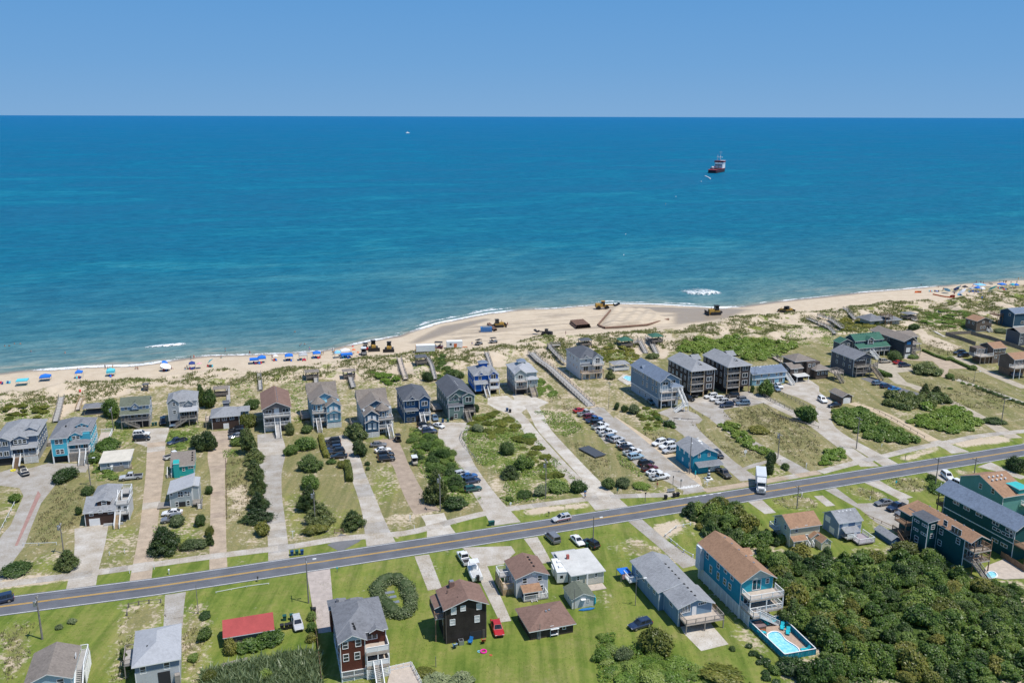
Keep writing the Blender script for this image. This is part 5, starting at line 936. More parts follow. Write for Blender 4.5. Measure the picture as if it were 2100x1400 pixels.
# 33
h=House('beach_house','pale grey green house with rooftop cupola and wide wooden front steps','m',1075,1035,0,0,0,14)
m=S('grey_green_board',(.37,.42,.40),pitch=.2);h.wall(0,0,7.8,11,2.3,7.4,m,trim=WHITE).hip(0,0,7.8,11,7.4,2.1,R_LIGHT,.4);h.wall(0,.3,7.6,10.8,0,2.3,WOODG,'ground_wall');h.wall(-.1,-.9,3.9,0,2.3,7.3,m,'front_bay',WHITE).gable(-.1,-.9,3.9,3,7.3,1.5,'y',R_LIGHT,m,.3);h.wall(2.6,5.0,5.2,7.2,8.6,9.9,m,'cupola').hip(2.6,5.0,5.2,7.2,9.9,.8,R_BLUE,.3);h.win('F',-.9,1.9,6.0,1.5,1.6,'p').win('F',-.9,1.9,3.4,1.5,1.5,'p')
h.deck(-.2,-2.4,4.0,-.9,4.9,DECKT,WHITE,'FLR',None,.3).deck(-.2,-2.4,4.0,-.9,2.4,WOODG,WOODG,'FLR',4.0,.3);h.post(-.1,-2.3,2.4,4.8).post(3.9,-2.3,2.4,4.8).opening(.2,3.7,0,2.0,-.3);h.hip(4.0,-1.4,8.0,3.0,5.2,1.0,R_LIGHT,.25).wall(4.1,-1.2,7.8,0,2.3,5.2,m,'entry_wall',WHITE);h.win('F',-1.2,5.4,4.2,.6,1.0).win('F',-1.2,7.0,4.4,.5,.5);h.stairs(5.8,-1.4,2.4,2.0,'F',.17,.3,DECKT,WOODG);grid(h,'L',0,(2,5,8.5),(3.6,6.0),.8,1.2);h.win('F',0,6.2,6.4,.5,.5,'s')
# 34
h=House('beach_house','white house with charcoal hip roof and arched window near the ramp','m',1745,885,0,0,0,17)
m=S('white_house_board',(.60,.61,.61),pitch=.2);h.wall(0,0,8.4,14,0,7.7,m,trim=WHITE).hip(0,0,8.4,14,7.7,2.3,R_DARK,.4);h.wall(4.6,-.8,8.4,0,0,7.6,m,'front_bay',WHITE).gable(4.6,-.8,8.4,3,7.6,1.6,'y',R_DARK,m,.25);h.win('F',-.8,6.5,6.6,1.5,2.0,'t').win('F',-.8,6.5,3.8,1.7,1.5,'p').win('F',0,2.2,3.7,1.7,1.6,'p').win('F',0,2.2,7.0,.8,.8,'s');h.deck(4.4,-2.0,8.6,-.8,5.2,DECKT,WHITE,'FLR',None,.3).deck(0,-2.0,8.6,0,2.5,DECKT,WOODT,'FLR',2.8,.3);h.shed(.2,-.9,4.4,0,(5.2,5.2,5.7,5.7),R_DARK,.1);h.dormer(1.2,3.4,-.2,3,7.2,7.8,.9,R_DARK,m);h.wall(.3,-.9,4.4,0,0,2.3,m,'ground_wall');h.win('F',-.9,2.8,1.1,1.5,1.6,'p').win('F',-.8,6.4,1.2,1.9,1.6,'p');grid(h,'L',0,(3,6.5,10),(3.6,6.2),.8,1.0)
# 35
h=House('beach_house','tall blue grey house with white balconies and a zigzag white stair','n',445,1175,0,0,0,19)
m=S('steel_blue_board',(.20,.275,.345),pitch=.2);mu=S('ghost_grey_board',(.42,.45,.48),pitch=.25,vertical=True);h.wall(0,0,7.6,20,2.9,9.0,m,trim=WHITE).wall(.1,.2,7.5,19.8,0,2.9,mu,'ground_wall');cube('belt_board',WHITE,h.root,-.06,.1,2.75,0,20,3.0);h.gable(0,-.2,7.6,20,9.0,2.2,'y',R_BLUE,m,.4,.5);h.wall(.0,-.9,3.8,0,2.9,9.0,m,'front_bay',WHITE).gable(-.1,-1.2,3.9,4,8.9,1.3,'y',R_BLUE,m,.3)
grid(h,'L',0,(1.5,4,8,11),(7.7,5.3),.8,1.4);grid(h,'L',0,(12.6,14,15.4,16.8,18.2),(8.0,),.6,1.1);grid(h,'L',.1,(5,9,13),(1.5,),.8,1.2);h.win('F',-.9,1.9,8.2,1.8,.9,'p').win('F',0,5.2,8.4,1.6,.9,'p');h.hip(3.8,-1.8,7.8,2,7.0,1.0,R_BLUE,.2)
for z in(5.6,2.9):h.deck(-.1,-2.2,7.8,-.9,z,DECKT,WHITE,'FLR',None,.3)
for xx in(0,3.8,7.7):h.post(xx,-2.1,0,6.9)
grid(h,'F',-.85,(1.8,),(6.6,4.0),1.8,1.7,'p');grid(h,'F',0,(5.6,),(6.6,4.0,1.4),1.5,1.8,'p');h.opening(.3,3.6,.1,2.4,.1);h.stairs(6.6,-2.2,5.6,1.2,'F',.19,.22,WHITE,WHITE,2.0);h.deck(5.8,-6.8,7.4,-5.6,2.0,WHITE,WHITE,'FR',1.4).stairs(5.8,-6.2,2.0,1.1,'L',.19,.28,WHITE,WHITE)
h.dormer(1.0,3.0,13,15,8.8,9.6,.8,R_BLUE,m,'x')
# 36, 37
for lb,a,b,hh in(('dark brown four storey house with grey roof, left one of the matching pair',775,1080,9.6),('dark brown four storey house with grey roof, right one of the matching pair',1145,1040,9.8)):
 h=House('beach_house',lb,'n',a,b,0,0,0,18.5);m=S('dark_taupe_shake',(.072,.058,.052),pitch=.22,shake=True,var=.07)
 h.wall(0,1.8,5.0,16,2.2,hh,m,trim=WHITE).wall(5.0,0,9.0,16,2.2,hh,m,'front_wall',WHITE).wall(.2,3.0,8.8,15.6,0,2.2,DARK,'ground_wall');h.shell([[(-.4,-.6,hh),(9.4,-.6,hh),(4.5,4.6,hh+2.0)],[(9.4,-.6,hh),(9.4,16.4,hh),(4.5,16.4,hh+2.0),(4.5,4.6,hh+2.0)],[(-.4,16.4,hh),(-.4,-.6,hh),(4.5,4.6,hh+2.0),(4.5,16.4,hh+2.0)]],R_GREY,.2)  # DARK ground level box stands in for the shade between the stilts
 g=MB();g._add([(0,16,hh),(9,16,hh),(4.5,16,hh+1.8)],[(2,1,0)]);h.obj('gable_wall',g,m);h.dormer(3.2,5.8,2.2,6,hh+.7,hh+.75,.9,R_GREY,DARK);h.dormer(6.5,9.2,10,14,hh+.2,hh+.9,1.0,R_GREY,m,'x')
 for z in(2.3,4.8,7.3):h.deck(0,-.1,5.0,1.8,z,DECKG,WOODG,'FL',None,.35);grid(h,'F',1.8,(1.4,3.6),(z+1.2,),1.7,1.8,'p');h.win('F',0,7.0,z+1.35,1.9,1.4,'p')
 for xx in(.1,4.9):h.post(xx,0,0,hh-.1,WOODT,.2)
 for xx in(8.9,5.1):h.post(xx,.15,0,2.2,WOODT,.25)
 grid(h,'L',0,(4.0,6.6,9.6,12.4,14.8),(8.6,6.0,3.5),.8,1.3);h.deck(9.1,11,11.5,16,2.3,WOODG,WOODG,'FR',2.4)
 # 38
h=House('motel','long pale blue two storey motel with blue grey roof and white end stair','n',1410,960,0,0,0,18,'motel')
m=S('baby_blue_board',(.30,.44,.55),pitch=.2);mu=S('aqua_lower_board',(.26,.48,.60));h.wall(0,0,13.6,7.0,2.3,4.5,m,trim=WHITE).wall(.05,.15,13.5,6.9,0,2.3,mu,'lower_wall').gable(0,0,13.6,7.0,4.5,1.5,'x',R_BLUE,m,.4,.5);cube('belt_board',WHITE,h.root,0,-.06,2.2,13.6,0,2.4);grid(h,'F',0,(3.6,6.6,9.8),(3.6,),.7,.8);h.win('F',0,11.6,3.6,1.2,1.2,'p');grid(h,'F',.15,(2.5,5.5,8.5,11.8),(1.2,),1.3,1.4,'p');h.stairs(14.6,.5,2.4,1.2,'F',.18,.3,WHITE,WHITE).deck(13.7,.4,15.3,3.4,2.4,DECKG,WHITE,'RB')
for q in range(9):h.vent(1.5+q*1.3,3.5,5.9,WHITE)
# 39 lodge
h=House('beach_house','sprawling weathered brown lodge with stacked roofs and a white carport','n',1800,905,0,0,0,18)
m=S('driftwood_brown_board',(.125,.10,.085),pitch=.22,shake=True,var=.08);h.wall(0,0,5.0,7.0,0,4.6,m,trim=paint('lodge_trim',(.2,.16,.13))).gable(0,0,5.0,7.0,4.6,1.2,'x',R_WEATH,m,.3);h.wall(3.6,2.6,8.0,10.0,0,6.4,m,'mid_wall').hip(3.4,2.4,11,10.0,6.4,1.8,R_WEATH,.5).wall(7.5,1.0,13,9,0,6.0,m,'main_wall');h.hip(9.6,-1.5,15.5,3.5,3.6,1.4,R_WEATH,.4).wall(10,-1.2,15.2,3.2,0,3.6,m,'front_wall');h.shed(.8,-2.8,6.0,0,(2.3,2.3,2.6,2.6),R_PALE,.1)
for xx in(1.0,5.8):h.post(xx,-2.6,0,2.3)
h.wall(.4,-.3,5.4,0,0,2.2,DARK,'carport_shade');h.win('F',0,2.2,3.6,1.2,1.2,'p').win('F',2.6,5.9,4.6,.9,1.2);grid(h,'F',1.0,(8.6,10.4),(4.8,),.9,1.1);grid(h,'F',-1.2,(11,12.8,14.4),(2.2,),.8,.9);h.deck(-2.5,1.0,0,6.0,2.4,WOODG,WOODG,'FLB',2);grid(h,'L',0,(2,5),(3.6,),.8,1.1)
h.deck(15.4,-4.5,19.4,-.5,2.6,DECKT,WOODG,'FLRB',2).stairs(16,-4.5,2.6,1.2,'F',.18,.28,WOODG,WOODG)
# 40
h=House('beach_house','charcoal grey house with dark gable roof and wooden decks facing the blue cars','o',340,1060,0,0,0,17)
m=S('graphite_board',(.12,.125,.145),pitch=.2);h.wall(0,0,5.4,13,0,6.6,m,trim=WHITE).gable(0,-.2,9.4,13,6.6,2.0,'y',R_MID,m,.35,.5).wall(5.4,2.4,9.3,13,0,6.6,m,'rear_wall',WHITE);grid(h,'F',0,(.8,1.9,3.0,4.2),(5.5,),.75,1.1)
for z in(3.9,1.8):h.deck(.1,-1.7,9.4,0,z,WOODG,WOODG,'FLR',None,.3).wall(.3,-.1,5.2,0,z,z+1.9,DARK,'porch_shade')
for xx in(.2,3.2,6.2,9.3):h.post(xx,-1.6,0,6.2 if xx>5 else 3.9,WOODG)
h.stairs(6.6,-1.7,3.9,1.4,'F',.18,.27,WOODT,WOODG);grid(h,'L',0,(2,5.4,9.4),(5.6,3.3),.8,1.1);grid(h,'F',2.4,(6.6,8.2),(5.2,),1.0,1.7,'p')
# 41
h=House('beach_house','dark house with green gable roofs, white bay windows and white side stair','o',400,870,0,0,0,17)
m=S('slate_green_board',(.105,.125,.14),pitch=.2);h.wall(0,2.6,13.0,8.6,0,6.4,m,trim=WHITE).gable(0,2.6,13.0,8.6,6.4,2.0,'x',R_GREEN,m,.4);h.shed(-.3,-.3,14.6,2.6,(4.0,4.0,5.2,5.2),R_GREEN,.2);h.deck(0,-.2,14.5,2.6,2.3,DECKG,WHITE,'FLR',2.6).wall(.2,2.5,13,2.6,2.3,4.2,m,'porch_wall');grid(h,'F',2.6,(1.6,3.2,10.6),(5.8,),.9,.9);h.win('F',2.6,9.8,5.8,2.6,.9,'p');h.wall(5.0,1.4,7.6,2.7,4.6,6.8,m,'bay_window',WHITE).gable(5.0,1.4,7.6,4,6.8,.9,'y',R_GREEN,m,.25).win('F',1.4,6.3,5.9,2.0,1.3,'p');h.wall(-6.0,4.0,0,8.0,0,5.6,m,'side_wing',WHITE).gable(-6.0,4.0,0,8.0,5.6,1.4,'y',R_GREEN,m,.3);grid(h,'F',4.0,(-4.6,-2.0),(4.6,),.8,1.1)
for xx in(0.2,3.6,7.0,10.6,14.3):h.post(xx,-.1,2.3,3.9)
h.stairs(5.6,-.2,2.4,1.5,'F',.17,.32,WHITE,WHITE);grid(h,'F',2.5,(3,9,11),(3.2,),1.3,1.3,'p')
for q in range(9):h.vent(2+q*1.15,5.3,8.2,R_GREEN)
# 42
h=House('beach_house','large charcoal house with weathered brown roof and bright blue window panels','o',860,875,0,0,0,17)
m=S('iron_board',(.075,.08,.09),pitch=.2);bl=paint('bright_blue_panel',(.02,.17,.42),.5);h.wall(0,0,3.8,19,0,7.2,m).wall(3.8,7.0,12.0,17,0,6.6,m,'side_wing').gable(-.6,-.2,5.0,19,7.2,1.5,'y',R_WEATH,m,.5,.65);h.gable(3.6,7.0,12.2,16,6.6,1.3,'x',R_WEATH,m,.4);h.hip(4.4,2.0,9.4,7.4,5.0,.9,R_WEATH,.3);h.door('F',0,1.9,5.6,1.9,1.2,bl,'blue_shutter').win('F',0,1.9,3.4,1.7,1.6,'v').door('F',0,1.9,0,2.6,1.7,WHITE,'garage_door');h.deck(3.9,1.6,9.6,7,2.4,DECKG,WOODG,'FR',2.6).stairs(4.8,1.6,2.4,1.3,'F',.18,.28,WOODG,WOODG)
for xx in(4.6,9.2):h.post(xx,2.2,2.4,4.9,WOODG)
grid(h,'L',0,(9,10.4,11.8),(5.6,),.8,1.2);grid(h,'F',7.0,(9.6,),(5.6,),.9,1.2)
# 43
h=House('beach_cottage','low grey roofed cottage with a rooftop sun deck half hidden by dunes','o',520,560,0,0,0,17)
m=S('beige_grey_board',(.40,.40,.34),pitch=.2);h.wall(0,0,13.5,7.0,0,2.6,m).hip(-1,-.6,7.0,8,2.6,2.2,R_MID,.3).hip(7.4,-1.4,15.4,6,2.4,1.8,R_MID,.4).wall(7.8,-1.0,15,5.6,0,2.4,m,'right_wall');h.deck(6.6,-1.6,10.4,2.2,4.0,WOODG,WOODB,'FLRB',1.8);h.win('F',-1.0,12.6,1.4,.8,.9).door('F',-1.0,10.2,0,.9,1.9,WOODB)
# 44
h=House('beach_cottage','small brown cottage with tan gable roof beside the fenced sandy yard','o',1605,605,0,0,0,15)
m=S('walnut_board',(.16,.125,.10),pitch=.22,shake=True,var=.08);h.wall(0,0,8.0,6.6,.5,5.0,m,trim=paint('tan_trim',(.3,.25,.2))).wall(.1,.1,7.9,6.5,0,.5,CG,'foundation').gable(0,0,8.0,6.6,5.0,1.4,'y',R_TAN,m,.35);grid(h,'F',0,(3.4,7.0),(4.4,),.8,.8);grid(h,'F',0,(2.6,4.2),(2.0,),.8,1.0);h.opening(5.4,6.9,.9,2.7,0).stairs(6.1,-.4,1.0,1.6,'F',.18,.3,DECKG,WHITE);grid(h,'L',0,(2,4.6),(3.6,),.8,1.0)
# 45
h=House('beach_house','brown house on stilts with tan roof and long furnished side deck','o',1770,925,0,4.0,0,16)
h.wall(4.0,0,9.8,6.8,0,6.0,m,trim=WHITE).gable(4.0,0,9.8,6.8,6.0,1.5,'x',R_TAN,m,.35,.5);h.wall(-1.0,3.0,4.0,6.8,2.4,5.6,m,'side_wall',WHITE);h.deck(-2.2,-.4,4.0,3.0,3.2,DECKT,WHITE,'FL',None,.35).deck(-1.5,3.2,4.0,6,2.4,DECKT,WHITE,'L',None)
for xx in(-2.0,.2,2.2,3.8):h.post(xx,-.2,0,3.0,WOODG,.22)
h.wall(.6,1.0,4.0,6.4,0,2.6,WOODB,'storage_wall');grid(h,'F',0,(5.2,7.0,8.8),(5.0,),.8,1.0);grid(h,'F',0,(5.4,8.6),(2.6,),.9,1.2);grid(h,'F',3.0,(.2,1.7,3.1),(4.4,),1.0,1.6,'p')
# 46
h=House('beach_house','brown house on stilts with tan roof cut by the right edge, car parked beneath','o',2010,1085,0,0,0,16)
h.deck(-1.6,-.6,6.6,2.0,4.3,DECKT,WHITE,'FL',2.6,.35).wall(.6,2.0,7.6,9.0,2.6,6.8,m,trim=WHITE).gable(.6,2.0,7.6,9.0,6.8,1.5,'x',R_TAN,m,.35);grid(h,'F',2.0,(1.8,3.6,5.6),(5.6,),1.1,1.7,'p');h.wall(.8,3.6,7.4,8.8,0,2.6,WOODB,'storage_wall');h.wall(-1.4,.4,6.4,2.0,2.8,4.0,WOODB,'fascia_wall')
# 47, 48
h=House('beach_house','dark blue house with blue grey roof far up at the right edge','o',1985,560,0,0,0,17);m=S('deep_blue_board',(.045,.10,.15),pitch=.2)
h.wall(0,0,9,8,0,6.6,m,trim=WHITE).gable(0,0,9,8,6.6,1.6,'x',R_BLUE,m,.4);h.win('L',0,2.6,5.6,.9,1.1).win('F',0,5,2.2,1.4,1.0);h.wall(0,-.05,9,0,0,.7,WHITE,'foundation');h.deck(-3,6,0,11,4.4,WOODB,WOODB,'FLB',2)
h=House('beach_house','grey blue house behind the dark fence at the right edge','o',2045,745,0,0,0,17);h.wall(0,0,8,7,0,5.6,S('graphite_board',(.12,.125,.145)),trim=WHITE).gable(0,0,8,7,5.6,1.4,'x',R_WEATH,None,.4);grid(h,'F',0,(1.0,3.0),(4.4,1.8),.8,1.1)
# 49 garage
h=House('garage','small brown garage with weathered roof and white door beside parked cars','o',230,1340,0,0,0,17,'garage');m=S('driftwood_brown_board',(.125,.10,.085));h.wall(0,0,3.9,6.4,0,2.5,m).gable(0,0,3.9,6.4,2.5,.9,'y',R_WEATH,m,.35).door('F',0,1.9,0,2.8,2.0,WHITE,'garage_door')
# 50 shop
h=House('shop','turquoise shop with grey gable roof by the beach car park','i',800,640,0,0,0,17,'shop')
m=S('shop_turquoise_board',(.022,.27,.38),pitch=.2);h.wall(0,0,7.2,9.6,0,4.8,m,trim=m).gable(0,0,7.2,9.6,4.8,1.6,'y',R_GREY,m,.35,.5);h.W('F',0,'i','870,470,.6,.9 970,458,.6,.9');h.shed(.6,-2.2,7.8,0,(2.3,2.3,2.9,2.9),R_MID,.15);h.wall(1.0,-1.3,4.4,0,0,2.2,m,'porch_wall');h.door('F',-1.0,6.0,.2,2.6,1.8,WHITE,'roller_door');h.wall(4.45,-1.0,7.6,0,0,2.3,m,'porch_wall')
grid(h,'L',0,(2.2,5.0,7.6),(3.9,),.5,.8,'v');grid(h,'L',0,(1.8,5.6),(1.6,),.5,.9,'v');h.vent(2.4,5.4,5.9,WHITE).vent(5.4,2.0,5.5,BLACK);cube('skylight',WHITE,h.root,4.6,4.0,5.95,5.0,4.8,6.1);cube('solar_panel',WHITE,h.root,5.0,6.0,5.8,5.8,7.2,5.95);h.ac(-.7,.6)
# ------------------------------------------------------------------ plants: crowns of many leaf clumps over lobes, shared by their kind
def foliage(name,a,b,c,trans=.22):
 m=bpy.data.materials.new(name);m.use_nodes=True;nt=m.node_tree;nt.nodes.clear();out=N(nt,'ShaderNodeOutputMaterial')
 oi=N(nt,'ShaderNodeObjectInfo');p=pos(nt);n1=noise(nt,p,.55,3);A=N(nt,'ShaderNodeAttribute',attribute_name='leaf')
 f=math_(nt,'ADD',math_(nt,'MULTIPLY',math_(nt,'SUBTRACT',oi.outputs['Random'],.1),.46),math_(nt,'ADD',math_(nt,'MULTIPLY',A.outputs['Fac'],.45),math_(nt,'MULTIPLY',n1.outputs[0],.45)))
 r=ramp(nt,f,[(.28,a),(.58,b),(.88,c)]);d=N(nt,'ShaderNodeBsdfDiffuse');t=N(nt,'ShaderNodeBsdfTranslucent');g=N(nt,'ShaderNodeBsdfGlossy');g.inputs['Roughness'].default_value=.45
 nt.links.new(r.outputs[0],d.inputs[0]);nt.links.new(mixc(nt,.5,r.outputs[0],(.16,.2,.03),'MIX'),t.inputs[0]);mx=N(nt,'ShaderNodeMixShader');mx.inputs[0].default_value=trans;nt.links.new(d.outputs[0],mx.inputs[1]);nt.links.new(t.outputs[0],mx.inputs[2])
 m2=N(nt,'ShaderNodeMixShader');m2.inputs[0].default_value=.035;nt.links.new(mx.outputs[0],m2.inputs[1]);nt.links.new(g.outputs[0],m2.inputs[2]);nt.links.new(m2.outputs[0],out.inputs[0]);MAT[name]=m;return m
F_DARK=foliage('dark_green_leaves',(.022,.048,.012),(.052,.098,.020),(.115,.165,.04));F_MID=foliage('green_leaves',(.04,.085,.012),(.095,.165,.026),(.185,.25,.055));F_LIGHT=foliage('bright_green_leaves',(.07,.135,.016),(.145,.235,.032),(.24,.30,.065));F_OLIVE=foliage('olive_leaves',(.05,.07,.012),(.125,.145,.022),(.24,.225,.045));F_GREY=foliage('grey_green_leaves',(.06,.09,.03),(.15,.19,.08),(.28,.32,.16));F_DRY=foliage('dry_tufts',(.16,.13,.07),(.30,.255,.14),(.46,.40,.25),.5);F_PINE=foliage('pine_needles',(.024,.048,.015),(.072,.112,.030),(.18,.205,.065))
F_WOOD=foliage('woodland_leaves',(.022,.050,.010),(.082,.155,.022),(.21,.285,.050),.34);F_LAWN=foliage('grass_blades',(.07,.12,.018),(.13,.19,.035),(.25,.25,.09));F_BEACH=foliage('beach_grass',(.15,.18,.045),(.29,.30,.11),(.48,.42,.22),.5)
F_REED=foliage('reed_blades',(.16,.22,.10),(.29,.36,.18),(.42,.47,.27),.5);BARK=paint('bark',(.13,.10,.08),.9,.25,3)
def leaf_cloud(P_,Nrm,size,rng,droop=.35,aspect=1.0):
 """one bent quad per point, facing roughly outward"""
 n=len(P_);d=Nrm+rng.normal(0,.38,(n,3))+np.array([.1,0,.55]);d/=np.linalg.norm(d,axis=1)[:,None]+1e-9;r=rng.normal(0,1,(n,3));a=np.cross(d,r);a/=np.linalg.norm(a,axis=1)[:,None]+1e-9;b=np.cross(d,a)
 s=size*(.6+.8*rng.random(n))[:,None];A_=a*s;B_=b*s*aspect;V=np.stack([P_-A_*.9,P_-B_*.8-d*s*droop,P_+A_,P_+B_*.8-d*s*droop],1).reshape(-1,3);return V,np.arange(4*n,dtype=np.int32).reshape(-1,4),np.repeat(rng.random(n),4)
def leafy(name,V,F,L,mat):
 me=np_mesh(name,V,F,mat);a=me.attributes.new('leaf','FLOAT','POINT');a.data.foreach_set('value',L.astype(np.float32));return me
def lobes(kind,rng):
 if kind=='round':L=[((0,0,.45),(.78,.78,.46))]+[((.55*math.cos(t),.55*math.sin(t),.30+.3*rng.random()),(.40+.12*rng.random(),)*2+(.30+.1*rng.random(),))for t in rng.random(9)*6.3]+[((.35*math.cos(t),.35*math.sin(t),.66),(.36,.36,.30))for t in rng.random(4)*6.3]
 elif kind=='spread':L=[((.5*math.cos(t)*q,.5*math.sin(t)*q,.35+.38*rng.random()*(1.2-q)),(.20+.18*rng.random(),)*2+(.15+.14*rng.random(),))for t,q in zip(rng.random(28)*6.3,.25+.98*rng.random(28))]+[((0,0,.4),(.6,.6,.42))]
 elif kind=='pine':L=[((.14*rng.normal(),.14*rng.normal(),.22),(.62,.62,.24))]+[((.62*(1-z)**.8*math.cos(t),.62*(1-z)**.8*math.sin(t),z),(.30*(1.15-z*.7),)*2+(.13,))for z,t in zip(np.linspace(.12,.92,22),np.arange(22)*2.4)]+[((0,0,.62),(.26,.26,.34))]
 elif kind=='column':L=[((.1*rng.normal(),.1*rng.normal(),z),(.62-.4*abs(z-.4),)*2+(.2,))for z in np.linspace(.15,.85,9)]
 elif kind=='crown':L=[((.60*math.cos(t)*q,.60*math.sin(t)*q,.20+.58*rng.random()*(1.3-q)),(.16+.15*rng.random(),)*2+(.10+.11*rng.random(),))for t,q in zip(rng.random(38)*6.3,.15+.98*rng.random(38))]+[((0,0,.40),(.50,.50,.34))]
 return L
def crown_mesh(name,kind,mat,n,size,seed):
 rng=np.random.default_rng(seed);L=lobes(kind,rng);Pts,Nr,LB=[],[],[];w=np.array([r[0]*r[0]for _,r in L]);w=w/w.sum()
 for(c,r),q in zip(L,w):
  k=int(n*q*1.5)+3;d=rng.normal(0,1,(k,3));d/=np.linalg.norm(d,axis=1)[:,None];rad=(.70+.34*rng.random(k)+.45*(rng.random(k)<.22)*rng.random(k))[:,None];p=np.array(c)+d*np.array(r)*rad;keep=p[:,2]>.015
  for c2,r2 in L:
   if c2 is c:continue
   keep&=(((p-np.array(c2))/np.array(r2))**2).sum(1)>.55
  Pts.append(p[keep]);LB.append(np.full(keep.sum(),rng.random()));Nr.append((d/np.array(r)*max(r))[keep])
 P_=np.concatenate(Pts);D_=np.concatenate(Nr);D_[:,2]+=.25;D_/=np.linalg.norm(D_,axis=1)[:,None]
 if kind=='pine':V,F,Lf=leaf_cloud(P_,D_,size,rng,.5,.45)
 else:V,F,Lf=leaf_cloud(P_,D_,size,rng)
 Lf=Lf*.5+np.repeat(np.concatenate(LB),4)*.5
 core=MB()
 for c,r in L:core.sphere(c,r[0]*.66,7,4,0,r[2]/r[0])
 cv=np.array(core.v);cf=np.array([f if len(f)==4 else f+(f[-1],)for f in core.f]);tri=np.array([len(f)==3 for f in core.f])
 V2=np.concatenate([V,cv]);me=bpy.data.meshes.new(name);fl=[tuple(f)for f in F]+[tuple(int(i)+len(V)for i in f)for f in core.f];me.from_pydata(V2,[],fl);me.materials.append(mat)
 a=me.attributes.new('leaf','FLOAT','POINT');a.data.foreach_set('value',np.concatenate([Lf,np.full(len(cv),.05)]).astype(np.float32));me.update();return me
CR={}
def crown(kind,mat,var,n=2600,size=.085):
 k=(kind,mat.name,var)
 if k not in CR:CR[k]=crown_mesh(f'{kind}_foliage',kind,mat,n,size,hash((kind,var))%1000 if False else(len(kind)*31+var*7+len(mat.name)))
 return CR[k]
TRUNKS={}
def trunk_mesh(v):
 if v not in TRUNKS:
  rng=random.Random(v+5);mb=MB();top=Vector((rng.uniform(-.1,.1),rng.uniform(-.1,.1),.62));mb.cyl((0,0,-.03),top,.07,.035,6)
  for q in range(5):z=.25+.07*q;t=q*2.4+rng.random();mb.cyl((top.x*z,top.y*z,z),(.42*math.cos(t),.42*math.sin(t),z+.28),.03,.012,5)
  TRUNKS[v]=mb.mesh('trunk',BARK)
 return TRUNKS[v]
NV=[0]
def plant(name,label,cat,xy,w,h,kind,mat,group=None,trunk=False,z=None,parts=True):
 NV[0]+=1;v=NV[0]%3;rz=random.random()*6.28;zz=gz(*xy)if z is None else z;me=crown(kind,mat,v,3600 if w>5 else 2600,.052 if w>5 else .072);ax_=random.uniform(.80,1.22);sc=(w/2*ax_,w/2/ax_,h*random.uniform(.88,1.15))
 if trunk:
  r=empty(name,(xy[0],xy[1],zz-.05),rz,label,cat,group);r.rotation_euler=(random.uniform(-.13,.13),random.uniform(-.13,.13),rz);link('crown',me,r,scale=sc);link('trunk',trunk_mesh(v),r,scale=sc);return r
 return tag(link(name,me,None,(xy[0],xy[1],zz-.05),(random.uniform(-.15,.15),random.uniform(-.15,.15),rz),sc),label,cat,group)
def bush(spec,label,kind='round',mat=None,name='shrub',group=None,trunk=False,flat=.8,cat=None):
 """spec: 'tile x0,x1,ybase,ytop' bounding box of the plant in the photo"""
 t,q=spec.split();x0,x1,yb,yt=[float(k)for k in q.split(',')];A=px(t,(x0+x1)/2,yb);sc_=ppm(A[1]);w=(x1-x0)/5/sc_*(1.4 if kind=='pine' else 1.25 if kind=='column' else 1.12)
 hpx=(yb-yt)/(5 if t!='p' else 1);dep=w*sc_*(A[1]-HOR)/FPX;h=max(.5,(hpx-dep*.5)/sc_*(1.35 if kind=='pine' else 1.1)*flat/.8)
 c=on_plane(A);r=math.hypot(*c);k=(r+w*.46)/r;xy=(c[0]*k,c[1]*k);return plant(name,label,cat or('tree' if name.endswith('tree')else 'shrub'),xy,w,h,kind,mat or F_MID,group,trunk)
B=bush
# ---- named single plants
B('a 30,350,330,125','big rounded juniper at the bottom left beside the pale drive','spread',F_DARK);B('a 580,830,285,40','dark pine bush in front of the utility pole at lower left','pine',F_PINE,'pine_tree',None,True)
B('f 1535,1880,1535,1235','large dark pine between the lane and the tan brick drive near the road','pine',F_PINE,'pine_tree',None,True);B('f 1870,2110,1465,1330','mid green rounded bush right of the large roadside pine','round',F_GREY);B('f 2000,2110,1205,1065','dark round bush on sand below the pale grey modern cottage','round',F_DARK)
B('g 0,85,1310,1180','yellow green bush left of the tan brick drive by the road','round',F_OLIVE);B('g 0,100,1410,1265','small dark conifer left of the tan brick drive by the path','pine',F_PINE,'pine_tree',None,True);B('f 1750,1925,1215,1060','grey green shrub in front of the parked grey car','spread',F_GREY)
B('f 580,800,760,595','dense oval bush at the edge of the pale concrete court','round',F_DARK);B('f 975,1265,440,270','wide green bush right of the aqua house','spread',F_MID);B('f 915,1040,560,440','green bush below the aqua house stairs','round',F_MID);B('f 850,975,885,780','bush at the left side of the dark brown cottage','round',F_DARK);B('f 775,855,1085,960','small upright bush left of the brown cottage garage','spread',F_DARK);B('f 85,245,960,830','bush at the bend of the white rail fence','spread',F_MID)
B('g -70,125,450,150','large dark tree left of the tan brick drive','crown',F_PINE,'coastal_tree',None,True);B('g 350,560,480,150','tall grey green pine right of the dark hip roofed house','crown',F_PINE,'pine_tree',None,True);B('g 365,555,190,30','yellow green rounded tree beside the brown roofed balcony house','round',F_OLIVE,'coastal_tree',None,True);B('g 275,400,385,285','low bright bush by the parked black cars','round',F_MID)
for i,q in enumerate(('400,610,585,400','420,610,740,530','460,635,890,670','440,660,1070,860','400,690,1215,1010','490,690,1325,1130')):B('g '+q,('dark windblown cedar, %s in the row between the two drives'%('farthest','second from the beach','third from the beach','fourth from the beach','second from the road','nearest the road')[i]),'pine' if i<5 else 'spread',F_PINE if i<5 else F_OLIVE,'cedar_tree','row of cedars between two drives',True)
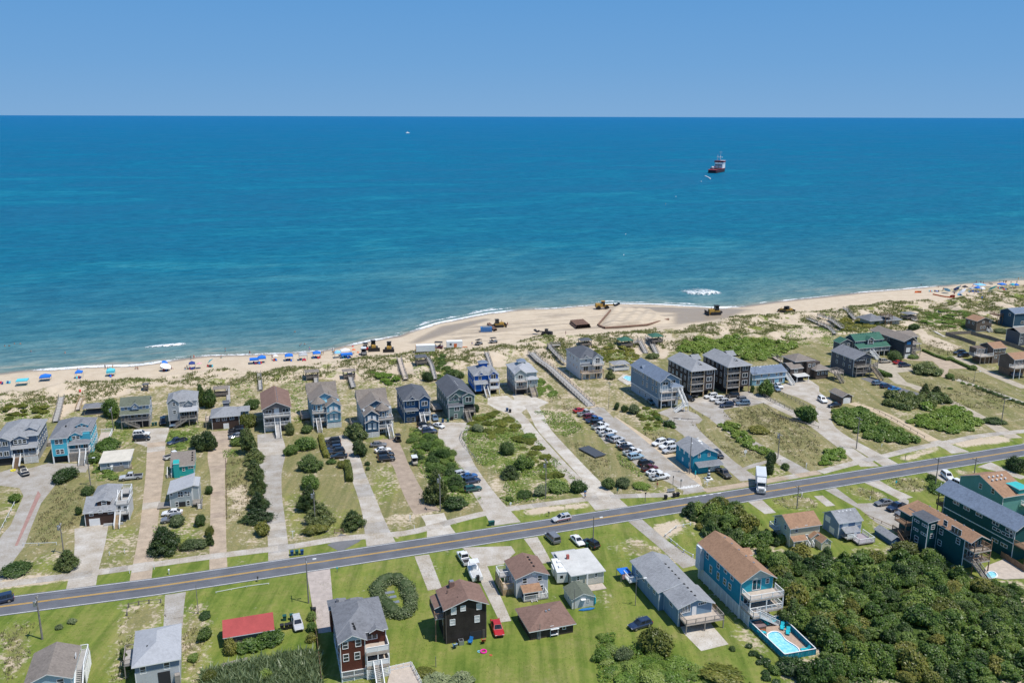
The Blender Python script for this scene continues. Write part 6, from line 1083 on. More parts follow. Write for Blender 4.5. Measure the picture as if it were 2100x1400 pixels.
B('g 0,82,875,770','round green bush beside the left edge of the tan brick drive','round',F_DARK);B('g 835,925,275,130','upright conifer beside the long front ramp','column',F_PINE,'conifer_tree',None,True);B('g 985,1115,255,145','dark bush in front of the light blue turreted house','spread',F_DARK);B('g 815,965,485,325','bush clump right of the long pale drive head','spread',F_MID);B('g 945,1135,440,270','broad bright shrub bed beside the curved path','round',F_MID)
B('g 940,1215,665,415','large spreading dark tree in the middle lawn','crown',F_DARK,'coastal_tree',None,True);B('g 1000,1185,840,670','rounded green tree below the large spreading tree','round',F_MID,'coastal_tree');B('g 940,1155,1085,820','dark cedar left of the pole with the lamp','pine',F_PINE,'cedar_tree',None,True);B('g 1015,1345,1245,965','dark cedar behind the pole with the lamp','pine',F_PINE,'cedar_tree',None,True);B('g 1010,1255,1320,1150','yellow green bush below the pole with the lamp','spread',F_OLIVE);B('g 1395,1670,1270,1065','feathery pine beside the wooden gate','pine',F_PINE,'pine_tree',None,True);B('g 1410,1685,340,110','tall pine in front of the dark turreted house','crown',F_PINE,'pine_tree',None,True);B('g 1500,1685,500,270','lower dark pine below the tall one','crown',F_PINE,'pine_tree',None,True)
B('g 1640,1695,575,525','small dark bush beside the concrete drive','round',F_DARK);B('g 1645,1690,625,575','second small dark bush beside the concrete drive','round',F_DARK);B('g 1245,1350,570,490','bush in front of the parked black cars','spread',F_MID);B('g 1345,1460,605,515','clipped yellow green hedge block at its upper end','round',F_OLIVE,'hedge')
def hedge(label,spec,w,h,mat,z=None):
 R=smoothpts([on_plane(q)for q in parse(spec)],.55);rng=np.random.default_rng(len(label));n=len(R);c0=R.mean(0);Pts,Nr=[],[]
 for q in R-c0:
  k=int(26*w*h)+14;a=rng.random(k)*math.pi;r_=.9+.16*rng.random(k);Pts.append(np.stack([q[0]+np.sign(np.cos(a))*np.abs(np.cos(a))**.6*w/2*r_*.9+rng.normal(0,.15,k)*0,q[1]+rng.normal(0,.32,k)+np.cos(a)*w/2*0,np.sin(a)**.6*h*r_],-1));Nr.append(np.stack([np.cos(a),rng.normal(0,.2,k),np.sin(a)+.2],-1))
 V,F,Lf=leaf_cloud(np.concatenate(Pts),np.concatenate(Nr),.20,rng);core=MB()
 for q in R-c0:core.box(q[0]-w*.40,q[1]-.4,0,q[0]+w*.40,q[1]+.4,h*.86)
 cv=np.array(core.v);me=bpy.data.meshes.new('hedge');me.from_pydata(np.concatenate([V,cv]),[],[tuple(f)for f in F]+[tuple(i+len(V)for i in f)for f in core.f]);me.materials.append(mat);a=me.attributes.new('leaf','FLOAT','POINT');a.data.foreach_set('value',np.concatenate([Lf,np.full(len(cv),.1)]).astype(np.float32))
 return tag(link('hedge',me,None,(c0[0],c0[1],gz(*c0)-.03)),label,'hedge')
hedge('clipped light green hedge beside the tapering concrete drive','g 1455,560 1475,640 1485,735',2.0,1.5,F_OLIVE);hedge('tall clipped green hedge left of the stacked black cars','g 1190,290 1215,400 1250,490',1.7,1.2,F_OLIVE);hedge('trimmed hedge along the brick court of the charcoal house','o 1070,800 1190,855 1310,895',1.3,1.0,F_MID);hedge('long trimmed hedge beside the stilt house drive','o 1370,900 1470,945 1560,985',1.4,1.1,F_MID);hedge('rounded hedge in front of the charcoal deck house','o 545,1000 630,1030 710,1065',3.0,1.4,F_MID)
B('h 930,1080,475,320','dark round bush on the green lot','round',F_DARK);B('h 1045,1280,650,430','leafy tree clump in the middle of the green lot','crown',F_MID,'coastal_tree',None,True);B('h 925,1120,740,590','dark tree below the leafy clump on the green lot','pine',F_PINE,'pine_tree',None,True);B('h 1095,1255,915,815','bush by the footpath under the transformer pole, left','round',F_DARK);B('h 1255,1440,900,750','bush by the footpath under the transformer pole, middle','spread',F_GREY);B('h 1400,1620,860,720','bush by the footpath under the transformer pole, right','round',F_MID);B('h 1635,1810,870,700','dark bush at the foot of the twin concrete drive','spread',F_DARK);B('h 985,1065,955,870','small shrub beside the footpath and the grey drive','spread',F_MID);B('h 635,745,235,150','blue grey shrub beside the green house drive','round',F_GREY);B('h 1140,1290,310,240','low bush on the far side of the green lot','spread',F_MID)
B('h 165,400,1010,660','dark pine left of the utility pole with grey transformer','pine',F_PINE,'pine_tree',None,True);B('h 380,590,830,670','tree hiding part of the parked green car','crown',F_DARK,'coastal_tree',None,True);B('h 330,610,1060,840','dark leafy tree by the footpath right of the utility pole','crown',F_DARK,'coastal_tree',None,True);B('i 0,180,820,670','spiky green shrub at the car park corner','spread',F_GREY);B('i 175,375,835,735','low bright bush at the car park corner','spread',F_LIGHT);B('h 1960,2110,835,670','spiky green shrub left of the car park bushes','spread',F_DARK)
B('i 1535,1630,680,430','dark narrow cypress at the end of the hedge by the road','column',F_PINE,'cypress_tree',None,True);B('i 1600,1660,560,430','second narrow cypress behind the first','column',F_PINE,'cypress_tree',None,True);B('i 1385,1570,260,160','rounded olive bush on the sandy lot','round',F_OLIVE);B('i 1700,1815,625,535','low hedge bush beside the concrete lane mouth','spread',F_DARK);B('i 490,620,185,100','dark scrub beside the street lamp','spread',F_DARK)
B('n -10,50,1205,1120','small round bush at the beach access turn','round',F_DARK);B('n 130,270,1260,1130','grey green bush left of the tall grey blue house','spread',F_GREY);B('n 70,130,1230,1160','dark little bush near the sandy circle','round',F_DARK);B('n 1470,1660,1085,890','bushy shrub in front of the pale blue motel','spread',F_MID);B('n 1380,1430,1030,940','slim bush beside the motel wall','column',F_DARK);B('n 1840,2090,1360,1150','broad dark shrub beside the concrete lanes','spread',F_MID);B('m 2000,2110,900,790','small pine beside the white house','crown',F_PINE,'pine_tree',None,True);B('n 320,460,690,615','low spreading pine beside the gazebo walk','spread',F_PINE)
B('o 940,1250,1065,900','spreading pine in front of the brick court','crown',F_PINE,'pine_tree',None,True);B('o 690,825,915,800','round dark bush beside the white porch','round',F_DARK);B('o 915,1015,885,835','low round bush by the white garage door','round',F_MID);B('o 925,1025,595,530','round bush by the low grey cottage','round',F_DARK);B('o 1295,1375,1090,1025','clipped ball shrub at the drive corner, larger','round',F_MID);B('o 1190,1265,1050,985','clipped ball shrub left of the larger one','round',F_MID);B('o 1535,1615,998,935','clipped ball shrub at the end of the long hedge','round',F_MID);B('o 1315,1378,895,848','clipped ball shrub between the hedges','round',F_MID);B('o 1360,1395,1105,1075','tiny grey shrub by the ball shrubs','round',F_GREY)
B('o 1030,1130,1240,1150','dark treetop sticking out of the thicket, left','pine',F_PINE,'pine_tree',None,True);B('o 1140,1250,1260,1170','dark treetop sticking out of the thicket, right','pine',F_PINE,'pine_tree',None,True);B('o 1810,1930,625,565','low round bush right of the small brown cottage','round',F_GREY);B('o 560,615,560,510','small bush by the low roofs','round',F_DARK)
for i,x in enumerate((1610,1665,1720,1775,1830,1885,1945,2005,2065)):B('o %d,%d,%d,%d'%(x,x+58,1195+i*20,1160+i*20),'small clipped shrub in the row along the right lane','round',F_DARK,'shrub','clipped shrub row along the right lane')
for x,y in((1440,1140),(1510,1155),(1570,1170),(1310,1195)):B('o %d,%d,%d,%d'%(x,x+60,y,y-28),'low shrub where the clipped row begins','spread',F_MID,'shrub','low shrubs at the row start')
B('j 1090,1335,870,735','rounded olive bush at the foot of the utility pole beside the white car','round',F_MID);B('j 1105,1200,745,665','small dark bush behind the utility pole','round',F_DARK);B('j 1920,2110,650,480','large dark bush at the right edge below the road','round',F_DARK);B('j 1690,1890,165,60','dark bush beside the grey asphalt at the right','spread',F_DARK)
B('b -60,85,760,650','dark bush left of the red roofed shed, farther','spread',F_DARK);B('b -70,85,1000,780','dark pine bush left of the red roofed shed, nearer','spread',F_DARK);B('b 200,350,1120,940','olive bush at the left front corner of the red roofed shed','round',F_OLIVE);B('b 330,580,1125,890','broad leafed bush in front of the red roofed shed','crown',F_MID);B('b 490,820,1070,800','large broad leafed bush at the right front of the red roofed shed','crown',F_MID)
B('b 1045,1150,780,660','narrow bush along the yard fence, farther','column',F_MID);B('b 1040,1155,900,760','narrow bush along the yard fence, middle','column',F_MID);B('b 1040,1150,1010,890','narrow bush along the yard fence, nearer','column',F_OLIVE);B('b 560,690,1400,1240','yellow green bush standing in the reeds','spread',F_LIGHT);B('b 0,130,1420,1260','olive bush at the left end of the reeds','round',F_OLIVE)
B('c 70,250,1360,1240','yellow green bush by the white deck rail at the bottom','round',F_OLIVE);B('c 110,420,1470,1290','grey green tree at the bottom edge, left','crown',F_GREY,'coastal_tree',None,True);B('c 380,690,1480,1260','grey green tree at the bottom edge, right','crown',F_GREY,'coastal_tree',None,True);B('a 1235,1315,1180,1040','dark bush beside the grey hip roofed house deck','column',F_DARK);B('a 1295,1370,1270,1080','bright tall bush beside the grey hip roofed house wall','column',F_MID);B('a 1925,2060,1200,1075','spreading green shrub on the dry strip','spread',F_MID);B('a 690,800,805,720','low weedy bush in the bottom left lawn','spread',F_GREY);B('a 565,660,860,785','smaller weedy bush in the bottom left lawn','spread',F_GREY);B('a 870,915,1290,1230','bush under the white side stairs','round',F_MID)
B('d 265,570,1150,830','large olive bush beside the dark blue car','round',F_OLIVE);B('d -20,195,1210,985','grey feathery pampas clump at the left of the green bank','spread',F_GREY);B('d 210,350,800,695','grey brown dry bush behind the dark blue car','spread',F_GREY);B('d 1175,1240,1075,1010','small round bush on the lawn near the patio','round',F_DARK);B('d 915,1300,1440,1245','olive green bush at the bottom edge below the patio','round',F_OLIVE);B('d 1640,1970,1370,1110','dark shrub mass below the pool fence','spread',F_DARK);B('d 1560,1700,1330,1190','dark shrub left of the pool fence corner','spread',F_MID);B('k 1060,1240,900,690','green shrub between the dark pavilion and the olive roofed cottage','round',F_MID);B('l 400,560,1010,900','dark bush behind the brown hip roofed cottage','round',F_DARK);B('l -10,130,1000,740','dark shrub mass left of the small dune shelter','spread',F_DARK);B('f 1930,2110,430,240','dark shrub mass left of the tan brick drive head','crown',F_PINE,'coastal_tree',None,True)
B('k 2030,2110,780,560','dark shrub beside the grey tower house','column',F_DARK);B('m 130,240,920,810','dark bush below the thin dune boardwalk','round',F_DARK);B('m 390,550,890,780','dark round shrub behind the charcoal roof','round',F_DARK);B('m 640,710,1230,1150','low bush right of the green house stair','round',F_DARK)
# ---- ring hedge round the septic lids
rc=[(1780,420),(1880,345),(2000,350),(2075,440),(2110,540),(2120,650),(2050,720),(1950,715),(1880,640),(1800,560),(1760,480)]
rg_=np.array([on_plane(px('b',*q))for q in rc]);c0=rg_.mean(0);rng_=np.random.default_rng(4);PP,NN=[],[]
core=MB()
for q in smoothpts(np.vstack([rg_,rg_[:1]]),.9)-c0:
 d=rng_.normal(0,1,(190,3));d/=np.linalg.norm(d,axis=1)[:,None];d[:,2]=np.abs(d[:,2]);rr=1.25+.75*rng_.random();PP.append(np.array([q[0],q[1],.25])+d*np.array([rr,rr,1.25])*(.8+.34*rng_.random((190,1))));NN.append(d);core.sphere((q[0],q[1],.3),rr*.82,7,4,0,1.0)
V,F,Lf=leaf_cloud(np.concatenate(PP),np.concatenate(NN),.17,rng_);cv=np.array(core.v);me=bpy.data.meshes.new('ring_hedge');me.from_pydata(np.concatenate([V,cv]),[],[tuple(f)for f in F]+[tuple(i+len(V)for i in f)for f in core.f]);me.materials.append(F_GREY)
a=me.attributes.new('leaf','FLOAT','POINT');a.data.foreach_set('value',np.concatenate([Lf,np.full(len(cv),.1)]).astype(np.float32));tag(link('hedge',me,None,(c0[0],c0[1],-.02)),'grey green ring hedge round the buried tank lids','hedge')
# ---- thickets: individual shrubs set out in the scrub patches
def scatter(poly,step,seed,jit=.45):
 P_=np.array([on_plane(q)for q in parse(poly)]);lo,hi=P_.min(0),P_.max(0);rng=random.Random(seed);out=[];y=lo[1];r=0
 while y<hi[1]:
  x=lo[0]+(step/2 if r%2 else 0)
  while x<hi[0]:
   q=(x+rng.uniform(-jit,jit)*step,y+rng.uniform(-jit,jit)*step)
   if inpoly(np.array([q[0]]),np.array([q[1]]),P_)[0]:out.append(q)
   x+=step
  y+=step*.87;r+=1
 return out
def merged(label,spots,w,h,kinds):
 """a patch too dense and small to pick apart: its shrubs joined"""
 Vs,Fs,Ls,n=[],[],[],0
 for q in spots:
  kd,mt=random.choice(kinds);k=(kd,'lo',random.randint(0,2))
  if k not in CR:CR[k]=crown_mesh(kd+'_low',kd,F_MID,620,.15,50+k[2])
  me=CR[k];v=np.empty(len(me.vertices)*3);me.vertices.foreach_get('co',v);v=v.reshape(-1,3);l=np.empty(len(v));me.attributes['leaf'].data.foreach_get('value',l);s=random.uniform(.7,1.25);a=random.random()*6.28;c,sn=math.cos(a),math.sin(a)
  f=np.array([tuple(p.vertices)for p in me.polygons if len(p.vertices)==4],np.int32)if('f',k)not in CR else CR[('f',k)];CR[('f',k)]=f
  Vs.append(np.stack([(v[:,0]*c-v[:,1]*sn)*w/2*s+q[0],(v[:,0]*sn+v[:,1]*c)*w/2*s+q[1],v[:,2]*h*s*random.uniform(.75,1.25)+gz(*q)-.05],-1));Fs.append(f+n);Ls.append(np.clip(l*.7+random.random()*.45-.1,0,1));n+=len(v)
 return tag(link('thicket',leafy('thicket',np.concatenate(Vs),np.concatenate(Fs),np.concatenate(Ls),kinds[-1][1])),label,kind='stuff')
AS_THINGS=(3,5,6,7,14,15)
def thicket(poly,label,group,step,w,h,kinds,seed,name='shrub',trunk=False,cat=None):
 if seed not in AS_THINGS:return merged(group,scatter(poly,step,seed),w,h,kinds)
 for q in scatter(poly,step,seed):
  s=random.choice((.55,.75,.9,1.0,1.15,1.4));kd,mt=random.choice(kinds);plant(name,label,cat or('tree' if name.endswith('tree')else 'shrub'),q,w*s,h*s*random.uniform(.75,1.25),kd,mt,group,trunk)
WOODS='d 1440,130 1600,240 1680,380 1700,640 1880,860 2000,900 2090,960 2115,1130 2010,1270 1900,1440 | e 2140,1440 2140,430 1900,420 1650,450 1540,380 1400,250 1250,140 900,50 720,10 700,120 840,230 760,270 640,170 450,100 230,170 0,130'
thicket(WOODS,'dark green coastal scrub tree in the dense wood at the bottom right','dense coastal wood at the bottom right',2.75,4.6,2.9,[('crown',F_WOOD),('crown',F_WOOD),('spread',F_WOOD),('crown',F_MID),('spread',F_OLIVE),('crown',F_WOOD),('crown',F_DARK)],3,'coastal_tree',True)
thicket('d 1400,40 1560,60 1600,200 1500,150','green scrub tree against the right wall of the turquoise house','scrub by the turquoise house',2.6,3.8,3.4,[('crown',F_WOOD),('spread',F_MID)],5,'coastal_tree',True)
thicket('i 690,1085 960,1010 1130,975 1290,1020 1380,1150 1500,1260 1730,1330 1740,1400 1330,1400 1040,1285 890,1280 850,1180','dark green shrub in the thicket behind the turquoise house and cream cottage','thicket beside the cream cottage',2.6,4.2,2.8,[('crown',F_DARK),('spread',F_WOOD),('crown',F_MID),('spread',F_OLIVE)],6)
thicket('h 0,190 240,280 380,400 520,600 460,680 560,720 600,860 400,840 220,680 100,560 20,430','green shrub in the thicket between the brown drive and the grey drive','thicket between two drives',2.5,3.4,1.5,[('spread',F_MID),('round',F_MID),('spread',F_LIGHT),('spread',F_DARK)],7)
thicket('n 610,600 740,515 960,495 1300,495 1600,520 1850,525 1880,560 1700,640 1600,690 1400,700 1250,640 840,630','dark green shrub in the dune thicket behind the dark four storey pair','dune thicket behind the dark pair',3.0,4.2,1.9,[('spread',F_MID),('round',F_DARK),('spread',F_WOOD),('round',F_LIGHT)],8)
thicket('j 150,0 470,-10 560,80 800,200 1010,330 880,345 700,360 460,280 190,130','dark shrub in the thicket left of the roped sandy path','thicket left of the sandy path',2.5,3.6,1.7,[('spread',F_DARK),('round',F_WOOD),('spread',F_MID)],9)
thicket('j 720,0 1500,-20 1700,150 1560,225 1280,250 900,130 | o 1300,1400','dark shrub in the thicket right of the roped sandy path','thicket right of the sandy path',2.6,3.6,1.7,[('spread',F_DARK),('round',F_WOOD),('round',F_MID),('spread',F_LIGHT)],10)
thicket('o 640,1320 760,1250 1000,1260 1300,1280 1340,1320 1100,1400 800,1400','dark shrub in the upper thicket below the grey asphalt strip','upper thicket below the asphalt strip',2.6,3.6,2.0,[('spread',F_DARK),('round',F_WOOD),('crown',F_PINE)],11)
thicket('i 1070,170 1200,135 1330,250 1480,370 1620,440 1600,500 1480,450 1200,290','green shrub in the hedge band between the two paved lanes','hedge band between paved lanes',2.0,2.6,1.4,[('spread',F_MID),('round',F_DARK),('spread',F_LIGHT)],12)
thicket('j 10,420 240,410 300,480 160,550 10,580','green shrub on the verge left of the concrete lane mouth','shrubs by the lane mouth',2.3,2.8,1.2,[('spread',F_MID),('spread',F_LIGHT)],13)
thicket('d 0,1130 170,1200 300,1160 560,1110 700,1170 880,1260 980,1400 0,1400','bright green vine covered shrub on the bank at the bottom','green bank at the bottom',2.0,3.0,1.0,[('spread',F_LIGHT),('spread',F_MID),('round',F_LIGHT)],14)
thicket('c 1910,930 2110,900 2110,1400 1960,1400','bright green shrub in the hedge right of the open lawn','hedge right of the lawn',1.9,2.7,1.3,[('spread',F_LIGHT),('spread',F_MID)],15)
thicket('d 1265,930 1330,960 1500,1130 1640,1280 1720,1400 1580,1400 1400,1160','green shrub in the diagonal strip left of the pool','shrub strip left of the pool',1.7,2.2,.9,[('spread',F_MID),('spread',F_DARK)],16)
thicket('k 20,800 300,780 480,800 520,850 380,900 60,900','low green dune shrub behind the slate blue house','dune shrubs at the left',3.2,3.6,.9,[('spread',F_MID),('spread',F_OLIVE)],17)
thicket('l 1700,620 1950,650 2000,720 1800,770','bright dune shrub behind the navy house','dune shrubs behind the navy house',3.0,3.6,1.0,[('spread',F_MID),('spread',F_LIGHT)],18)
thicket('m 210,690 340,660 430,790 420,900 280,900','dune shrub between the boardwalk and the cobalt house','dune shrubs by the boardwalk',3.0,3.6,1.0,[('spread',F_MID),('spread',F_DARK)],19)
thicket('m 1880,560 2100,570 2100,720 1990,720','dune shrub right of the white house','dune shrubs by the white house',3.2,3.6,1.0,[('spread',F_MID),('spread',F_OLIVE)],20)
thicket('n 0,540 170,600 260,680 160,730 0,690','dune shrub left of the tall grey blue house','dune shrubs by the gazebo',3.2,3.6,1.1,[('spread',F_MID),('spread',F_OLIVE)],21)
thicket('o 1060,430 1200,380 1500,420 1520,560 1250,580 1040,520','low green dune shrub left of the small brown cottage','dune shrubs by the small brown cottage',4.2,4.6,.8,[('spread',F_OLIVE),('spread',F_MID)],22)
thicket('o 220,460 420,500 600,570 520,600 300,620 180,560','grey dune shrub behind the green roofed house','dune shrubs behind the green roof',3.6,4.0,1.1,[('spread',F_GREY),('spread',F_OLIVE)],23)
thicket('h 640,80 880,30 1060,90 1250,290 1500,560 1560,700 1300,700 1000,300 760,330 650,200','low green scrub on the big lot left of the twin drive','low scrub on the green lot',4.2,4.2,.75,[('spread',F_MID),('spread',F_LIGHT),('spread',F_OLIVE)],24)
thicket('f 1700,290 1800,230 2000,250 2000,400 1780,410','low bright shrub beside the parked dark pickup','low shrubs by the dark pickup',3.0,3.4,.8,[('spread',F_LIGHT),('spread',F_MID)],25)
thicket('f 960,570 1180,650 1200,710 1010,720','low bright shrub by the silver pickup','low shrubs by the silver pickup',2.4,2.8,.9,[('spread',F_LIGHT),('round',F_MID)],26)
thicket('m 1310,850 1480,1000 1500,1060 1310,1060','low bright shrub right of the pale green house','low shrubs by the pale green house',2.8,3.2,.7,[('spread',F_LIGHT),('spread',F_MID)],27)
thicket('i 220,0 400,-20 540,190 330,210','low green shrub right of the beach access lane','low shrubs by the access lane',3.2,3.0,.7,[('spread',F_MID),('spread',F_OLIVE)],28)
thicket('n 390,1230 520,1300 640,1390 560,1400 420,1290','dark shrub along the drive of the tall grey blue house','shrubs by the grey blue drive',1.9,2.2,1.0,[('spread',F_DARK),('spread',F_MID)],29)
# ---- stuff: grass tufts, reeds, dune grass, ground cover
def tufts(name,label,polys,dens,h,mat,seed,blades=4,spread=.18,keep=None,lean=.5):
 rng=np.random.default_rng(seed);pts=[]
 for poly in polys:
  P_=np.array([on_plane(q)for q in(parse(poly)if isinstance(poly,str)else poly)]);lo,hi=P_.min(0),P_.max(0);n=int((hi[0]-lo[0])*(hi[1]-lo[1])*dens);q=lo+rng.random((n,2))*(hi-lo);pts.append(q[inpoly(q[:,0],q[:,1],P_)])
 q=np.concatenate(pts);
 if keep is not None:q=q[keep(q,rng)]
 n=len(q);q=np.repeat(q,blades,0);m_=len(q);base=q+rng.normal(0,spread,(m_,2));z=gzv(base[:,0],base[:,1]);a=rng.random(m_)*6.28;hh=h*(.5+.8*rng.random(m_))*np.repeat(.6+.7*rng.random(n),blades);wd=hh*.16+.02
 dx=np.stack([np.cos(a),np.sin(a)],-1);tip=base+rng.normal(0,1,(m_,2))*hh[:,None]*lean*.5;V=np.empty((m_,3,3));V[:,0,:2]=base-dx*wd[:,None];V[:,1,:2]=base+dx*wd[:,None];V[:,2,:2]=tip;V[:,0,2]=z-.02;V[:,1,2]=z-.02;V[:,2,2]=z+hh
 me=leafy(name,V.reshape(-1,3),np.arange(3*m_).reshape(-1,3),np.repeat(np.repeat(rng.random(n),blades)*.7+.3*rng.random(m_),3),mat);return tag(link(name,me),label,kind='stuff')
def kdune(q,rng):return(fbm(q[:,0]*.16,q[:,1]*.16,61,3)+rng.random(len(q))*.16>.58)&(gzv(q[:,0],q[:,1])>-.3)
tufts('dune_grass','pale green beach grass on the dunes',[DUNE_SEA+DUNE_LAND],2.6,.65,F_BEACH,1,5,.28,kdune,.9)
tufts('reeds','dense grey green reeds along the bottom edge',['b -20,1290 480,1190 850,1100 1150,1080 1195,1400 1180,1480 -20,1480'],9,1.1,F_REED,2,6,.25,None,1.1)
LOTS=['a 0,800 350,760 330,1100 100,1400 0,1400','a 1250,680 1690,590 1680,780 1440,830 1330,1000 1300,1400 1160,1400','a 1900,700 2060,560 2090,1000 2050,1400 1850,1400 1830,900','i 1130,300 1500,560 1740,520 1650,470 1480,380 1250,160','i 770,140 1100,360 1540,500 1290,540','i 1400,30 1640,20 2100,330 2100,560 1960,600 1700,400 1400,180','h 1610,310 2000,420 2090,700 1950,740 1750,480','o 1320,990 1700,1130 2100,1330 2100,1400 1500,1230','o 820,1040 1300,1180 2000,1390 1500,1390 1100,1190','f 620,760 860,790 840,1100 560,1350 300,1380 450,950','g 210,510 420,500 470,900 470,1060 210,1120','o 1060,660 1500,780 1480,840 1340,860 1190,820 1060,760','j 640,720 1090,690 1110,830 900,860','j 270,800 520,790 700,890 560,950','i 1620,920 1900,880 2100,950 2080,1020 1640,1000','m 1440,1020 1700,1150 1690,1220 1420,1200','i 270,220 520,230 560,330 380,330','n 1060,1210 1360,1180 1540,1180 2060,1390 1300,1390']
tufts('dry_grass','straw coloured grass tufts on the sandy lots',LOTS,1.5,.42,F_DRY,3,5,.3,lambda q,rng:fbm(q[:,0]*.2,q[:,1]*.2,77,3)+rng.random(len(q))*.25>.55)
LAWNS=['p 0,1275 380,1222 1050,1118 1420,1060 1470,1090 1440,1140 1690,1400 0,1400']
tufts('lawn_grass','short green lawn blades in front of the near houses',LAWNS,2.6,.13,F_LAWN,4,3,.3,lambda q,rng:(lawn[np.clip(np.searchsorted(GX,q[:,0]),0,len(GX)-1),np.clip(np.searchsorted(GY,q[:,1]),0,len(GY)-1)]>.6)&(fbm(q[:,0]*.25,q[:,1]*.25,88,3)>.46))
def clumps(name,label,polys,dens,size,mat,seed,h=.35,keep=None):
 rng=np.random.default_rng(seed);pts=[]
 for poly in polys:
  P_=np.array([on_plane(q)for q in parse(poly)]);lo,hi=P_.min(0),P_.max(0);n=int((hi[0]-lo[0])*(hi[1]-lo[1])*dens);q=lo+rng.random((n,2))*(hi-lo);pts.append(q[inpoly(q[:,0],q[:,1],P_)])
 q=np.concatenate(pts);f=fbm(q[:,0]*.22,q[:,1]*.22,seed+30,4);k=f+.1*rng.random(len(q))>.46;q=q[k];f=f[k];bump=np.clip((f-.44)*4,0.1,1.6);P3=np.stack([q[:,0],q[:,1],gzv(q[:,0],q[:,1])+h*bump*(.4+.7*rng.random(len(q)))],-1)
 Nn=np.tile([0,0,1.0],(len(q),1))+rng.normal(0,.4,(len(q),3));V,F,L=leaf_cloud(P3,Nn,size,rng);return tag(link(name,leafy(name,V,F,L,mat)),label,kind='stuff')
clumps('ground_cover','low tangled green ground cover on the lots',['h 620,60 900,20 1050,60 1280,280 1700,700 1800,850 1000,980 920,900 1000,700 700,560 530,280','h 0,160 280,280 540,600 720,860 760,980 320,1010 160,700 60,560 0,450','f 1700,340 1740,210 2100,100 2100,420 1760,440','f 1100,100 1400,200 1370,350 1260,400 1050,300','f 950,560 1200,640 1220,720 1000,730','h 1270,20 1600,0 1780,200 1600,280 1500,250','m 1300,830 1500,1000 1520,1090 1300,1080','i 200,0 420,0 560,200 300,230','l 880,850 1000,900 1030,1150 920,1140','f 1570,1180 1750,1250 1560,1400','g 180,390 360,380 350,480 190,500','i 0,440 100,490 300,660 270,700 60,560'],9,.20,F_LIGHT,5,.45)
clumps('dune_scrub','low green scrub on the dunes',['k 0,730 500,770 560,850 400,900 0,940','n 600,600 740,510 960,490 1300,490 1600,520 1850,520 1900,560 1700,640 1400,720 1250,640 840,640','o 1040,420 1200,360 1540,420 1530,600 1200,600 1000,500','o 200,450 600,600 300,650 150,560','l 1680,600 2000,650 2020,750 1780,780','m 0,660 300,640 400,780 280,880 60,900','n 0,520 180,600 270,680 150,740 0,690','m 1880,540 2100,560 2100,720 1980,720','o 0,560 200,680 150,780 0,740','n 1980,300 2100,440 1990,560 1700,480','k 1320,570 1440,500 1580,500 1560,540 1380,590','m 900,620 1060,630 1000,710 940,680','m 1360,480 1500,470 1480,560 1380,520','l 740,690 960,640 1060,700 1020,800 900,860','l 270,760 460,740 520,880 300,900','m 1600,450 1900,430 1800,540 1640,540'],3.2,.26,F_LIGHT,6,.4)
clumps('bank_vines','tangled bright green vines on the bank at the bottom',['d 0,1090 190,1010 300,1140 560,1080 700,1150 900,1250 1000,1480 0,1480','c 1900,920 2110,890 2110,1480 1950,1480'],18,.17,F_LIGHT,7,.8)
clumps('wood_undergrowth','shaded undergrowth between the scrub trees',[WOODS],5,.30,F_DARK,8,.6)
# ------------------------------------------------------------------ vehicles: x forward, origin on the ground
PCOL=dict(white=(.74,.74,.73),silver=(.48,.49,.50),grey=(.17,.175,.185),black=(.013,.013,.015),navy=(.02,.035,.075),blue=(.03,.11,.30),ice=(.30,.42,.50),red=(.42,.018,.015),maroon=(.13,.015,.02),green=(.015,.07,.05),olive=(.075,.065,.05),teal=(.02,.11,.13),cobalt=(.02,.16,.42),beige=(.40,.36,.29),steel=(.12,.18,.25))
PAINT={k:carpaint('car_paint_'+k,v)for k,v in PCOL.items()}
CGLASS=glass('car_glass',(.012,.016,.022),.06);TYRE=BLACK;RIM=paint('alloy_rim',(.42,.43,.44),.35,.05,3,.8);LAMP=paint('headlight',(.75,.76,.74),.2,.03,3,0,.6);TAIL=paint('tail_light',(.38,.015,.012),.3,.05,3,0,.6);TRIM=paint('black_plastic',(.025,.025,.027),.6,.1)
def ring_loft(mb,st,m=0):
 """st: (x, z_low, z_high, half width) stations; rounded box section"""
 n=8;R=[]
 for x,a,b,w in st:R.append([(x,-w*.92,a),(x,-w,a+(b-a)*.25),(x,-w,a+(b-a)*.75),(x,-w*.86,b),(x,w*.86,b),(x,w,a+(b-a)*.75),(x,w,a+(b-a)*.25),(x,w*.92,a)])
 mb._add([v for r in R for v in r],[(i*n+k,i*n+(k+1)%n,(i+1)*n+(k+1)%n,(i+1)*n+k)[::-1]for i in range(len(R)-1)for k in range(n)]+[tuple(range(n)),tuple((len(R)-1)*n+k for k in range(n))[::-1]],m)
def pane(mb,q,u0,u1,v0,v1,off=.015):
 a,b,c,d=[Vector(k)for k in q];nn=(b-a).cross(d-a).normalized()*off
 f=lambda u,v:a.lerp(b,u).lerp(d.lerp(c,u),v)+nn
 mb.poly([f(u0,v0),f(u1,v0),f(u1,v1),f(u0,v1)])
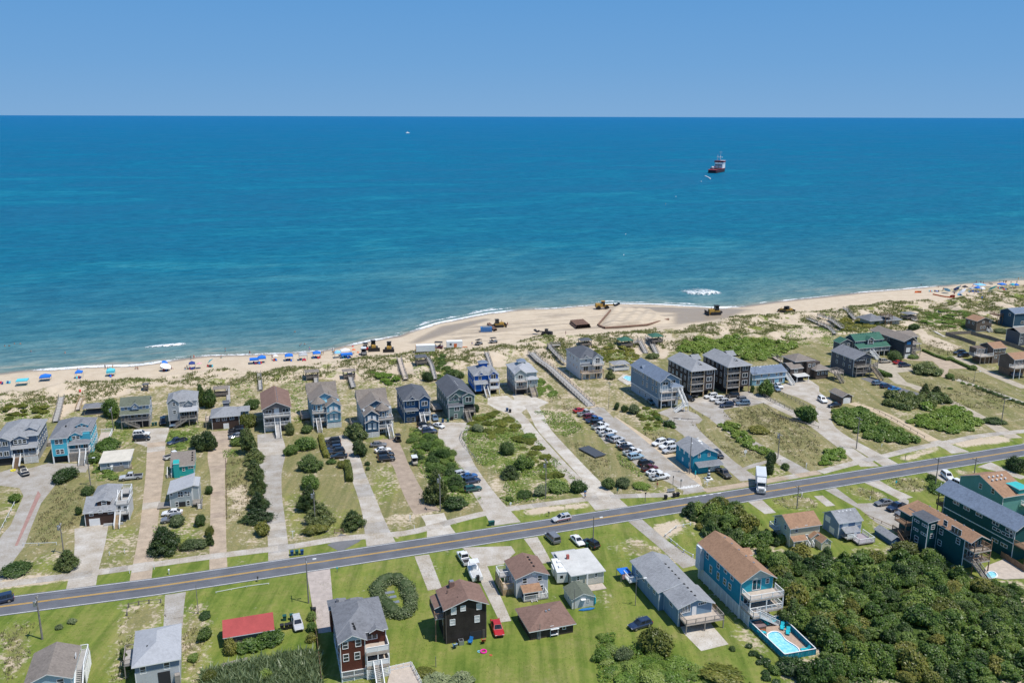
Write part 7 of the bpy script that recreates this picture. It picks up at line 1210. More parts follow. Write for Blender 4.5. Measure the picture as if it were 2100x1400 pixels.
SPEC={ # length stations, cabin base (x0,x1,hw,z), cabin top (x0,x1,hw,z), wheel x, radius
'suv':([(-2.38,.48,.95,.80),(-2.28,.36,1.03,.92),(-1.2,.30,1.02,.96),(.9,.30,1.0,.96),(1.9,.32,.94,.93),(2.30,.36,.80,.84),(2.40,.44,.68,.74)],(-2.25,1.0,.88,1.0),(-2.02,.22,.70,1.74),(-1.45,1.48),.38),
'sedan':([(-2.36,.45,.85,.76),(-2.25,.34,.93,.88),(-1.2,.27,.93,.92),(.9,.27,.90,.92),(1.85,.30,.80,.90),(2.28,.34,.68,.80),(2.38,.42,.58,.70)],(-1.85,1.05,.84,.91),(-1.05,.18,.62,1.42),(-1.42,1.42),.34),
'wagon':([(-2.36,.45,.88,.78),(-2.25,.34,.97,.88),(-1.2,.27,.96,.92),(.9,.27,.93,.92),(1.85,.30,.84,.90),(2.28,.34,.70,.80),(2.38,.42,.60,.70)],(-2.22,1.05,.84,.94),(-1.9,.2,.66,1.54),(-1.42,1.42),.35),
'van':([(-2.45,.45,1.0,.85),(-2.4,.34,1.08,.95),(-1.2,.28,1.06,.98),(1.2,.28,1.02,.98),(2.0,.32,.95,.94),(2.40,.38,.80,.84)],(-2.38,1.5,.93,1.04),(-2.3,.75,.82,1.85),(-1.5,1.55),.36),
'pickup':([(-.75,.40,1.06,.95),(-.7,.34,1.10,.97),(.9,.34,1.08,.98),(2.0,.36,1.06,.96),(2.70,.40,.96,.90),(2.82,.50,.80,.80)],(-.72,1.30,.90,1.08),(-.58,.62,.74,1.86),(-1.75,1.75),.41)}
PROTO={}
def car_proto(kind,cover=False):
 k=(kind,cover)
 if k in PROTO:return PROTO[k]
 st,cb,ct,wx,wr=SPEC[kind];b=MB();ring_loft(b,st);hw=max(s[3]for s in st);L0,L1=st[0][0],st[-1][0]
 A=[(cb[0],-cb[2],cb[3]),(cb[1],-cb[2],cb[3]),(cb[1],cb[2],cb[3]),(cb[0],cb[2],cb[3])];T=[(ct[0],-ct[2],ct[3]),(ct[1],-ct[2],ct[3]),(ct[1],ct[2],ct[3]),(ct[0],ct[2],ct[3])]
 b._add(A+T,[(4,5,6,7),(0,1,5,4),(1,2,6,5),(2,3,7,6),(3,0,4,7)]);r=MB();zc=(ct[3]);b.box(ct[0]+.1,-ct[2]+.05,zc-.01,ct[1]-.1,ct[2]-.05,zc+.035)
 if kind=='pickup':
  for y in(-.93,.86):b.box(-2.85,y,.42,-.72,y+.07,1.06)
  b.box(-2.88,-.93,.45,-2.80,.93,1.06);b.box(-2.85,-.9,.40,-.7,.9,.62);L0=-2.88
 gl={'windscreen':(A[1],A[2],T[2],T[1]),'rear_window':(A[3],A[0],T[0],T[3])};W_={}
 for nm,q in gl.items():m=MB();pane(m,q,.07,.93,.10,.93);W_[nm]=m.mesh(nm,CGLASS)
 for nm,q in(('r',(A[0],A[1],T[1],T[0])),('l',(A[2],A[3],T[3],T[2]))):
  m=MB();s0=[(.06,.47),(.53,.90)]if kind!='van' and kind!='suv' else[(.05,.30),(.34,.62),(.66,.92)]
  for u0,u1 in s0:pane(m,q,u0,u1,.16,.88)
  W_['side_'+nm]=m.mesh('side_windows',CGLASS)
 w=MB();w.cyl((0,-.11,0),(0,.11,0),wr,None,14,0);w.cyl((0,-.125,0),(0,.125,0),wr*.62,None,10,1);wm=w.mesh('wheel',[TYRE,RIM])
 ld=MB().box(-.06,-.17,-.08,.06,.17,.08);lm=ld.mesh('headlight',LAMP);tm=MB().box(-.05,-.10,-.16,.05,.10,.16).mesh('tail_light',TAIL);bp=MB().box(L1-.12,-hw*.62,.44,L1+.02,hw*.62,.62).mesh('grille',TRIM)
 PROTO[k]=dict(body=b.mesh('car_body',PAINT['white']),W=W_,wheel=wm,head=lm,tail=tm,grille=bp,wx=wx,wr=wr,hw=hw,L0=L0,L1=L1,zf=st[-2][2]-.08);return PROTO[k]
def car(kind,color,t,x0,y0,x1,y1,label,group=None,roof=None,cover=False,z=.035,scale=1.0,cat=None):
 """rear point and front point in the photo"""
 P=car_proto(kind,cover);a=np.array(on_plane(px(t,x0,y0)));b=np.array(on_plane(px(t,x1,y1)));c=(a+b)/2;h=math.atan2(*(b-a)[::-1]);nm={'suv':'parked_suv','sedan':'parked_car','wagon':'parked_car','van':'parked_van','pickup':'pickup_truck'}[kind]
 r=empty(nm,(c[0],c[1],z+max(0,gz(*c))),h,label,cat or{'suv':'car','sedan':'car','wagon':'car','van':'car','pickup':'pickup truck'}[kind],group);r.scale=(scale,)*3
 o=link('body',P['body'],r);o.material_slots[0].link='OBJECT';o.material_slots[0].material=PAINT[color]
 for n_,me in P['W'].items():link('side_windows' if n_.startswith('side')else n_,me,r)
 for wx in P['wx']:
  for s in(-1,1):link('wheel',P['wheel'],r,(wx,s*(P['hw']-.10),P['wr']))
 for s in(-1,1):link('headlight',P['head'],r,(P['L1']-.10,s*P['hw']*.66,P['zf']-.02));link('tail_light',P['tail'],r,(P['L0']+.06,s*P['hw']*.80,.86))
 link('grille',P['grille'],r)
 if kind=='pickup':cube('bed_cover' if cover else 'bed_liner',TRIM,r,-2.78,-.85,.60,-.74,.85,1.02 if cover else .64)
 if roof:cube('roof_panel',PAINT[roof],r,P['L0']*.6,-.6,1.76,.3,.6,1.80)
 return r
C=car
C('suv','navy','a',75,560,-60,592,'dark navy SUV driving out of the left edge on the road');C('wagon','silver','b',940,770,965,860,'old silver wagon parked on the grass by the red roofed shed')
C('pickup','white','c',600,210,520,85,'white pickup towing the white boat');C('sedan','red','c',875,790,925,940,'bright red car with dark sunroof on the lawn by the black brown house',None,None,False,.01,1.06);C('van','grey','h',1505,1375,1425,1300,'dark grey minivan parked on grass below the road',None,None,False,.01)
C('sedan','white','h',1685,1325,1760,1400,'white sedan parked on grass behind the flat roofed cottage',None,None,False,.01);C('wagon','navy','d',330,805,195,845,'dark blue car beside the olive bush on the green lawn',None,None,False,.01);C('suv','black','c',1880,10,1830,-20,'black car parked right of the white sedan on the grass',None,None,False,.01)
pc=C('wagon','silver','h',1640,1118,1475,1150,'silver patrol car with red side stripe driving on the road');cube('side_stripe',PAINT['red'],pc,-2.0,-.985,.62,1.5,-.955,.74);cube('side_stripe',PAINT['red'],pc,-2.0,.955,.62,1.5,.985,.74);cube('light_bar',PAINT['blue'],pc,-.5,-.5,1.56,-.2,.5,1.68)
C('sedan','red','h',1690,32,1800,12,'red sedan at the beach end of the car park row');C('pickup','silver','h',1722,72,1895,38,'silver pickup, second from the beach end of the car park row');C('suv','maroon','h',1782,105,1918,75,'dark red SUV between silver and blue pickups in the car park row');C('pickup','blue','h',1810,140,1978,105,'blue pickup with black bed in the car park row',None,None,True);C('suv','black','h',1860,165,1990,138,'black SUV wedged between the blue and white pickups in the car park');C('pickup','white','h',1868,205,2045,170,'white pickup with black bed cover, upper car park row',None,None,True);C('suv','white','h',1930,245,2060,215,'white SUV, upper half of the car park row');C('pickup','white','h',1950,275,2120,240,'long white pickup beside the grey SUV in the car park row');C('suv','steel','h',2010,325,2160,290,'slate blue SUV in the middle of the car park row')
C('suv','silver','i',-40,345,105,305,'silver SUV in the middle of the car park row');C('suv','white','i',12,395,185,360,'white SUV with black roof panel in the car park row',None,'black');C('sedan','black','i',62,415,180,390,'small black car between two white ones in the car park row');C('pickup','white','i',85,475,285,430,'white crew cab pickup in the lower car park row');C('suv','ice','i',148,515,290,488,'pale blue SUV in the lower car park row');C('suv','black','i',250,585,398,553,'large black SUV in the lower car park row');C('pickup','maroon','i',290,635,432,605,'dark red pickup in the lower car park row',None,None,True,.035,.85);C('sedan','white','i',335,675,480,645,'white sedan next to the last pickup of the car park row');C('pickup','white','i',362,728,565,690,'white pickup at the road end of the car park row')
C('suv','white','i',520,340,392,378,'white SUV behind the turquoise shop, farthest of three');C('suv','white','i',632,375,448,412,'white SUV behind the turquoise shop, middle of three',None,None,False,.035,1.08);C('suv','silver','i',645,425,500,450,'pale SUV behind the turquoise shop, nearest of three');C('sedan','grey','i',545,335,600,325,'dark grey low car half hidden behind the white SUVs',None,None,False,.03,.8);C('pickup','olive','i',1065,635,1175,715,'dark olive pickup in front of the turquoise shop door',None,None,True);C('wagon','black','i',1040,460,1085,495,'black car peeping out behind the turquoise shop')
C('sedan','grey','j',742,960,575,985,'dark grey sedan in the concrete court by the dark green house');C('pickup','navy','j',880,1000,705,1045,'navy pickup in the concrete court by the dark green house',None,None,True);C('suv','grey','j',905,1065,815,1085,'grey SUV under the wooden balcony of the dark green house',None,None,False,.03,.9);C('suv','white','j',1265,665,1365,745,'white SUV on the drive behind the utility pole, nearer the road');C('suv','white','j',1400,770,1490,815,'white SUV behind the slate grey roof, farther from the road')
C('suv','black','f',210,618,285,700,'black SUV on the pale concrete court by the yellow tub');C('suv','black','f',1372,320,1535,308,'black SUV on the apron under the grey tower house');C('suv','white','f',1378,272,1525,262,'white SUV behind the black one on the apron');C('suv','black','f',1672,118,1672,165,'dark car beside the grey tower house');C('suv','steel','f',1780,135,1770,190,'dark blue SUV in the carport under the grey tower house');C('pickup','navy','f',1908,320,1722,375,'dark navy pickup parked on the bright green lot');C('pickup','white','f',1695,515,1885,465,'white pickup behind the teal slant roofed cottage',None,None,True);C('pickup','silver','f',1450,700,1240,722,'silver pickup with black bed cover by the brown cottage',None,None,True);C('sedan','white','f',1848,1070,1688,1082,'white sedan below the pale grey modern cottage');C('suv','grey','f',1860,1130,1668,1155,'grey SUV half hidden by a grey shrub')
for i,(q,cl,kd)in enumerate((((1385,335,1232,350),'black','suv'),((1388,375,1240,392),'black','suv'),((1392,412,1250,430),'navy','suv'),((1420,442,1280,460),'black','suv'),((1458,487,1295,500),'black','sedan'))):C(kd,cl,'g',*q,'dark car below the light blue turreted house, %s'%('farthest of five','second of five from the house','middle of the five','fourth of five from the house','nearest of five')[i],'five dark cars by the hedge')
C('suv','black','g',392,215,262,230,'black SUV by the dark hip roofed house');C('suv','black','g',390,245,265,262,'second black SUV by the dark hip roofed house');C('sedan','grey','g',380,275,275,298,'dark grey car partly under the pine by the brick drive');C('sedan','grey','g',1692,380,1868,370,'grey sports coupe in front of the dark turreted house');C('sedan','white','g',1760,440,1895,420,'white sedan beside the grey coupe');C('suv','black','g',1775,490,1935,470,'black SUV beside the white sedan on the sandy lot');C('suv','black','g',1788,532,1940,515,'black SUV with shiny roof nearest the lawn on the sandy lot')
C('suv','black','h',80,190,228,170,'black SUV farthest in the cluster below the navy house');C('sedan','silver','h',105,215,235,200,'silver car in the cluster below the navy house');C('suv','navy','h',118,250,290,232,'dark navy SUV nearest in the cluster below the navy house');C('sedan','white','h',262,165,342,192,'white sedan at the head of the grey concrete drive',None,None,False,.035,.9);C('sedan','steel','h',245,70,275,130,'slate blue car between the navy and green houses')
C('wagon','silver','h',462,690,612,655,'silver wagon parked by the grey drive, farthest of four');C('sedan','blue','h',560,710,655,690,'blue car by the grey drive behind the tree');C('suv','navy','h',580,762,692,738,'navy SUV by the grey drive behind the tree');C('wagon','green','h',572,845,722,818,'dark green wagon by the grey drive, nearest of four')
C('suv','black','n',710,1085,805,1115,'black SUV beside the left dark four storey house');C('suv','white','n',1035,1075,940,1085,'white SUV farthest of the four parked in a diagonal row');C('suv','white','n',1095,1105,1000,1112,'white SUV second in the diagonal row');C('suv','silver','n',1165,1130,1040,1145,'pale silver SUV third in the diagonal row');C('suv','navy','n',1215,1165,1085,1178,'navy SUV nearest in the diagonal row');C('suv','black','n',1265,1065,1150,1075,'black SUV under the right dark four storey house');C('suv','grey','n',1345,1110,1222,1125,'dark grey SUV farther of the pair in the parking court');C('suv','steel','n',1382,1148,1250,1155,'slate blue SUV nearer of the pair in the parking court')
C('sedan','white','n',490,1130,500,1175,'white car under the tall grey blue house');C('sedan','teal','n',355,1110,400,1160,'dark teal car in the shade of the tall grey blue house');C('sedan','white','n',1650,950,1715,990,'white car in front of the pale blue motel');C('sedan','steel','n',1620,975,1695,1025,'slate car half hidden by the motel tree');C('suv','black','n',860,1045,825,1075,'dark car in the garage of the left dark four storey house')
C('suv','white','o',-5,1290,70,1345,'white SUV left of the small brown garage');C('sedan','black','o',228,1360,82,1380,'black sedan in front of the small brown garage');C('wagon','steel','o',540,1150,660,1135,'blue grey car at the upper end of the asphalt strip');C('wagon','navy','o',625,1180,742,1165,'navy car in the middle of the asphalt strip');C('sedan','cobalt','o',700,1210,835,1195,'bright blue car at the lower end of the asphalt strip');C('sedan','red','o',768,935,860,925,'red car in front of the green roofed house');C('suv','navy','o',820,962,925,955,'dark navy SUV next to the red car');C('suv','beige','o',632,920,710,915,'beige SUV under the white porch of the green roofed house');C('suv','black','o',1480,830,1392,832,'black SUV under the brown stilt house, farther');C('suv','black','o',1520,855,1430,862,'black SUV under the brown stilt house, nearer');C('wagon','grey','o',1985,1065,2060,1050,'grey car beneath the stilt house at the right edge')
# box truck
a=np.array(on_plane(px('i',1494,745)));b=np.array(on_plane(px('i',1503,860)));c=(a+b)/2;r=empty('box_truck',(c[0],c[1],.035),math.atan2(*(b-a)[::-1]),'white box truck facing the camera on the road','truck');WT=PAINT['white'];SV=paint('truck_box_panel',(.55,.58,.62),.5,.08)
cube('cargo_box',SV,r,-5.2,-1.25,1.0,1.6,1.25,3.9);cube('chassis',TRIM,r,-5.0,-.5,.5,3.8,.5,.95);mb=MB();mb.frustum((1.75,-1.1,3.0,1.1),1.1,(1.75,-1.0,2.75,1.0),2.7);mb.frustum((3.0,-.85,4.3,.85),.7,(2.9,-.8,4.1,.7),1.65);mb.box(1.75,-1.1,.7,3.0,1.1,1.1);mb.frustum((1.7,-1.1,2.7,1.1),2.7,(1.65,-1.1,1.9,1.1),3.6);mb.build('cab',WT,r)
mb=MB();pane(mb,((3.0,-1.1,1.65),(3.0,1.1,1.65),(2.76,1.0,2.65),(2.76,-1.0,2.65)),.06,.94,.1,.9);mb.build('windscreen',CGLASS,r);cube('grille',METAL,r,4.28,-.6,.8,4.34,.6,1.5);cube('bumper',METAL,r,4.25,-1.1,.45,4.5,1.1,.75)
for s in(-1,1):cube('headlight',LAMP,r,4.2,s*.95-.15,.9,4.3,s*.95+.15,1.15);mb=MB().cyl((3.5,s*.85,.5),(3.5,s*1.12,.5),.5,None,14);mb.build('wheel',TYRE,r);mb=MB().cyl((-3.4,s*.65,.5),(-3.4,s*1.15,.5),.5,None,14);mb.build('wheel',TYRE,r);cube('fender',WT,r,3.0,s*1.0-.16,.75,4.1,s*1.0+.16,1.15);cube('mirror',TRIM,r,2.7,s*1.35-.1,1.7,2.8,s*1.35+.1,2.3)
# boat on trailer
a=np.array(on_plane(px('c',700,385)));b=np.array(on_plane(px('c',625,215)));c=(a+b)/2;r=empty('motor_boat',(c[0],c[1],0),math.atan2(*(b-a)[::-1]),'white centre console motor boat on a trailer behind the pickup','boat');mb=MB();ring_loft(mb,[(-3.4,.7,1.5,1.15),(-1,.6,1.55,1.25),(1.5,.65,1.7,1.15),(2.8,.85,1.85,.7),(3.5,1.3,1.95,.12)]);mb.build('hull',PAINT['white'],r)
cube('deck_floor',paint('boat_deck',(.5,.5,.49),.6),r,-3.2,-.85,1.5,1.2,.85,1.585);cube('console',PAINT['white'],r,-.6,-.4,1.5,.2,.4,2.5);cube('t_top',PAINT['white'],r,-1.0,-.95,3.35,.9,.95,3.45);mb=MB().frustum((.2,-.4,.9,.4),1.7,(.2,-.35,.6,.35),2.1);mb.build('seat',PAINT['white'],r)
for x in(-.8,.6):
 for y in(-.75,.75):mb=MB().cyl((x,y,1.5),(x,y*1.1,3.35),.05,None,5);mb.build('t_top_post',METAL,r)
mb=MB().frustum((-3.9,-.25,-3.4,.25),.9,(-3.95,-.3,-3.3,.3),2.0);mb.build('outboard_motor',TRIM,r);c2=c;r2=empty('boat_trailer',(c[0],c[1],0),r.rotation_euler[2],'galvanised trailer under the white motor boat','trailer')
mb=MB();mb.bar((-3.2,-.8,.55),(2.2,-.7,.55),.1,.12);mb.bar((-3.2,.8,.55),(2.2,.7,.55),.1,.12);mb.bar((2.2,-.7,.55),(4.3,0,.5),.1,.12);mb.bar((2.2,.7,.55),(4.3,0,.5),.1,.12);mb.build('frame',METAL,r2)
for s in(-1,1):mb=MB().cyl((-1.6,s*1.0,.34),(-1.6,s*1.2,.34),.34,None,12);mb.build('wheel',TYRE,r2)
# camper
a=np.array(on_plane(px('c',1500,230)));b=np.array(on_plane(px('c',1575,410)));c=(a+b)/2;r=empty('camper_trailer',(c[0],c[1],0),math.atan2(*(b-a)[::-1]),'white camper trailer parked between the two cottages','camper');CW=paint('camper_white',(.70,.70,.68),.4,.06);cube('body',CW,r,-2.9,-1.15,.5,2.9,1.15,2.75);cube('roof',CW,r,-2.95,-1.2,2.75,2.95,1.2,2.85);cube('roof_vent',WHITE,r,-1.6,-.35,2.85,-.8,.35,3.15);cube('air_unit',WHITE,r,.4,-.4,2.85,1.3,.4,3.15);cube('rear_window',CGLASS,r,2.9,-.5,1.5,2.93,.1,2.1);cube('stripe',METAL,r,-2.9,-1.17,1.2,2.9,-1.15,1.35);cube('slide_out',CW,r,-1.4,-1.5,.9,.8,-1.15,2.5)
for s in(-1,1):mb=MB().cyl((.2,s*.95,.36),(.2,s*1.18,.36),.36,None,12);mb.build('wheel',TYRE,r)
for o in(2.0,2.35):pass
# golf cart
def cart(name,label,t,x,y,h,roofm,bodym,cat='buggy',sc=1.0):
 p=at(t,x,y);r=empty(name,p,h,label,cat);r.scale=(sc,)*3;mb=MB();ring_loft(mb,[(-1.35,.35,.95,.55),(-.5,.3,.75,.68),(.4,.3,.62,.68),(1.0,.32,.95,.62),(1.4,.4,.8,.5)]);mb.build('body',bodym,r);cube('roof',roofm,r,-1.2,-.68,1.85,.9,.68,1.93);cube('seat',TRIM,r,-.55,-.6,.7,.0,.6,.9);cube('seat_back',TRIM,r,-.65,-.6,.9,-.5,.6,1.35)
 for x_ in(-1.1,.8):
  for s in(-1,1):mb=MB().cyl((x_,s*.6,.8),(x_*.95,s*.6,1.86),.035,None,5);mb.build('roof_post',METAL,r)
 for x_ in(-.9,.95):
  for s in(-1,1):mb=MB().cyl((x_,s*.55,.28),(x_,s*.78,.28),.28,None,10);mb.build('wheel',TYRE,r)
 return r
cart('golf_cart','white roofed golf cart on the brown drive','h',52,555,math.radians(-75),PAINT['white'],PAINT['beige'],'golf cart',1.15);cart('utility_buggy','dark buggy with black roof on the sand left of the blue container','m',710,535,.9,TRIM,PAINT['grey'],'buggy',1.2);cart('utility_buggy','dark buggy on the sand nearest the blue container','m',860,515,.4,TRIM,PAINT['grey'],'buggy',1.2);cart('utility_buggy','red and black buggy between the two white site trailers','m',292,575,3.0,TRIM,PAINT['maroon'],'buggy',1.5);cart('utility_buggy','red buggy with black roof beside the left bulldozer','l',1650,385,-1.2,TRIM,PAINT['red'],'buggy',1.4);cart('utility_buggy','white roofed buggy on the sand by the bulldozers','l',1632,435,-1.4,PAINT['white'],PAINT['grey'],'buggy',1.5);cart('utility_buggy','small black buggy by the dark turreted house','g',1980,320,1.9,TRIM,PAINT['black'],'buggy',1.1)
# ------------------------------------------------------------------ poles, fences, boardwalks, shelters, pools, yard things
POLE=paint('pole_wood',(.235,.215,.195),.9,.2,2);TEAL=paint('turquoise_plastic',(.02,.42,.50),.5);TEALD=siding('turquoise_fence_board',(.015,.24,.34),vertical=True,pitch=.3);BINB=paint('bin_blue',(.02,.07,.17),.5);BING=paint('bin_green',(.02,.09,.075),.5);SAND_W=paint('shelter_wood',(.22,.19,.165),.85,.2,2)
def zat(t,x,y,p):
 """height above the ground point p (x, y) at which its vertical line passes photo row y"""
 Y=px(t,x,y)[1];lo,hi=0.0,40.0
 for _ in range(40):
  m=(lo+hi)/2
  if float(proj_np(np.array(p[0]),np.array(p[1]),m)[1])>Y:lo=m
  else:hi=m
 return lo
def pole(t,x,y,t2,x2,y2,label,kit='',r_=.15):
 p=at(t,x,y);h=zat(t2,x2,y2,p);r=empty('utility_pole' if 'c' in kit else 'lamp_pole' if 'l' in kit else 'utility_pole',p,AX,label,'pole');MB().cyl((0,0,-.2),(0,0,h),r_,r_*.62,8).build('pole',POLE,r)
 if 'c' in kit:
  cube('crossarm',POLE,r,-.06,-1.2,h-.75,.06,1.2,h-.62)
  for q in(-1.05,-.5,.5,1.05):MB().cyl((0,q,h-.62),(0,q,h-.40),.05,.04,6).build('insulator',WHITE,r)
 if 't' in kit:MB().cyl((-.42,0,h*.78),(-.42,0,h*.78+1.0),.26,None,10).build('transformer',METAL,r)
 if 'l' in kit:MB().cyl((0,0,h-.5),(1.4,-.5,h-.2),.04,None,5).build('lamp_arm',METAL,r);cube('lamp_head',WHITE,r,1.2,-.7,h-.3,1.9,-.4,h-.14)
 return(p[0],p[1],p[2]+h-.5)
LN=[pole('a',435,950,'a',375,510,'leaning utility pole on the bottom left lawn beside a ground box','ct',.2),pole('b',1065,580,'b',1045,115,'utility pole at the pink gravel drive','cl'),pole('h',1880,1398,'h',1895,1090,'slim lamp pole near the two green bins','l'),pole('i',1870,1015,'i',1885,775,'utility pole behind the cream house','c'),pole('j',1185,820,'j',1230,490,'tall utility pole beside the white SUV','c'),pole('j',1580,720,'j',1610,490,'utility pole behind the slate grey roof','c')]
LM=[pole('a',655,70,'f',605,1160,'utility pole by the pine bush at lower left','ct'),pole('f',930,775,'f',905,480,'dark pole with a lamp between oval bush and flat roofed cottage','tl'),pole('k',1165,1010,'k',1148,770,'pole with grey drum left of the olive roofed cottage','ct'),pole('g',1135,1190,'g',1175,820,'pole with grey drum among the dark cedars','ct'),pole('h',315,1040,'h',305,660,'pole with grey drum beside the brown drive','ct'),pole('h',1395,910,'h',1402,500,'transformer pole by the footpath on the green lot','ct'),pole('i',770,655,'i',790,280,'tall pole at the corner of the turquoise shop','l'),pole('i',1675,500,'i',1697,230,'transformer pole on the sandy lot by the paved lane','ct'),pole('j',380,400,'j',410,70,'utility pole by the concrete lane mouth','c'),pole('j',1865,150,'o',1892,1280,'utility pole beside the bush at the far right','l')]
for q in(('a',2035,690,'a',2025,395,'thin pole right of the concrete drive',''),('d',215,605,'d',205,310,'dark pole left of the long grey blue house','l'),('n',1430,960,'n',1445,755,'lamp pole in front of the pale blue motel','l'),('m',2040,1190,'m',2045,910,'pole in the sandy lot by the beach access','c'),('m',1640,910,'m',1645,790,'short pole beside the white house',''),('i',610,150,'i',612,85,'short white lamp on the grey drive','l'),('i',500,165,'i',503,105,'short lamp in the scrub','l'),('o',1585,1130,'o',1592,1000,'lamp post on the dry lawn at the right','l'),('c',1688,650,'c',1695,430,'thin dark pole before the tiny white cottage',''),('c',270,1235,'c',270,1125,'black post on the lawn near the bottom',''),('c',1335,955,'c',1337,790,'white pole before the brown garage, left',''),('c',1528,905,'c',1530,800,'white pole before the brown garage, right','')):pole(*q,.08)
def wires(name,label,P_):
 mb=MB()
 for a,b in zip(P_[:-1],P_[1:]):
  for o in(-1.0,1.0):
   A=Vector(a);B_=Vector(b);k=8
   for i in range(k):
    f=lambda u:A.lerp(B_,u)+Vector((-.29*o,.95*o,-.9*4*u*(1-u)));mb.cyl(f(i/k),f((i+1)/k),.016,None,3,0,False)
 tag(mb.build(name,TRIM),label,'wire')
wires('power_line','overhead power line along the near side of the road',LN);wires('power_line','overhead power line from the pole by the brown drive to the green lot pole',[LM[4],LM[5]])
def fence(name,label,spec,h,mat,step,rails=0,board=0.0,pw=.12,cat='fence',z0=0.0,pmat=None,cap=None):
 R=[at(*px_)if False else(*on_plane(px_),0)for px_ in parse(spec)];R=[(x,y,gz(x,y))for x,y,_ in R];r=empty(name,R[0],0,label,cat);o=Vector(R[0])
 for a,b in zip(R[:-1],R[1:]):
  A,B_=Vector(a)-o,Vector(b)-o;L=(B_-A).length;n=max(1,int(round(L/step)));
  for i in range(n+1):
   q=A.lerp(B_,i/n);cube('post',pmat or mat,r,q.x-pw/2,q.y-pw/2,q.z-.1,q.x+pw/2,q.y+pw/2,q.z+h)
  for i in range(n):
   a_,b_=A.lerp(B_,i/n),A.lerp(B_,(i+1)/n)
   for k in range(rails):u=Vector((0,0,z0+(h-z0)*(k+.85)/rails));MB().bar(a_+u,b_+u,.05,.12).build('rail',mat,r)
   if board:
    d=b_-a_;u=Vector((0,0,h*.5));m=max(1,int(d.length/board))
    for j in range(m):MB().bar(a_+d*(j+.03)/m+u,a_+d*(j+.97)/m+u,.04,h*.94).build('plank',mat,r)
   if cap:u=Vector((0,0,h));MB().bar(a_+u,b_+u,.16,.08).build('cap_rail',cap,r)
 return r
fence('rope_fence','row of short posts along the drive above the shop','i 755,105 880,200 1000,330 1090,390 1215,480',.7,SAND_W,3.4);fence('post_row','short posts curving round the sandy lot','n 740,1150 830,1240 980,1290',.7,SAND_W,3.0);fence('post_row','posts along the right concrete lane','n 1380,1170 1530,1150 1700,1290 2090,1390 | i 1700,80 1900,180 2060,280',.8,SAND_W,4.5,1);fence('rail_fence','weathered rail fence below the dark four storey houses','n 1400,985 1600,1110 1840,1225',1.2,WOODG,2.4,3);fence('rail_fence','second rail fence beside the motel tree','n 1690,1030 1900,1140 2010,1200',1.1,WOODG,2.4,2);fence('rail_fence','white low rail fence at the left edge','f 172,930 90,1090 0,1265',.8,WHITE,3,1);fence('rail_fence','white low rail by the utility pole at lower left','f 240,1392 400,1390 580,1382',.7,WHITE,3,1)
fence('beam_row','low white beam along the lawn by the road','b 115,475 430,415 655,385',.25,WHITE,3.5,1);fence('board_edging','low dark log edging along the sandy strip','g 215,505 222,800 226,1110',.35,WOODB,2.0,1);fence('rope_fence','posts with rope round the dry corner by the concrete drive','a 1305,710 1320,625 1425,600 1530,585 1650,578',.9,SAND_W,2.6,1,0,.2);fence('rope_fence','chunky posts and rope edging the curved asphalt drive','i 780,1185 630,1215 520,1300 580,1350 | d 640,0 710,60 805,110',.7,WHITE,2.4,1,0,.25);fence('wooden_gate','small wooden rail gate by the footpath','g 1328,1265 1420,1262',1.1,WOODB,2.6,3,0,.14,'gate');fence('board_fence','brown yard fence between the pink drive and the lawn','b 1095,620 1150,950 1200,1400',.9,WOODB,2.4,1,.4);fence('board_fence','brown fence by the small pool at the right edge','e 1860,110 2000,200 2110,270',1.5,WOODB,2.4,0,.4);fence('board_fence','dark fence round the sandy yard, near side','o 1295,640 1450,685 1600,740',1.6,SAND_W,3,0,.5);fence('board_fence','dark fence round the sandy yard, right side','o 1555,630 1750,680 1930,740 2110,800',1.6,SAND_W,3,0,.5);fence('board_fence','dark fence across the back of the sandy yard','o 1300,635 1420,628 1560,622',1.4,SAND_W,3,0,.5);fence('rail_fence','low tan rail along the parking court','j 470,1085 640,1160 800,1235',.6,WOODT,3,1);fence('rope_fence','rope fence along the sandy path','j 560,0 800,130 1080,290',.7,SAND_W,3.5,1);fence('rail_fence','curved pipe rail beside the green lot','h 640,210 530,245 515,300 560,380 690,530',.8,METAL,2.6,1)
def walk(label,pts,w,h=1.0,mat=DECKG,rm=WOODG,rails=True,name='boardwalk'):
 """pts: 'tile x,y ...' ; h: height over the sand at each end"""
 R=[(*on_plane(q),)for q in parse(pts)];n=len(R);hs=np.interp(np.linspace(0,1,n),np.linspace(0,1,len(h)if isinstance(h,tuple)else 2),h if isinstance(h,tuple)else(h,h));P_=[Vector((x,y,gz(x,y)+k))for(x,y),k in zip(R,hs)];r=empty(name,P_[0],0,label,'boardwalk');o=P_[0];Q=[p-o for p in P_]
 for a,b in zip(Q[:-1],Q[1:]):
  d=(b-a);L=d.length;k=max(1,int(L/2.4))
  for i in range(k):MB().bar(a+d*i/k,a+d*(i+.97)/k,w,.12).build('deck_section',mat,r)
  s=Vector((-d.y,d.x,0)).normalized()*w/2
  for sg in(-1,1):
   mb=MB()
   if rails:
    for z in(.5,1.0):mb.bar(a+s*sg+Vector((0,0,z)),b+s*sg+Vector((0,0,z)),.06,.14)
   for i in range(k+1):q=a+d*i/k+s*sg;mb.box(q.x-.07,q.y-.07,q.z-1.3,q.x+.07,q.y+.07,q.z+(1.08 if rails else 0))
   mb.build('railing',rm,r)
 return r
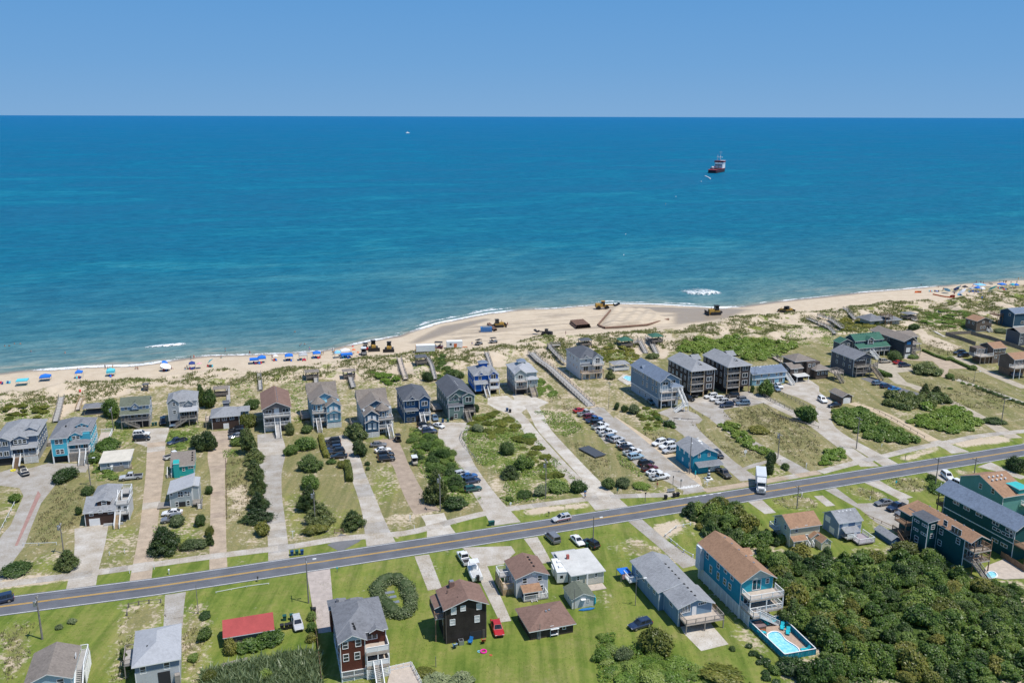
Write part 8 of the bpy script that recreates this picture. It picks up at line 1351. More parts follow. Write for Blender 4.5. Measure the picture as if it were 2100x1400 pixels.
walk('long grey beach access ramp running down from the car park to the sand','m 1860,1165 1700,1030 1560,910 1440,800 1330,720 1245,640',2.6,(.1,1.0,1.2,.6));walk('grey boardwalk over the dune at the left','k 575,935 610,820 640,725',1.6,(.6,1));walk('short tan ramp onto the sand by the dark pavilion','k 800,815 820,760 845,710',1.3,.6,DECKT,WOODT);walk('thin boardwalk beside the small dune shelter','l 245,935 242,850 238,770',1.2,.5,DECKG,WOODG,False);walk('narrow boardwalk behind the brown roofed house','l 575,810 570,750 560,690',1.3,.6);walk('boardwalk to the shelter behind the light blue turreted house','l 1145,745 1140,680',1.5,.9);walk('boardwalk to the shelter behind the dark turreted house','l 1525,790 1500,720 1485,660',1.6,.8);walk('tan boardwalk over the green dune','l 2062,715 2030,620 1995,550',1.7,.9,DECKT);walk('long thin boardwalk from the little gazebo','m 262,905 225,800 180,710',1.3,.8);walk('short steps between the cobalt house and the sand','m 835,770 810,710 785,665',1.4,.7);walk('zigzag wooden walk beside the white house','m 1600,745 1500,690 1440,640 1430,585 1545,580',1.6,1.1);walk('bent boardwalk of the left green roofed gazebo','n 195,545 255,535 325,625',1.6,(1.2,1.1,.2));walk('bent boardwalk of the right green roofed gazebo','n 335,500 370,540 435,630',1.7,(1.0,1.0,.2));walk('dark boardwalk over the right dunes, upper','o -10,460 110,490 235,600',1.7,1.0);walk('dark boardwalk over the right dunes, lower','o 0,530 90,575 160,650',1.7,.9);walk('short boardwalk behind the low grey cottage','o 255,415 370,490',1.6,.8);walk('steps to the shelter behind the low cottage','o 905,455 990,515',1.5,.8);walk('white concrete walk down the green slope','o 1085,565 1180,605 1290,655',1.2,.05,concrete_b,concrete_b,False);walk('wooden walkway on the far slope','n 1980,280 2100,330',1.6,.8);walk('brown deck ramp left of the lodge','n 1620,665 1720,725',1.6,.6,DECKT)
def gazebo(t,x,y,w,dpt,h,label,rm,rise=1.0,floor=.9,rail=True,mat=SAND_W,rot=17):
 w*=1.22;dpt*=1.15;h*=1.1;p=at(t,x,y);r=empty('gazebo',p,math.radians(rot),label,'gazebo');a,b=w/2,dpt;cube('floor',mat,r,-a,0,floor-.15,a,b,floor)
 for q in(-a+.1,a-.1):
  for s in(.1,b-.1):cube('post',mat,r,q-.09,s-.09,-.5,q+.09,s+.09,floor+h)
 mb=MB();z=floor+h;o=.35;c=(0,b/2,z+rise);V=[(-a-o,-o,z),(a+o,-o,z),(a+o,b+o,z),(-a-o,b+o,z)];mb._add(V+[c],[(0,1,4),(1,2,4),(2,3,4),(3,0,4),(3,2,1,0)]);mb.build('roof',rm,r)
 if rail:
  for q in(((-a,0),(a,0)),((-a,0),(-a,b)),((a,0),(a,b))):m=MB();m.bar((*q[0],floor+.9),(*q[1],floor+.9),.1,.1);m.bar((*q[0],floor+.45),(*q[1],floor+.45),.05,.6);m.build('railing',mat,r)
 cube('bench',mat,r,-a+.2,b-.6,floor,a-.2,b-.2,floor+.45)
gazebo('k',975,850,5.2,4.2,1.9,'dark open pavilion with grey hip roof behind the aqua house',R_MID,.9,.2,False);gazebo('l',170,868,3.6,3,2.0,'weathered dune shelter left of the hip roofed cottage',R_WEATH,.5,.6);gazebo('l',1105,700,3.6,3,2.0,'weathered dune shelter behind the light blue turreted house',R_WEATH,.3);gazebo('l',1485,690,3.4,2.6,2.0,'weathered dune shelter behind the dark turreted house',R_WEATH,.3);gazebo('m',128,750,3.2,3.2,2.1,'little dark gazebo on the dune at the head of a thin boardwalk',R_DARK,.8);gazebo('m',1815,560,3.6,3.4,1.8,'dark gazebo behind the white house',R_DARK,.8);gazebo('n',128,565,4.2,4,2.0,'green roofed gazebo on the sand, left one',R_GREEN,1.2);gazebo('n',443,525,4.0,4,2.0,'green roofed gazebo on the sand, right one',R_GREEN,1.2);gazebo('o',950,480,4.4,4,1.8,'grey dune shelter behind the low cottage',R_MID,.6);gazebo('n',75,805,5.0,4,2.0,'grey roofed pool pavilion with white rail left of the tall grey blue house',R_GREY,1.0,.5,True,WHITE);gazebo('k',1494,572,1.2,1.2,1.4,'tiny dark lookout on the dune',R_DARK,.4)
# pools
WATERP=bpy.data.materials.new('pool_water');WATERP.use_nodes=True;nt=WATERP.node_tree;b_=nt.nodes['Principled BSDF'];n_=noise(nt,pos(nt),2.2,3,.6);r_=ramp(nt,n_.outputs[0],[(.35,(.16,.52,.66)),(.6,(.34,.68,.76)),(.75,(.50,.78,.82))]);nt.links.new(r_.outputs[0],b_.inputs['Base Color']);b_.inputs['Roughness'].default_value=.12;PSH=paint('pool_wall',(.03,.40,.58),.4)  # pale patches are caustic light painted into the water colour
def pool(label,spec,z=.32):
 P_=smoothpts(np.array([on_plane(q,z)for q in parse(spec)]+[on_plane(parse(spec)[0],z)]),.5)[:-1];c=P_.mean(0);P_=P_-c;r=empty('swimming_pool',(c[0],c[1],0),0,label,'pool');n=len(P_);O=P_*(1+.28/np.linalg.norm(P_,axis=1)[:,None]);mb=MB();f=lambda A,zz:[(*q,zz)for q in A]
 mb._add(f(P_,z)+f(O,z)+f(O,z-.2)+f(P_,z-.14),[(a*n+i,a*n+(i+1)%n,b*n+(i+1)%n,b*n+i)for a,b in((0,1),(1,2))for i in range(n)]);mb.build('coping',WHITE,r);w=MB();w._add(f(P_,z-.005)+f(P_,z-.14),[(i,(i+1)%n,n+(i+1)%n,n+i)for i in range(n)]);w.build('pool_wall',PSH,r);MB().poly(f(P_,z-.13)).build('water',WATERP,r);I=P_*(1-.9/np.linalg.norm(P_,axis=1)[:,None])
pad('pool_deck','tan pool deck of the turquoise house','d 1385,815 1700,765 2050,1105 1745,1158',paint('pool_deck',(.40,.29,.22),.8,.14,2),.14,.14);k_=[(640,570),(700,500),(830,480),(940,510),(1000,600),(1060,700),(1200,770),(1330,850),(1410,950),(1380,1020),(1230,1060),(1080,1030),(900,930),(740,780),(650,640)];pool('kidney shaped pool inside the turquoise fence','p '+' '.join('%.1f,%.1f'%(1520+a/11.67,1252+b/11.67)for a,b in k_))
fence('pool_fence','turquoise plank fence with white cap round the kidney pool','d 1700,765 1375,815 1740,1165 2060,1108 1705,765',1.25,TEALD,2.4,0,.6,.14,'fence',0,TEALD,WHITE)
pad('pool_deck','sandy deck round the small pool at the right edge','e 1640,300 1720,200 1900,130 2110,260 2110,330 1900,340',DECKT,.12,.1);pool('small blue pool behind the trees at the right edge','e 1710,290 1740,255 1790,250 1825,285 1800,320 1740,325',.3);pad('pool_deck','pale deck round the pool beside the tall grey blue house','n 30,890 90,840 190,860 190,930 130,950',concrete_b,.14,.12);pool('blue pool left of the tall grey blue house','n 90,870 120,848 185,862 185,900 150,905',.32)
def lounger(t,x,y,a,label,mat=TEAL,name='sun_lounger',back=.55):
 p=at(t,x,y);r=empty(name,(p[0],p[1],p[2]+.12),math.radians(a),label,'lounger' if name=='sun_lounger' else 'chair');L=1.3 if name=='sun_lounger' else .55;cube('seat',mat,r,-L/2,-.34,.3,L/2,.34,.4);MB().bar((-L/2,0,.36),(-L/2-.45,0,.36+back),.68,.08).build('backrest',mat,r)
 for q in(-L/2+.1,L/2-.1):
  for s in(-.3,.3):cube('leg',mat,r,q-.03,s-.03,0,q+.03,s+.03,.3)
 for s in(-.36,.36):cube('armrest',mat,r,-.25,s-.05,.58,.3,s+.05,.63)
for q in((1720,850,250,'turquoise lounger by the far pool fence, upper'),(1778,900,250,'turquoise lounger by the far pool fence, lower'),(1945,1075,190,'turquoise lounger in the pool corner'),(1560,800,290,'turquoise chair beside the hot tub'),(1600,770,200,'turquoise chair under the house stair, left'),(1630,785,230,'turquoise chair under the house stair, right'),(1520,905,20,'turquoise lounger by the near pool fence')):lounger('d',*q)
p=at('d',1480,840);r=empty('hot_tub',p,AX,'covered hot tub with brown steps by the pool fence','hot tub');cube('cover',paint('tub_cover',(.22,.16,.16)),r,-1,-1,.85,1,1,.98);cube('tub_body',WOODB,r,-.95,-.95,.1,.95,.95,.85);cube('step',paint('tub_step',(.32,.10,.04)),r,-.6,-1.5,.1,.6,-.97,.45)
for q in((465,1035,110,'blue adirondack chair left of the air conditioner','bl'),(622,1000,250,'blue adirondack chair right of the air conditioner','bl'),(758,985,100,'red adirondack chair by the dark garage opening','rd')):lounger('c',q[0],q[1],q[2],q[3],PAINT['cobalt' if q[4]=='bl' else 'red'],'garden_chair',.7)
def ring(t,x,y,R,label,mat):
 p=at(t,x,y);mb=MB();n,k=14,6;mb._add([((R+R*.3*math.cos(v*6.283/k))*math.cos(u*6.283/n),(R+R*.3*math.cos(v*6.283/k))*math.sin(u*6.283/n),R*.3+R*.3*math.sin(v*6.283/k))for u in range(n)for v in range(k)],[(u*k+v,((u+1)%n)*k+v,((u+1)%n)*k+(v+1)%k,u*k+(v+1)%k)for u in range(n)for v in range(k)]);tag(mb.build('pool_float',mat,None,p),label,'pool float')
ring('c',758,1080,.5,'pink inflatable ring on the lawn',paint('hot_pink',(.75,.03,.32),.4));ring('c',712,1078,.24,'small pale blue ring beside the pink one',paint('pale_blue',(.25,.6,.75),.4));ring('c',833,1115,.2,'small coral ring on the lawn',paint('coral',(.7,.12,.08),.4));ring('d',1965,1060,.4,'yellow ring in the pool corner',paint('float_yellow',(.75,.45,.08),.4));ring('f',135,625,.55,'yellow tub on the pale concrete court',paint('tub_yellow',(.75,.65,.05),.4))
bm_=MB();bm_.frustum((-.28,-.3,.28,.3),0.05,(-.34,-.36,.34,.36),.98);bm_.box(-.37,-.42,.98,.37,.38,1.08);bm_.cyl((-.3,.3,.1),(.3,.3,.1),.1,None,6);BME={m.name:bm_.mesh('wheelie_bin',m)for m in(BINB,BING,TRIM)}
for t,x,y,m,lb in(('b',895,90,BINB,'wheelie bin on the verge, left of three'),('b',945,85,BING,'wheelie bin on the verge, middle of three'),('b',998,80,BINB,'wheelie bin on the verge, right of three'),('b',820,755,BING,'green bin by the silver wagon, left'),('b',892,745,BING,'green bin by the silver wagon, right'),('b',793,850,TRIM,'black bin by the junk pile, left'),('b',840,845,TRIM,'black bin by the junk pile, middle'),('b',880,835,TRIM,'black bin by the junk pile, right'),('b',1122,680,TRIM,'black bin beside the pink drive'),('h',825,1185,BING,'green bin by the grey drive apron, left'),('h',855,1180,BING,'green bin by the grey drive apron, right'),('i',525,915,TRIM,'black bin on the verge by the bench'),('i',612,895,TRIM,'black bin on the verge, left of the pair'),('i',650,888,TRIM,'black bin on the verge, right of the pair'),('h',1000,15,BINB,'blue bin on the wide apron'),('h',1030,28,TRIM,'black bin on the wide apron'),('h',340,130,BINB,'blue bin by the green house wall, left'),('h',392,125,BING,'green bin by the green house wall, middle'),('h',435,105,TRIM,'black bin by the green house wall, right'),('k',1570,965,BING,'green bin beside the olive roofed cottage, left'),('k',1600,960,BING,'green bin beside the olive roofed cottage, right'),('h',1825,1405,BING,'green bin by the white sedan, left'),('h',1865,1395,BING,'green bin by the white sedan, right')):tag(link('wheelie_bin',BME[m.name],None,at(t,x,y),(0,0,AX)),lb,'bin')
def sign(t,x,y,h,w,ph,label,mat=WHITE,name='sign',rot=17,cat='sign'):
 p=at(t,x,y);r=empty(name,p,math.radians(rot),label,cat);cube('post',POLE if mat is not WHITE else WHITE,r,-.06,-.05,-.1,.06,.05,h);cube('mailbox_body' if cat=='mailbox' else 'panel',mat,r,-w/2,-.12 if cat=='mailbox' else-.07,h-ph,w/2,.3 if cat=='mailbox' else-.051,h)
for q in(('a',1735,285,1.1,.3,.3,'white mailbox on the verge at lower left',WHITE,'mailbox',17,'mailbox'),('a',1330,275,1.0,.16,.5,'white marker post by the footpath, left',WHITE),('a',1583,232,1.0,.16,.5,'white marker post by the footpath, right',WHITE),('b',545,362,1.1,.3,.3,'black mailbox at the road edge by the white beam',TRIM,'mailbox',17,'mailbox'),('b',1358,262,1.2,.3,.4,'pale blue marker by the pink drive mouth',TEAL),('g',905,1318,1.9,.9,.16,'white sign post with cross arm on the lawn',WHITE),('h',1035,985,1.0,.5,.5,'white box sign beside the path',WHITE),('h',5,1140,1.6,.3,.9,'white marker sign at the brown drive',WHITE),('h',48,1220,1.0,.12,.9,'thin white post on the verge',WHITE),('h',1428,1095,1.2,.25,.25,'black mailbox above the patrol car',TRIM,'mailbox',17,'mailbox'),('h',1800,895,1.8,.5,.6,'blue sign at the twin drive mouth',PAINT['cobalt']),('i',30,855,1.6,.5,.9,'teal sign at the car park corner',BING),('i',315,945,2.6,.4,.4,'dark road sign on the verge',TRIM),('i',680,800,2.4,.55,.6,'grey back of a road sign at the car park mouth',METAL),('i',600,765,2.4,.3,.45,'dark sign by the last white pickup',TRIM),('i',828,700,2.2,.4,1.2,'turquoise banner sign before the shop',TEAL),('i',950,780,1.6,1.1,.5,'white board sign below the toy lighthouse',WHITE),('i',920,760,.9,.16,.8,'white bollard on the shop lawn',WHITE),('i',1965,600,1.6,.3,.4,'white marker by the concrete lane',WHITE),('i',1920,900,1.4,.3,.5,'white marker on the verge below the road',WHITE),('j',640,380,1.0,.3,.3,'white box beside the dark thicket',WHITE),('j',880,525,1.8,.2,.3,'dark marker post by the road',TRIM),('j',1240,830,2.2,.2,.9,'white marker by the utility pole bush',WHITE),('i',1340,480,2.0,.9,.9,'pale blue board sign on the sandy lot',WHITE),('j',785,775,1.4,.5,.7,'pale blue sign on the dry lot',TEAL),('j',520,925,1.0,.25,.3,'white box on the dry verge',WHITE),('a',1125,90,.9,.3,.3,'small white post on the lawn, left',WHITE),('a',1280,70,.9,.2,.3,'small white post on the lawn, right',WHITE)):sign(*q)
p=at('i',965,710);r=empty('toy_lighthouse',p,AX,'black and white banded garden lighthouse in front of the shop','lighthouse');z=0
for i in range(6):a_,b_=.55-i*.06,.55-(i+1)*.06;MB().cyl((0,0,.25+i*.42),(0,0,.25+(i+1)*.42),a_,b_,10).build('band',(TRIM,WHITE)[i%2],r)
cube('plinth',WHITE,r,-.9,-.9,0,.9,.9,.25);MB().cyl((0,0,2.77),(0,0,3.1),.22,.22,8).build('lantern',CGLASS,r);MB().cyl((0,0,3.1),(0,0,3.45),.28,.02,8).build('cap',TRIM,r)
p=at('i',580,845);r=empty('bench',p,AX,'grey bench on the verge by the car park','bench');cube('seat',METAL,r,-1,-.25,.42,1,.25,.5);cube('backrest',METAL,r,-1,.22,.5,1,.3,.95);cube('leg',METAL,r,-.9,-.2,0,-.8,.2,.42);cube('leg',METAL,r,.8,-.2,0,.9,.2,.42)
for q,lb in(((1895,475),'far'),((1915,522),'middle'),((1945,575),'near')):p=at('b',*q);tag(MB().box(-.95,-.42,0,.95,.42,.16).build('tank_lid',METAL,None,p,(0,0,AX)),'grey tank lid inside the ring hedge, %s one'%lb,'tank lid')
def kayak(t,x,y,L,label,mat,rot,up=0.0):p=at(t,x,y);mb=MB();ring_loft(mb,[(-L/2,.18,.24,.04),(-L/4,.02,.3,.3),(L/4,.02,.3,.3),(L/2,.18,.26,.04)]);o=mb.build('hull',mat);o.location=(p[0],p[1],p[2]+(L/2 if up else 0));o.rotation_euler=(0,-math.pi/2 if up else 0,rot);o.name='kayak';tag(o,label,'kayak')
kayak('c',1815,650,3.3,'bright blue kayak lying on grass before the tiny cottage',PAINT['cobalt'],.25);kayak('c',1905,600,2.3,'teal kayak standing against the tiny cottage',TEAL,.3,1.0)
p=at('c',1482,920);r=empty('swing_bench',p,AX,'white garden swing bench before the brown garage','bench');cube('seat',WHITE,r,-.7,-.3,.45,.7,.3,.53);cube('backrest',WHITE,r,-.7,.28,.53,.7,.36,1.0);cube('canopy',WHITE,r,-.8,-.5,1.7,.8,.5,1.78);cube('leg',WHITE,r,-.78,-.05,0,-.7,.05,1.7);cube('leg',WHITE,r,.7,-.05,0,.78,.05,1.7)
p=at('h',1870,440);r=empty('solar_array',p,math.radians(-58),'large dark tilted panel lying in the scrub left of the car park','panel');mb=MB();mb.prism([tuple(np.array(on_plane(px('h',*q)))@np.array([[math.cos(math.radians(58)),math.sin(math.radians(58))],[-math.sin(math.radians(58)),math.cos(math.radians(58))]])*0+np.array(q2))for q,q2 in(((0,0),(-4,-1.9)),((0,0),(4,-1.9)),((0,0),(4,1.9)),((0,0),(-4,1.9)))],.35,.5);mb.build('panel',paint('dark_panel',(.07,.075,.085),.5,.15,2),r)
for x in(-3.5,3.5):cube('support',METAL,r,x-.1,-1.6,0,x+.1,1.6,.35)
pad('red_white_deck','pale wooden deck at the bottom edge','b 1900,1310 1890,1255 2110,1212 | c 20,1215 110,1400 100,1480 | b 1860,1480',DECKT,.5,.3);fence('deck_rail','white rail with dark red panels round the deck at the bottom','b 1890,1300 2110,1250 | c 25,1255 120,1440',1.4,WHITE,1.3,2);tx=bpy.data.curves.new('pavement_word','FONT');tx.body='STOP';tx.size=2.0;tx.extrude=.002;tx.materials.append(WHITE_LINE);o=bpy.data.objects.new('pavement_word',tx);COL.objects.link(o);q=on_plane(px('i',722,806));o.location=(q[0],q[1],.032);o.rotation_euler=(0,0,AX);tag(o,'worn white word painted at the car park mouth',kind='structure')
r=empty('plank_pile',at('b',310,1200),.45,'weathered grey planks lying at the edge of the reeds','timber')
for i in range(5):cube('plank',WOODG,r,-2.2+.1*(i%2),-.7+i*.3,.05,2.2,-.44+i*.3,.14+.06*(i%3))
# ------------------------------------------------------------------ beach life, sand works, ship
FAB={k:paint('fabric_'+k,v,.8,.08,2)for k,v in dict(blue=(.02,.16,.58),aqua=(.10,.52,.62),teal=(.03,.36,.44),white=(.74,.74,.74),navy=(.03,.06,.22),pink=(.62,.36,.36),orange=(.68,.16,.05),red=(.55,.04,.04),grey=(.40,.41,.42),sky=(.22,.52,.78),black=(.04,.04,.05),yellow=(.7,.5,.06)).items()}
YEL=paint('machine_yellow',(.44,.26,.055),.6,.25,2);RUST=paint('rusty_pipe',(.21,.125,.088),.85,.25,1.5)
def canopy(t,x,y,w,d,col,label,val=.3,h=2.2,flat=False):
 p=at(t,x,y);r=empty('beach_canopy',p,AX,label,'canopy');a,b=w/2,d/2;m=MB();V=[(-a,-b,h),(a,-b,h),(a,b,h),(-a,b,h),(0,0,h+(.08 if flat else .8))];U=[(v[0]*1.02,v[1]*1.02,h-val)for v in V[:4]];m._add(V+U,[(0,1,4),(1,2,4),(2,3,4),(3,0,4),(4,3,2,1,0)[1:],(0,5+0,6,1),(1,6,7,2),(2,7,8,3),(3,8,5,0)]);m.build('fabric',FAB[col],r)
 for q in((-a,-b),(a,-b),(a,b),(-a,b)):cube('leg',METAL,r,q[0]*.97-.04,q[1]*.97-.04,-.1,q[0]*.97+.04,q[1]*.97+.04,h)
 return r
def umbrella(t,x,y,R,col,label,tilt=.35,h=2.1,col2=None):
 p=at(t,x,y);r=empty('beach_umbrella',p,random.random()*6,label,'umbrella');m=MB();T=Matrix.Rotation(tilt,3,'X');tip=Vector((0,0,h+.25));c=Vector((0,0,h));n=10;ring_=[c+T@Vector((R*math.cos(6.283*i/n),R*math.sin(6.283*i/n),-.28))for i in range(n)]
 for i in range(n):m.poly([ring_[i],ring_[(i+1)%n],tip],i%2)
 m.build('canopy',[FAB[col],FAB[col2 or col]],r);MB().cyl((0,0,-.2),tip,.03,None,5).build('pole',WHITE,r)
chm=MB();chm.box(-.28,-.28,.18,.28,.3,.24);chm.bar((0,.3,.24),(0,.55,.8),.56,.05)
for q in(-.26,.26):chm.bar((q,-.3,0),(q,.4,.45),.04,.04);chm.bar((q,.35,0),(q,-.25,.45),.04,.04)
CH={k:chm.mesh('beach_chair',FAB[k])for k in('blue','navy','red','aqua','black')}
def chairs(t,x,y,n,label):
 for i in range(n):p=at(t,x+i*13-n*6,y+random.uniform(-3,5));tag(link('beach_chair',CH[random.choice(list(CH))],None,p,(0,0,AX+random.uniform(-.5,.5))),label,'beach chair',label.replace('beach chair','beach chairs'))
 # people: one continuous skinned body per pose, with hair and swimwear
SKIN=[paint('skin_%d'%i,c,.6,.05)for i,c in enumerate(((.50,.30,.21),(.40,.22,.14),(.22,.115,.07)))]
HAIR=paint('hair',(.05,.035,.025),.7)
def body_mesh(pose):
 J=dict(pel=(0,0,.95),chest=(0,0,1.32),neck=(0,0,1.5),head=(0,-.02,1.66),top=(0,-.01,1.74),sl=(-.19,0,1.42),el=(-.27,.02,1.14),wl=(-.27,-.08,.9),sr=(.19,0,1.42),er=(.27,.02,1.14),wr=(.27,-.08,.9),hl=(-.10,0,.88),kl=(-.11,-.02,.5),al=(-.11,.03,.08),fl=(-.11,-.14,.03),hr=(.10,0,.88),kr=(.11,-.02,.5),ar=(.11,.03,.08),fr=(.11,-.14,.03))
 if pose=='walk':J.update(kl=(-.11,-.2,.52),al=(-.11,-.22,.1),fl=(-.11,-.38,.05),kr=(.11,.05,.5),ar=(.11,.32,.14),fr=(.11,.22,.04),wl=(-.25,.2,.95),wr=(.25,-.3,1.0))
 if pose=='sit':J={k:(v[0],v[1],v[2]-.55)if k not in('kl','kr','al','ar','fl','fr')else{'kl':(-.13,-.42,.52),'kr':(.13,-.42,.52),'al':(-.13,-.55,.12),'ar':(.13,-.55,.12),'fl':(-.13,-.72,.05),'fr':(.13,-.72,.05)}[k]for k,v in J.items()}
 if pose=='float':J.update(**{k:(v[0],v[1],v[2]-.95)for k,v in J.items()});J.update(wl=(-.6,-.2,.3),wr=(.6,-.2,.3))
 E_=[('pel','chest'),('chest','neck'),('neck','head'),('head','top'),('chest','sl'),('sl','el'),('el','wl'),('chest','sr'),('sr','er'),('er','wr'),('pel','hl'),('hl','kl'),('kl','al'),('al','fl'),('pel','hr'),('hr','kr'),('kr','ar'),('ar','fr')];R=dict(pel=.15,chest=.16,neck=.06,head=.10,top=.08,sl=.065,sr=.065,el=.05,er=.05,wl=.035,wr=.035,hl=.10,hr=.10,kl=.065,kr=.065,al=.045,ar=.045,fl=.04,fr=.04);ks=list(J);me=bpy.data.meshes.new('tmp');me.from_pydata([J[k]for k in ks],[(ks.index(a),ks.index(b))for a,b in E_],[]);o=bpy.data.objects.new('tmp',me);COL.objects.link(o);mo=o.modifiers.new('s','SKIN');sv=me.skin_vertices[0].data
 for i,k in enumerate(ks):sv[i].radius=(R[k],R[k]);sv[i].use_root=k=='pel'
 o.modifiers.new('d','SUBSURF').levels=1;dg=bpy.context.evaluated_depsgraph_get();r=bpy.data.meshes.new_from_object(o.evaluated_get(dg));bpy.data.objects.remove(o);r.name='body_'+pose;h=J['head'];hr=MB().sphere((h[0],h[1]+.03,h[2]+.05),.115,8,5).mesh('hair',HAIR);p=J['pel'];sw=MB().frustum((p[0]-.19,p[1]-.14,p[0]+.19,p[1]+.16),p[2]-.2,(p[0]-.18,p[1]-.14,p[0]+.18,p[1]+.16),p[2]+.1).mesh('swimwear',FAB['navy']);r.materials.append(SKIN[0]);smooth(r);return r,hr,sw
POSE={k:body_mesh(k)for k in('stand','walk','sit','float')}
def person(t,x,y,pose,suit,label,group=None,sk=None):
 p=at(t,x,y);b,h,s=POSE[pose];r=link('person',b,None,p,(0,0,random.random()*6.28));tag(r,label,'person',group);r.material_slots[0].link='OBJECT';r.material_slots[0].material=SKIN[random.randint(0,2)if sk is None else sk];link('hair',h,r);o=link('swimwear',s,r);o.material_slots[0].link='OBJECT';o.material_slots[0].material=FAB[suit]
canopy('k',235,545,3.6,3,'aqua','teal canopy on the sand, leftmost on the beach',.35,2,True);canopy('k',470,500,3.4,3,'blue','crumpled blue canopy, second from the left on the beach',.5,1.8);canopy('k',815,470,2.4,2.4,'blue','blue canopy with white cooler between teal and aqua ones');canopy('k',1140,450,2.7,2.7,'aqua','pale aqua canopy left of the white umbrella',.9);umbrella('k',1700,375,1.3,'blue','tilted blue umbrella behind the white one',.9);umbrella('k',1705,400,2.0,'white','big white beach umbrella at the left',.4);canopy('k',1972,378,2.2,2.2,'navy','navy canopy beside the pale pink umbrella');umbrella('k',2045,375,1.2,'pink','pale pink umbrella beside the navy canopy',.1)
umbrella('l',55,550,1.4,'teal','teal umbrella alone on the sand',.7);canopy('l',508,525,3.3,2.8,'blue','deep blue canopy, left of the joined pair',.5,2,True);canopy('l',588,515,3.0,2.8,'blue','deep blue canopy, right of the joined pair',.5,2.2);umbrella('l',728,492,1.1,'white','small white umbrella right of the blue pair',.1);canopy('l',865,495,3.0,3,'blue','blue peaked canopy on legs, middle of the left beach');canopy('l',1010,488,3.2,2.8,'grey','grey white canopy between two blue ones');canopy('l',1150,468,3.0,3,'blue','blue peaked canopy nearest the water');canopy('l',1365,465,2.4,2.4,'sky','pale blue canopy left of the white one');canopy('l',1440,442,3.6,2.8,'white','white canopy rising behind blue ones');canopy('l',1455,465,4.4,2.6,'blue','wide blue canopy before the white one',.6,1.7,True)
umbrella('l',1528,425,.9,'orange','closed orange red umbrella beside the canopies',0,1.9);umbrella('l',1520,405,.5,'red','narrow red umbrella behind the orange one',0,2.4);umbrella('l',1572,452,.5,'orange','small orange umbrella near the dune edge',0,1.8)
for x,y,k,c,w,lb in((1310,205,'u','sky',1.8,'bright blue umbrella, first of the far right cluster'),(1412,180,'u','sky',1.9,'tall bright blue umbrella in the far right cluster'),(1400,195,'u','navy',1.6,'navy umbrella under the tall blue one'),(1455,222,'u','white',2.4,'white umbrella nearest the dune in the far cluster'),(1490,172,'c','black',2.4,'black topped canopy in the far cluster'),(1570,165,'u','pink',1.3,'coral umbrella in the far cluster'),(1640,150,'c','sky',5.2,'wide pale blue shade near the waterline'),(1620,180,'c','blue',3.0,'dark blue canopy under the pale shade'),(1560,190,'c','grey',2.6,'grey canopy beside the coral umbrella'),(1670,190,'c','white',2.4,'white canopy right of the dark blue one'),(1770,185,'u','aqua',2.3,'aqua umbrella standing apart in the far cluster'),(1755,140,'u','white',1.4,'white umbrella behind the aqua one'),(1870,145,'c','blue',3.8,'blue canopy with people behind it far right'),(1980,150,'c','teal',2.6,'teal canopy far right, left of its blue neighbour'),(2015,152,'c','blue',2.4,'blue canopy farthest right on the beach'),(1362,270,'u','red',1.3,'red umbrella at the end of the orange fence')):
 (umbrella if k=='u' else canopy)('o',x,y,*((w,c,lb,.7)if k=='u' else(w,w*.8,c,lb,.35,1.9)))
for t,x,y,n,lb in(('k',15,535,3,'beach chair at the left edge of the sand'),('k',90,530,3,'beach chair left of the teal canopy'),('k',810,480,3,'beach chair under the blue canopy with the cooler'),('k',1140,462,3,'beach chair under the pale aqua canopy'),('k',1700,405,4,'beach chair by the white umbrella'),('k',1975,385,4,'beach chair under the navy canopy'),('l',60,560,4,'beach chair by the teal umbrella'),('l',540,530,7,'beach chair under the joined blue canopies'),('l',728,500,3,'beach chair under the small white umbrella'),('l',865,500,5,'beach chair under the blue peaked canopy'),('l',1010,495,5,'beach chair under the grey white canopy'),('l',1150,473,6,'beach chair under the canopy nearest the water'),('l',1450,470,7,'beach chair under the wide blue canopy'),('o',1150,188,3,'beach chair left of the far cluster'),('o',1210,190,4,'beach chair at the start of the far cluster'),('o',1450,228,4,'beach chair by the white far umbrella'),('o',1590,195,8,'beach chair in the middle of the far cluster'),('o',1870,158,5,'beach chair under the far blue canopy'),('o',1915,170,4,'beach chair right of the far blue canopy'),('k',825,590,1,'beach chair alone by the dune path'),('o',1680,246,1,'beach chair alone near the far dune')):chairs(t,x,y,n,lb)
SU=list(FAB)
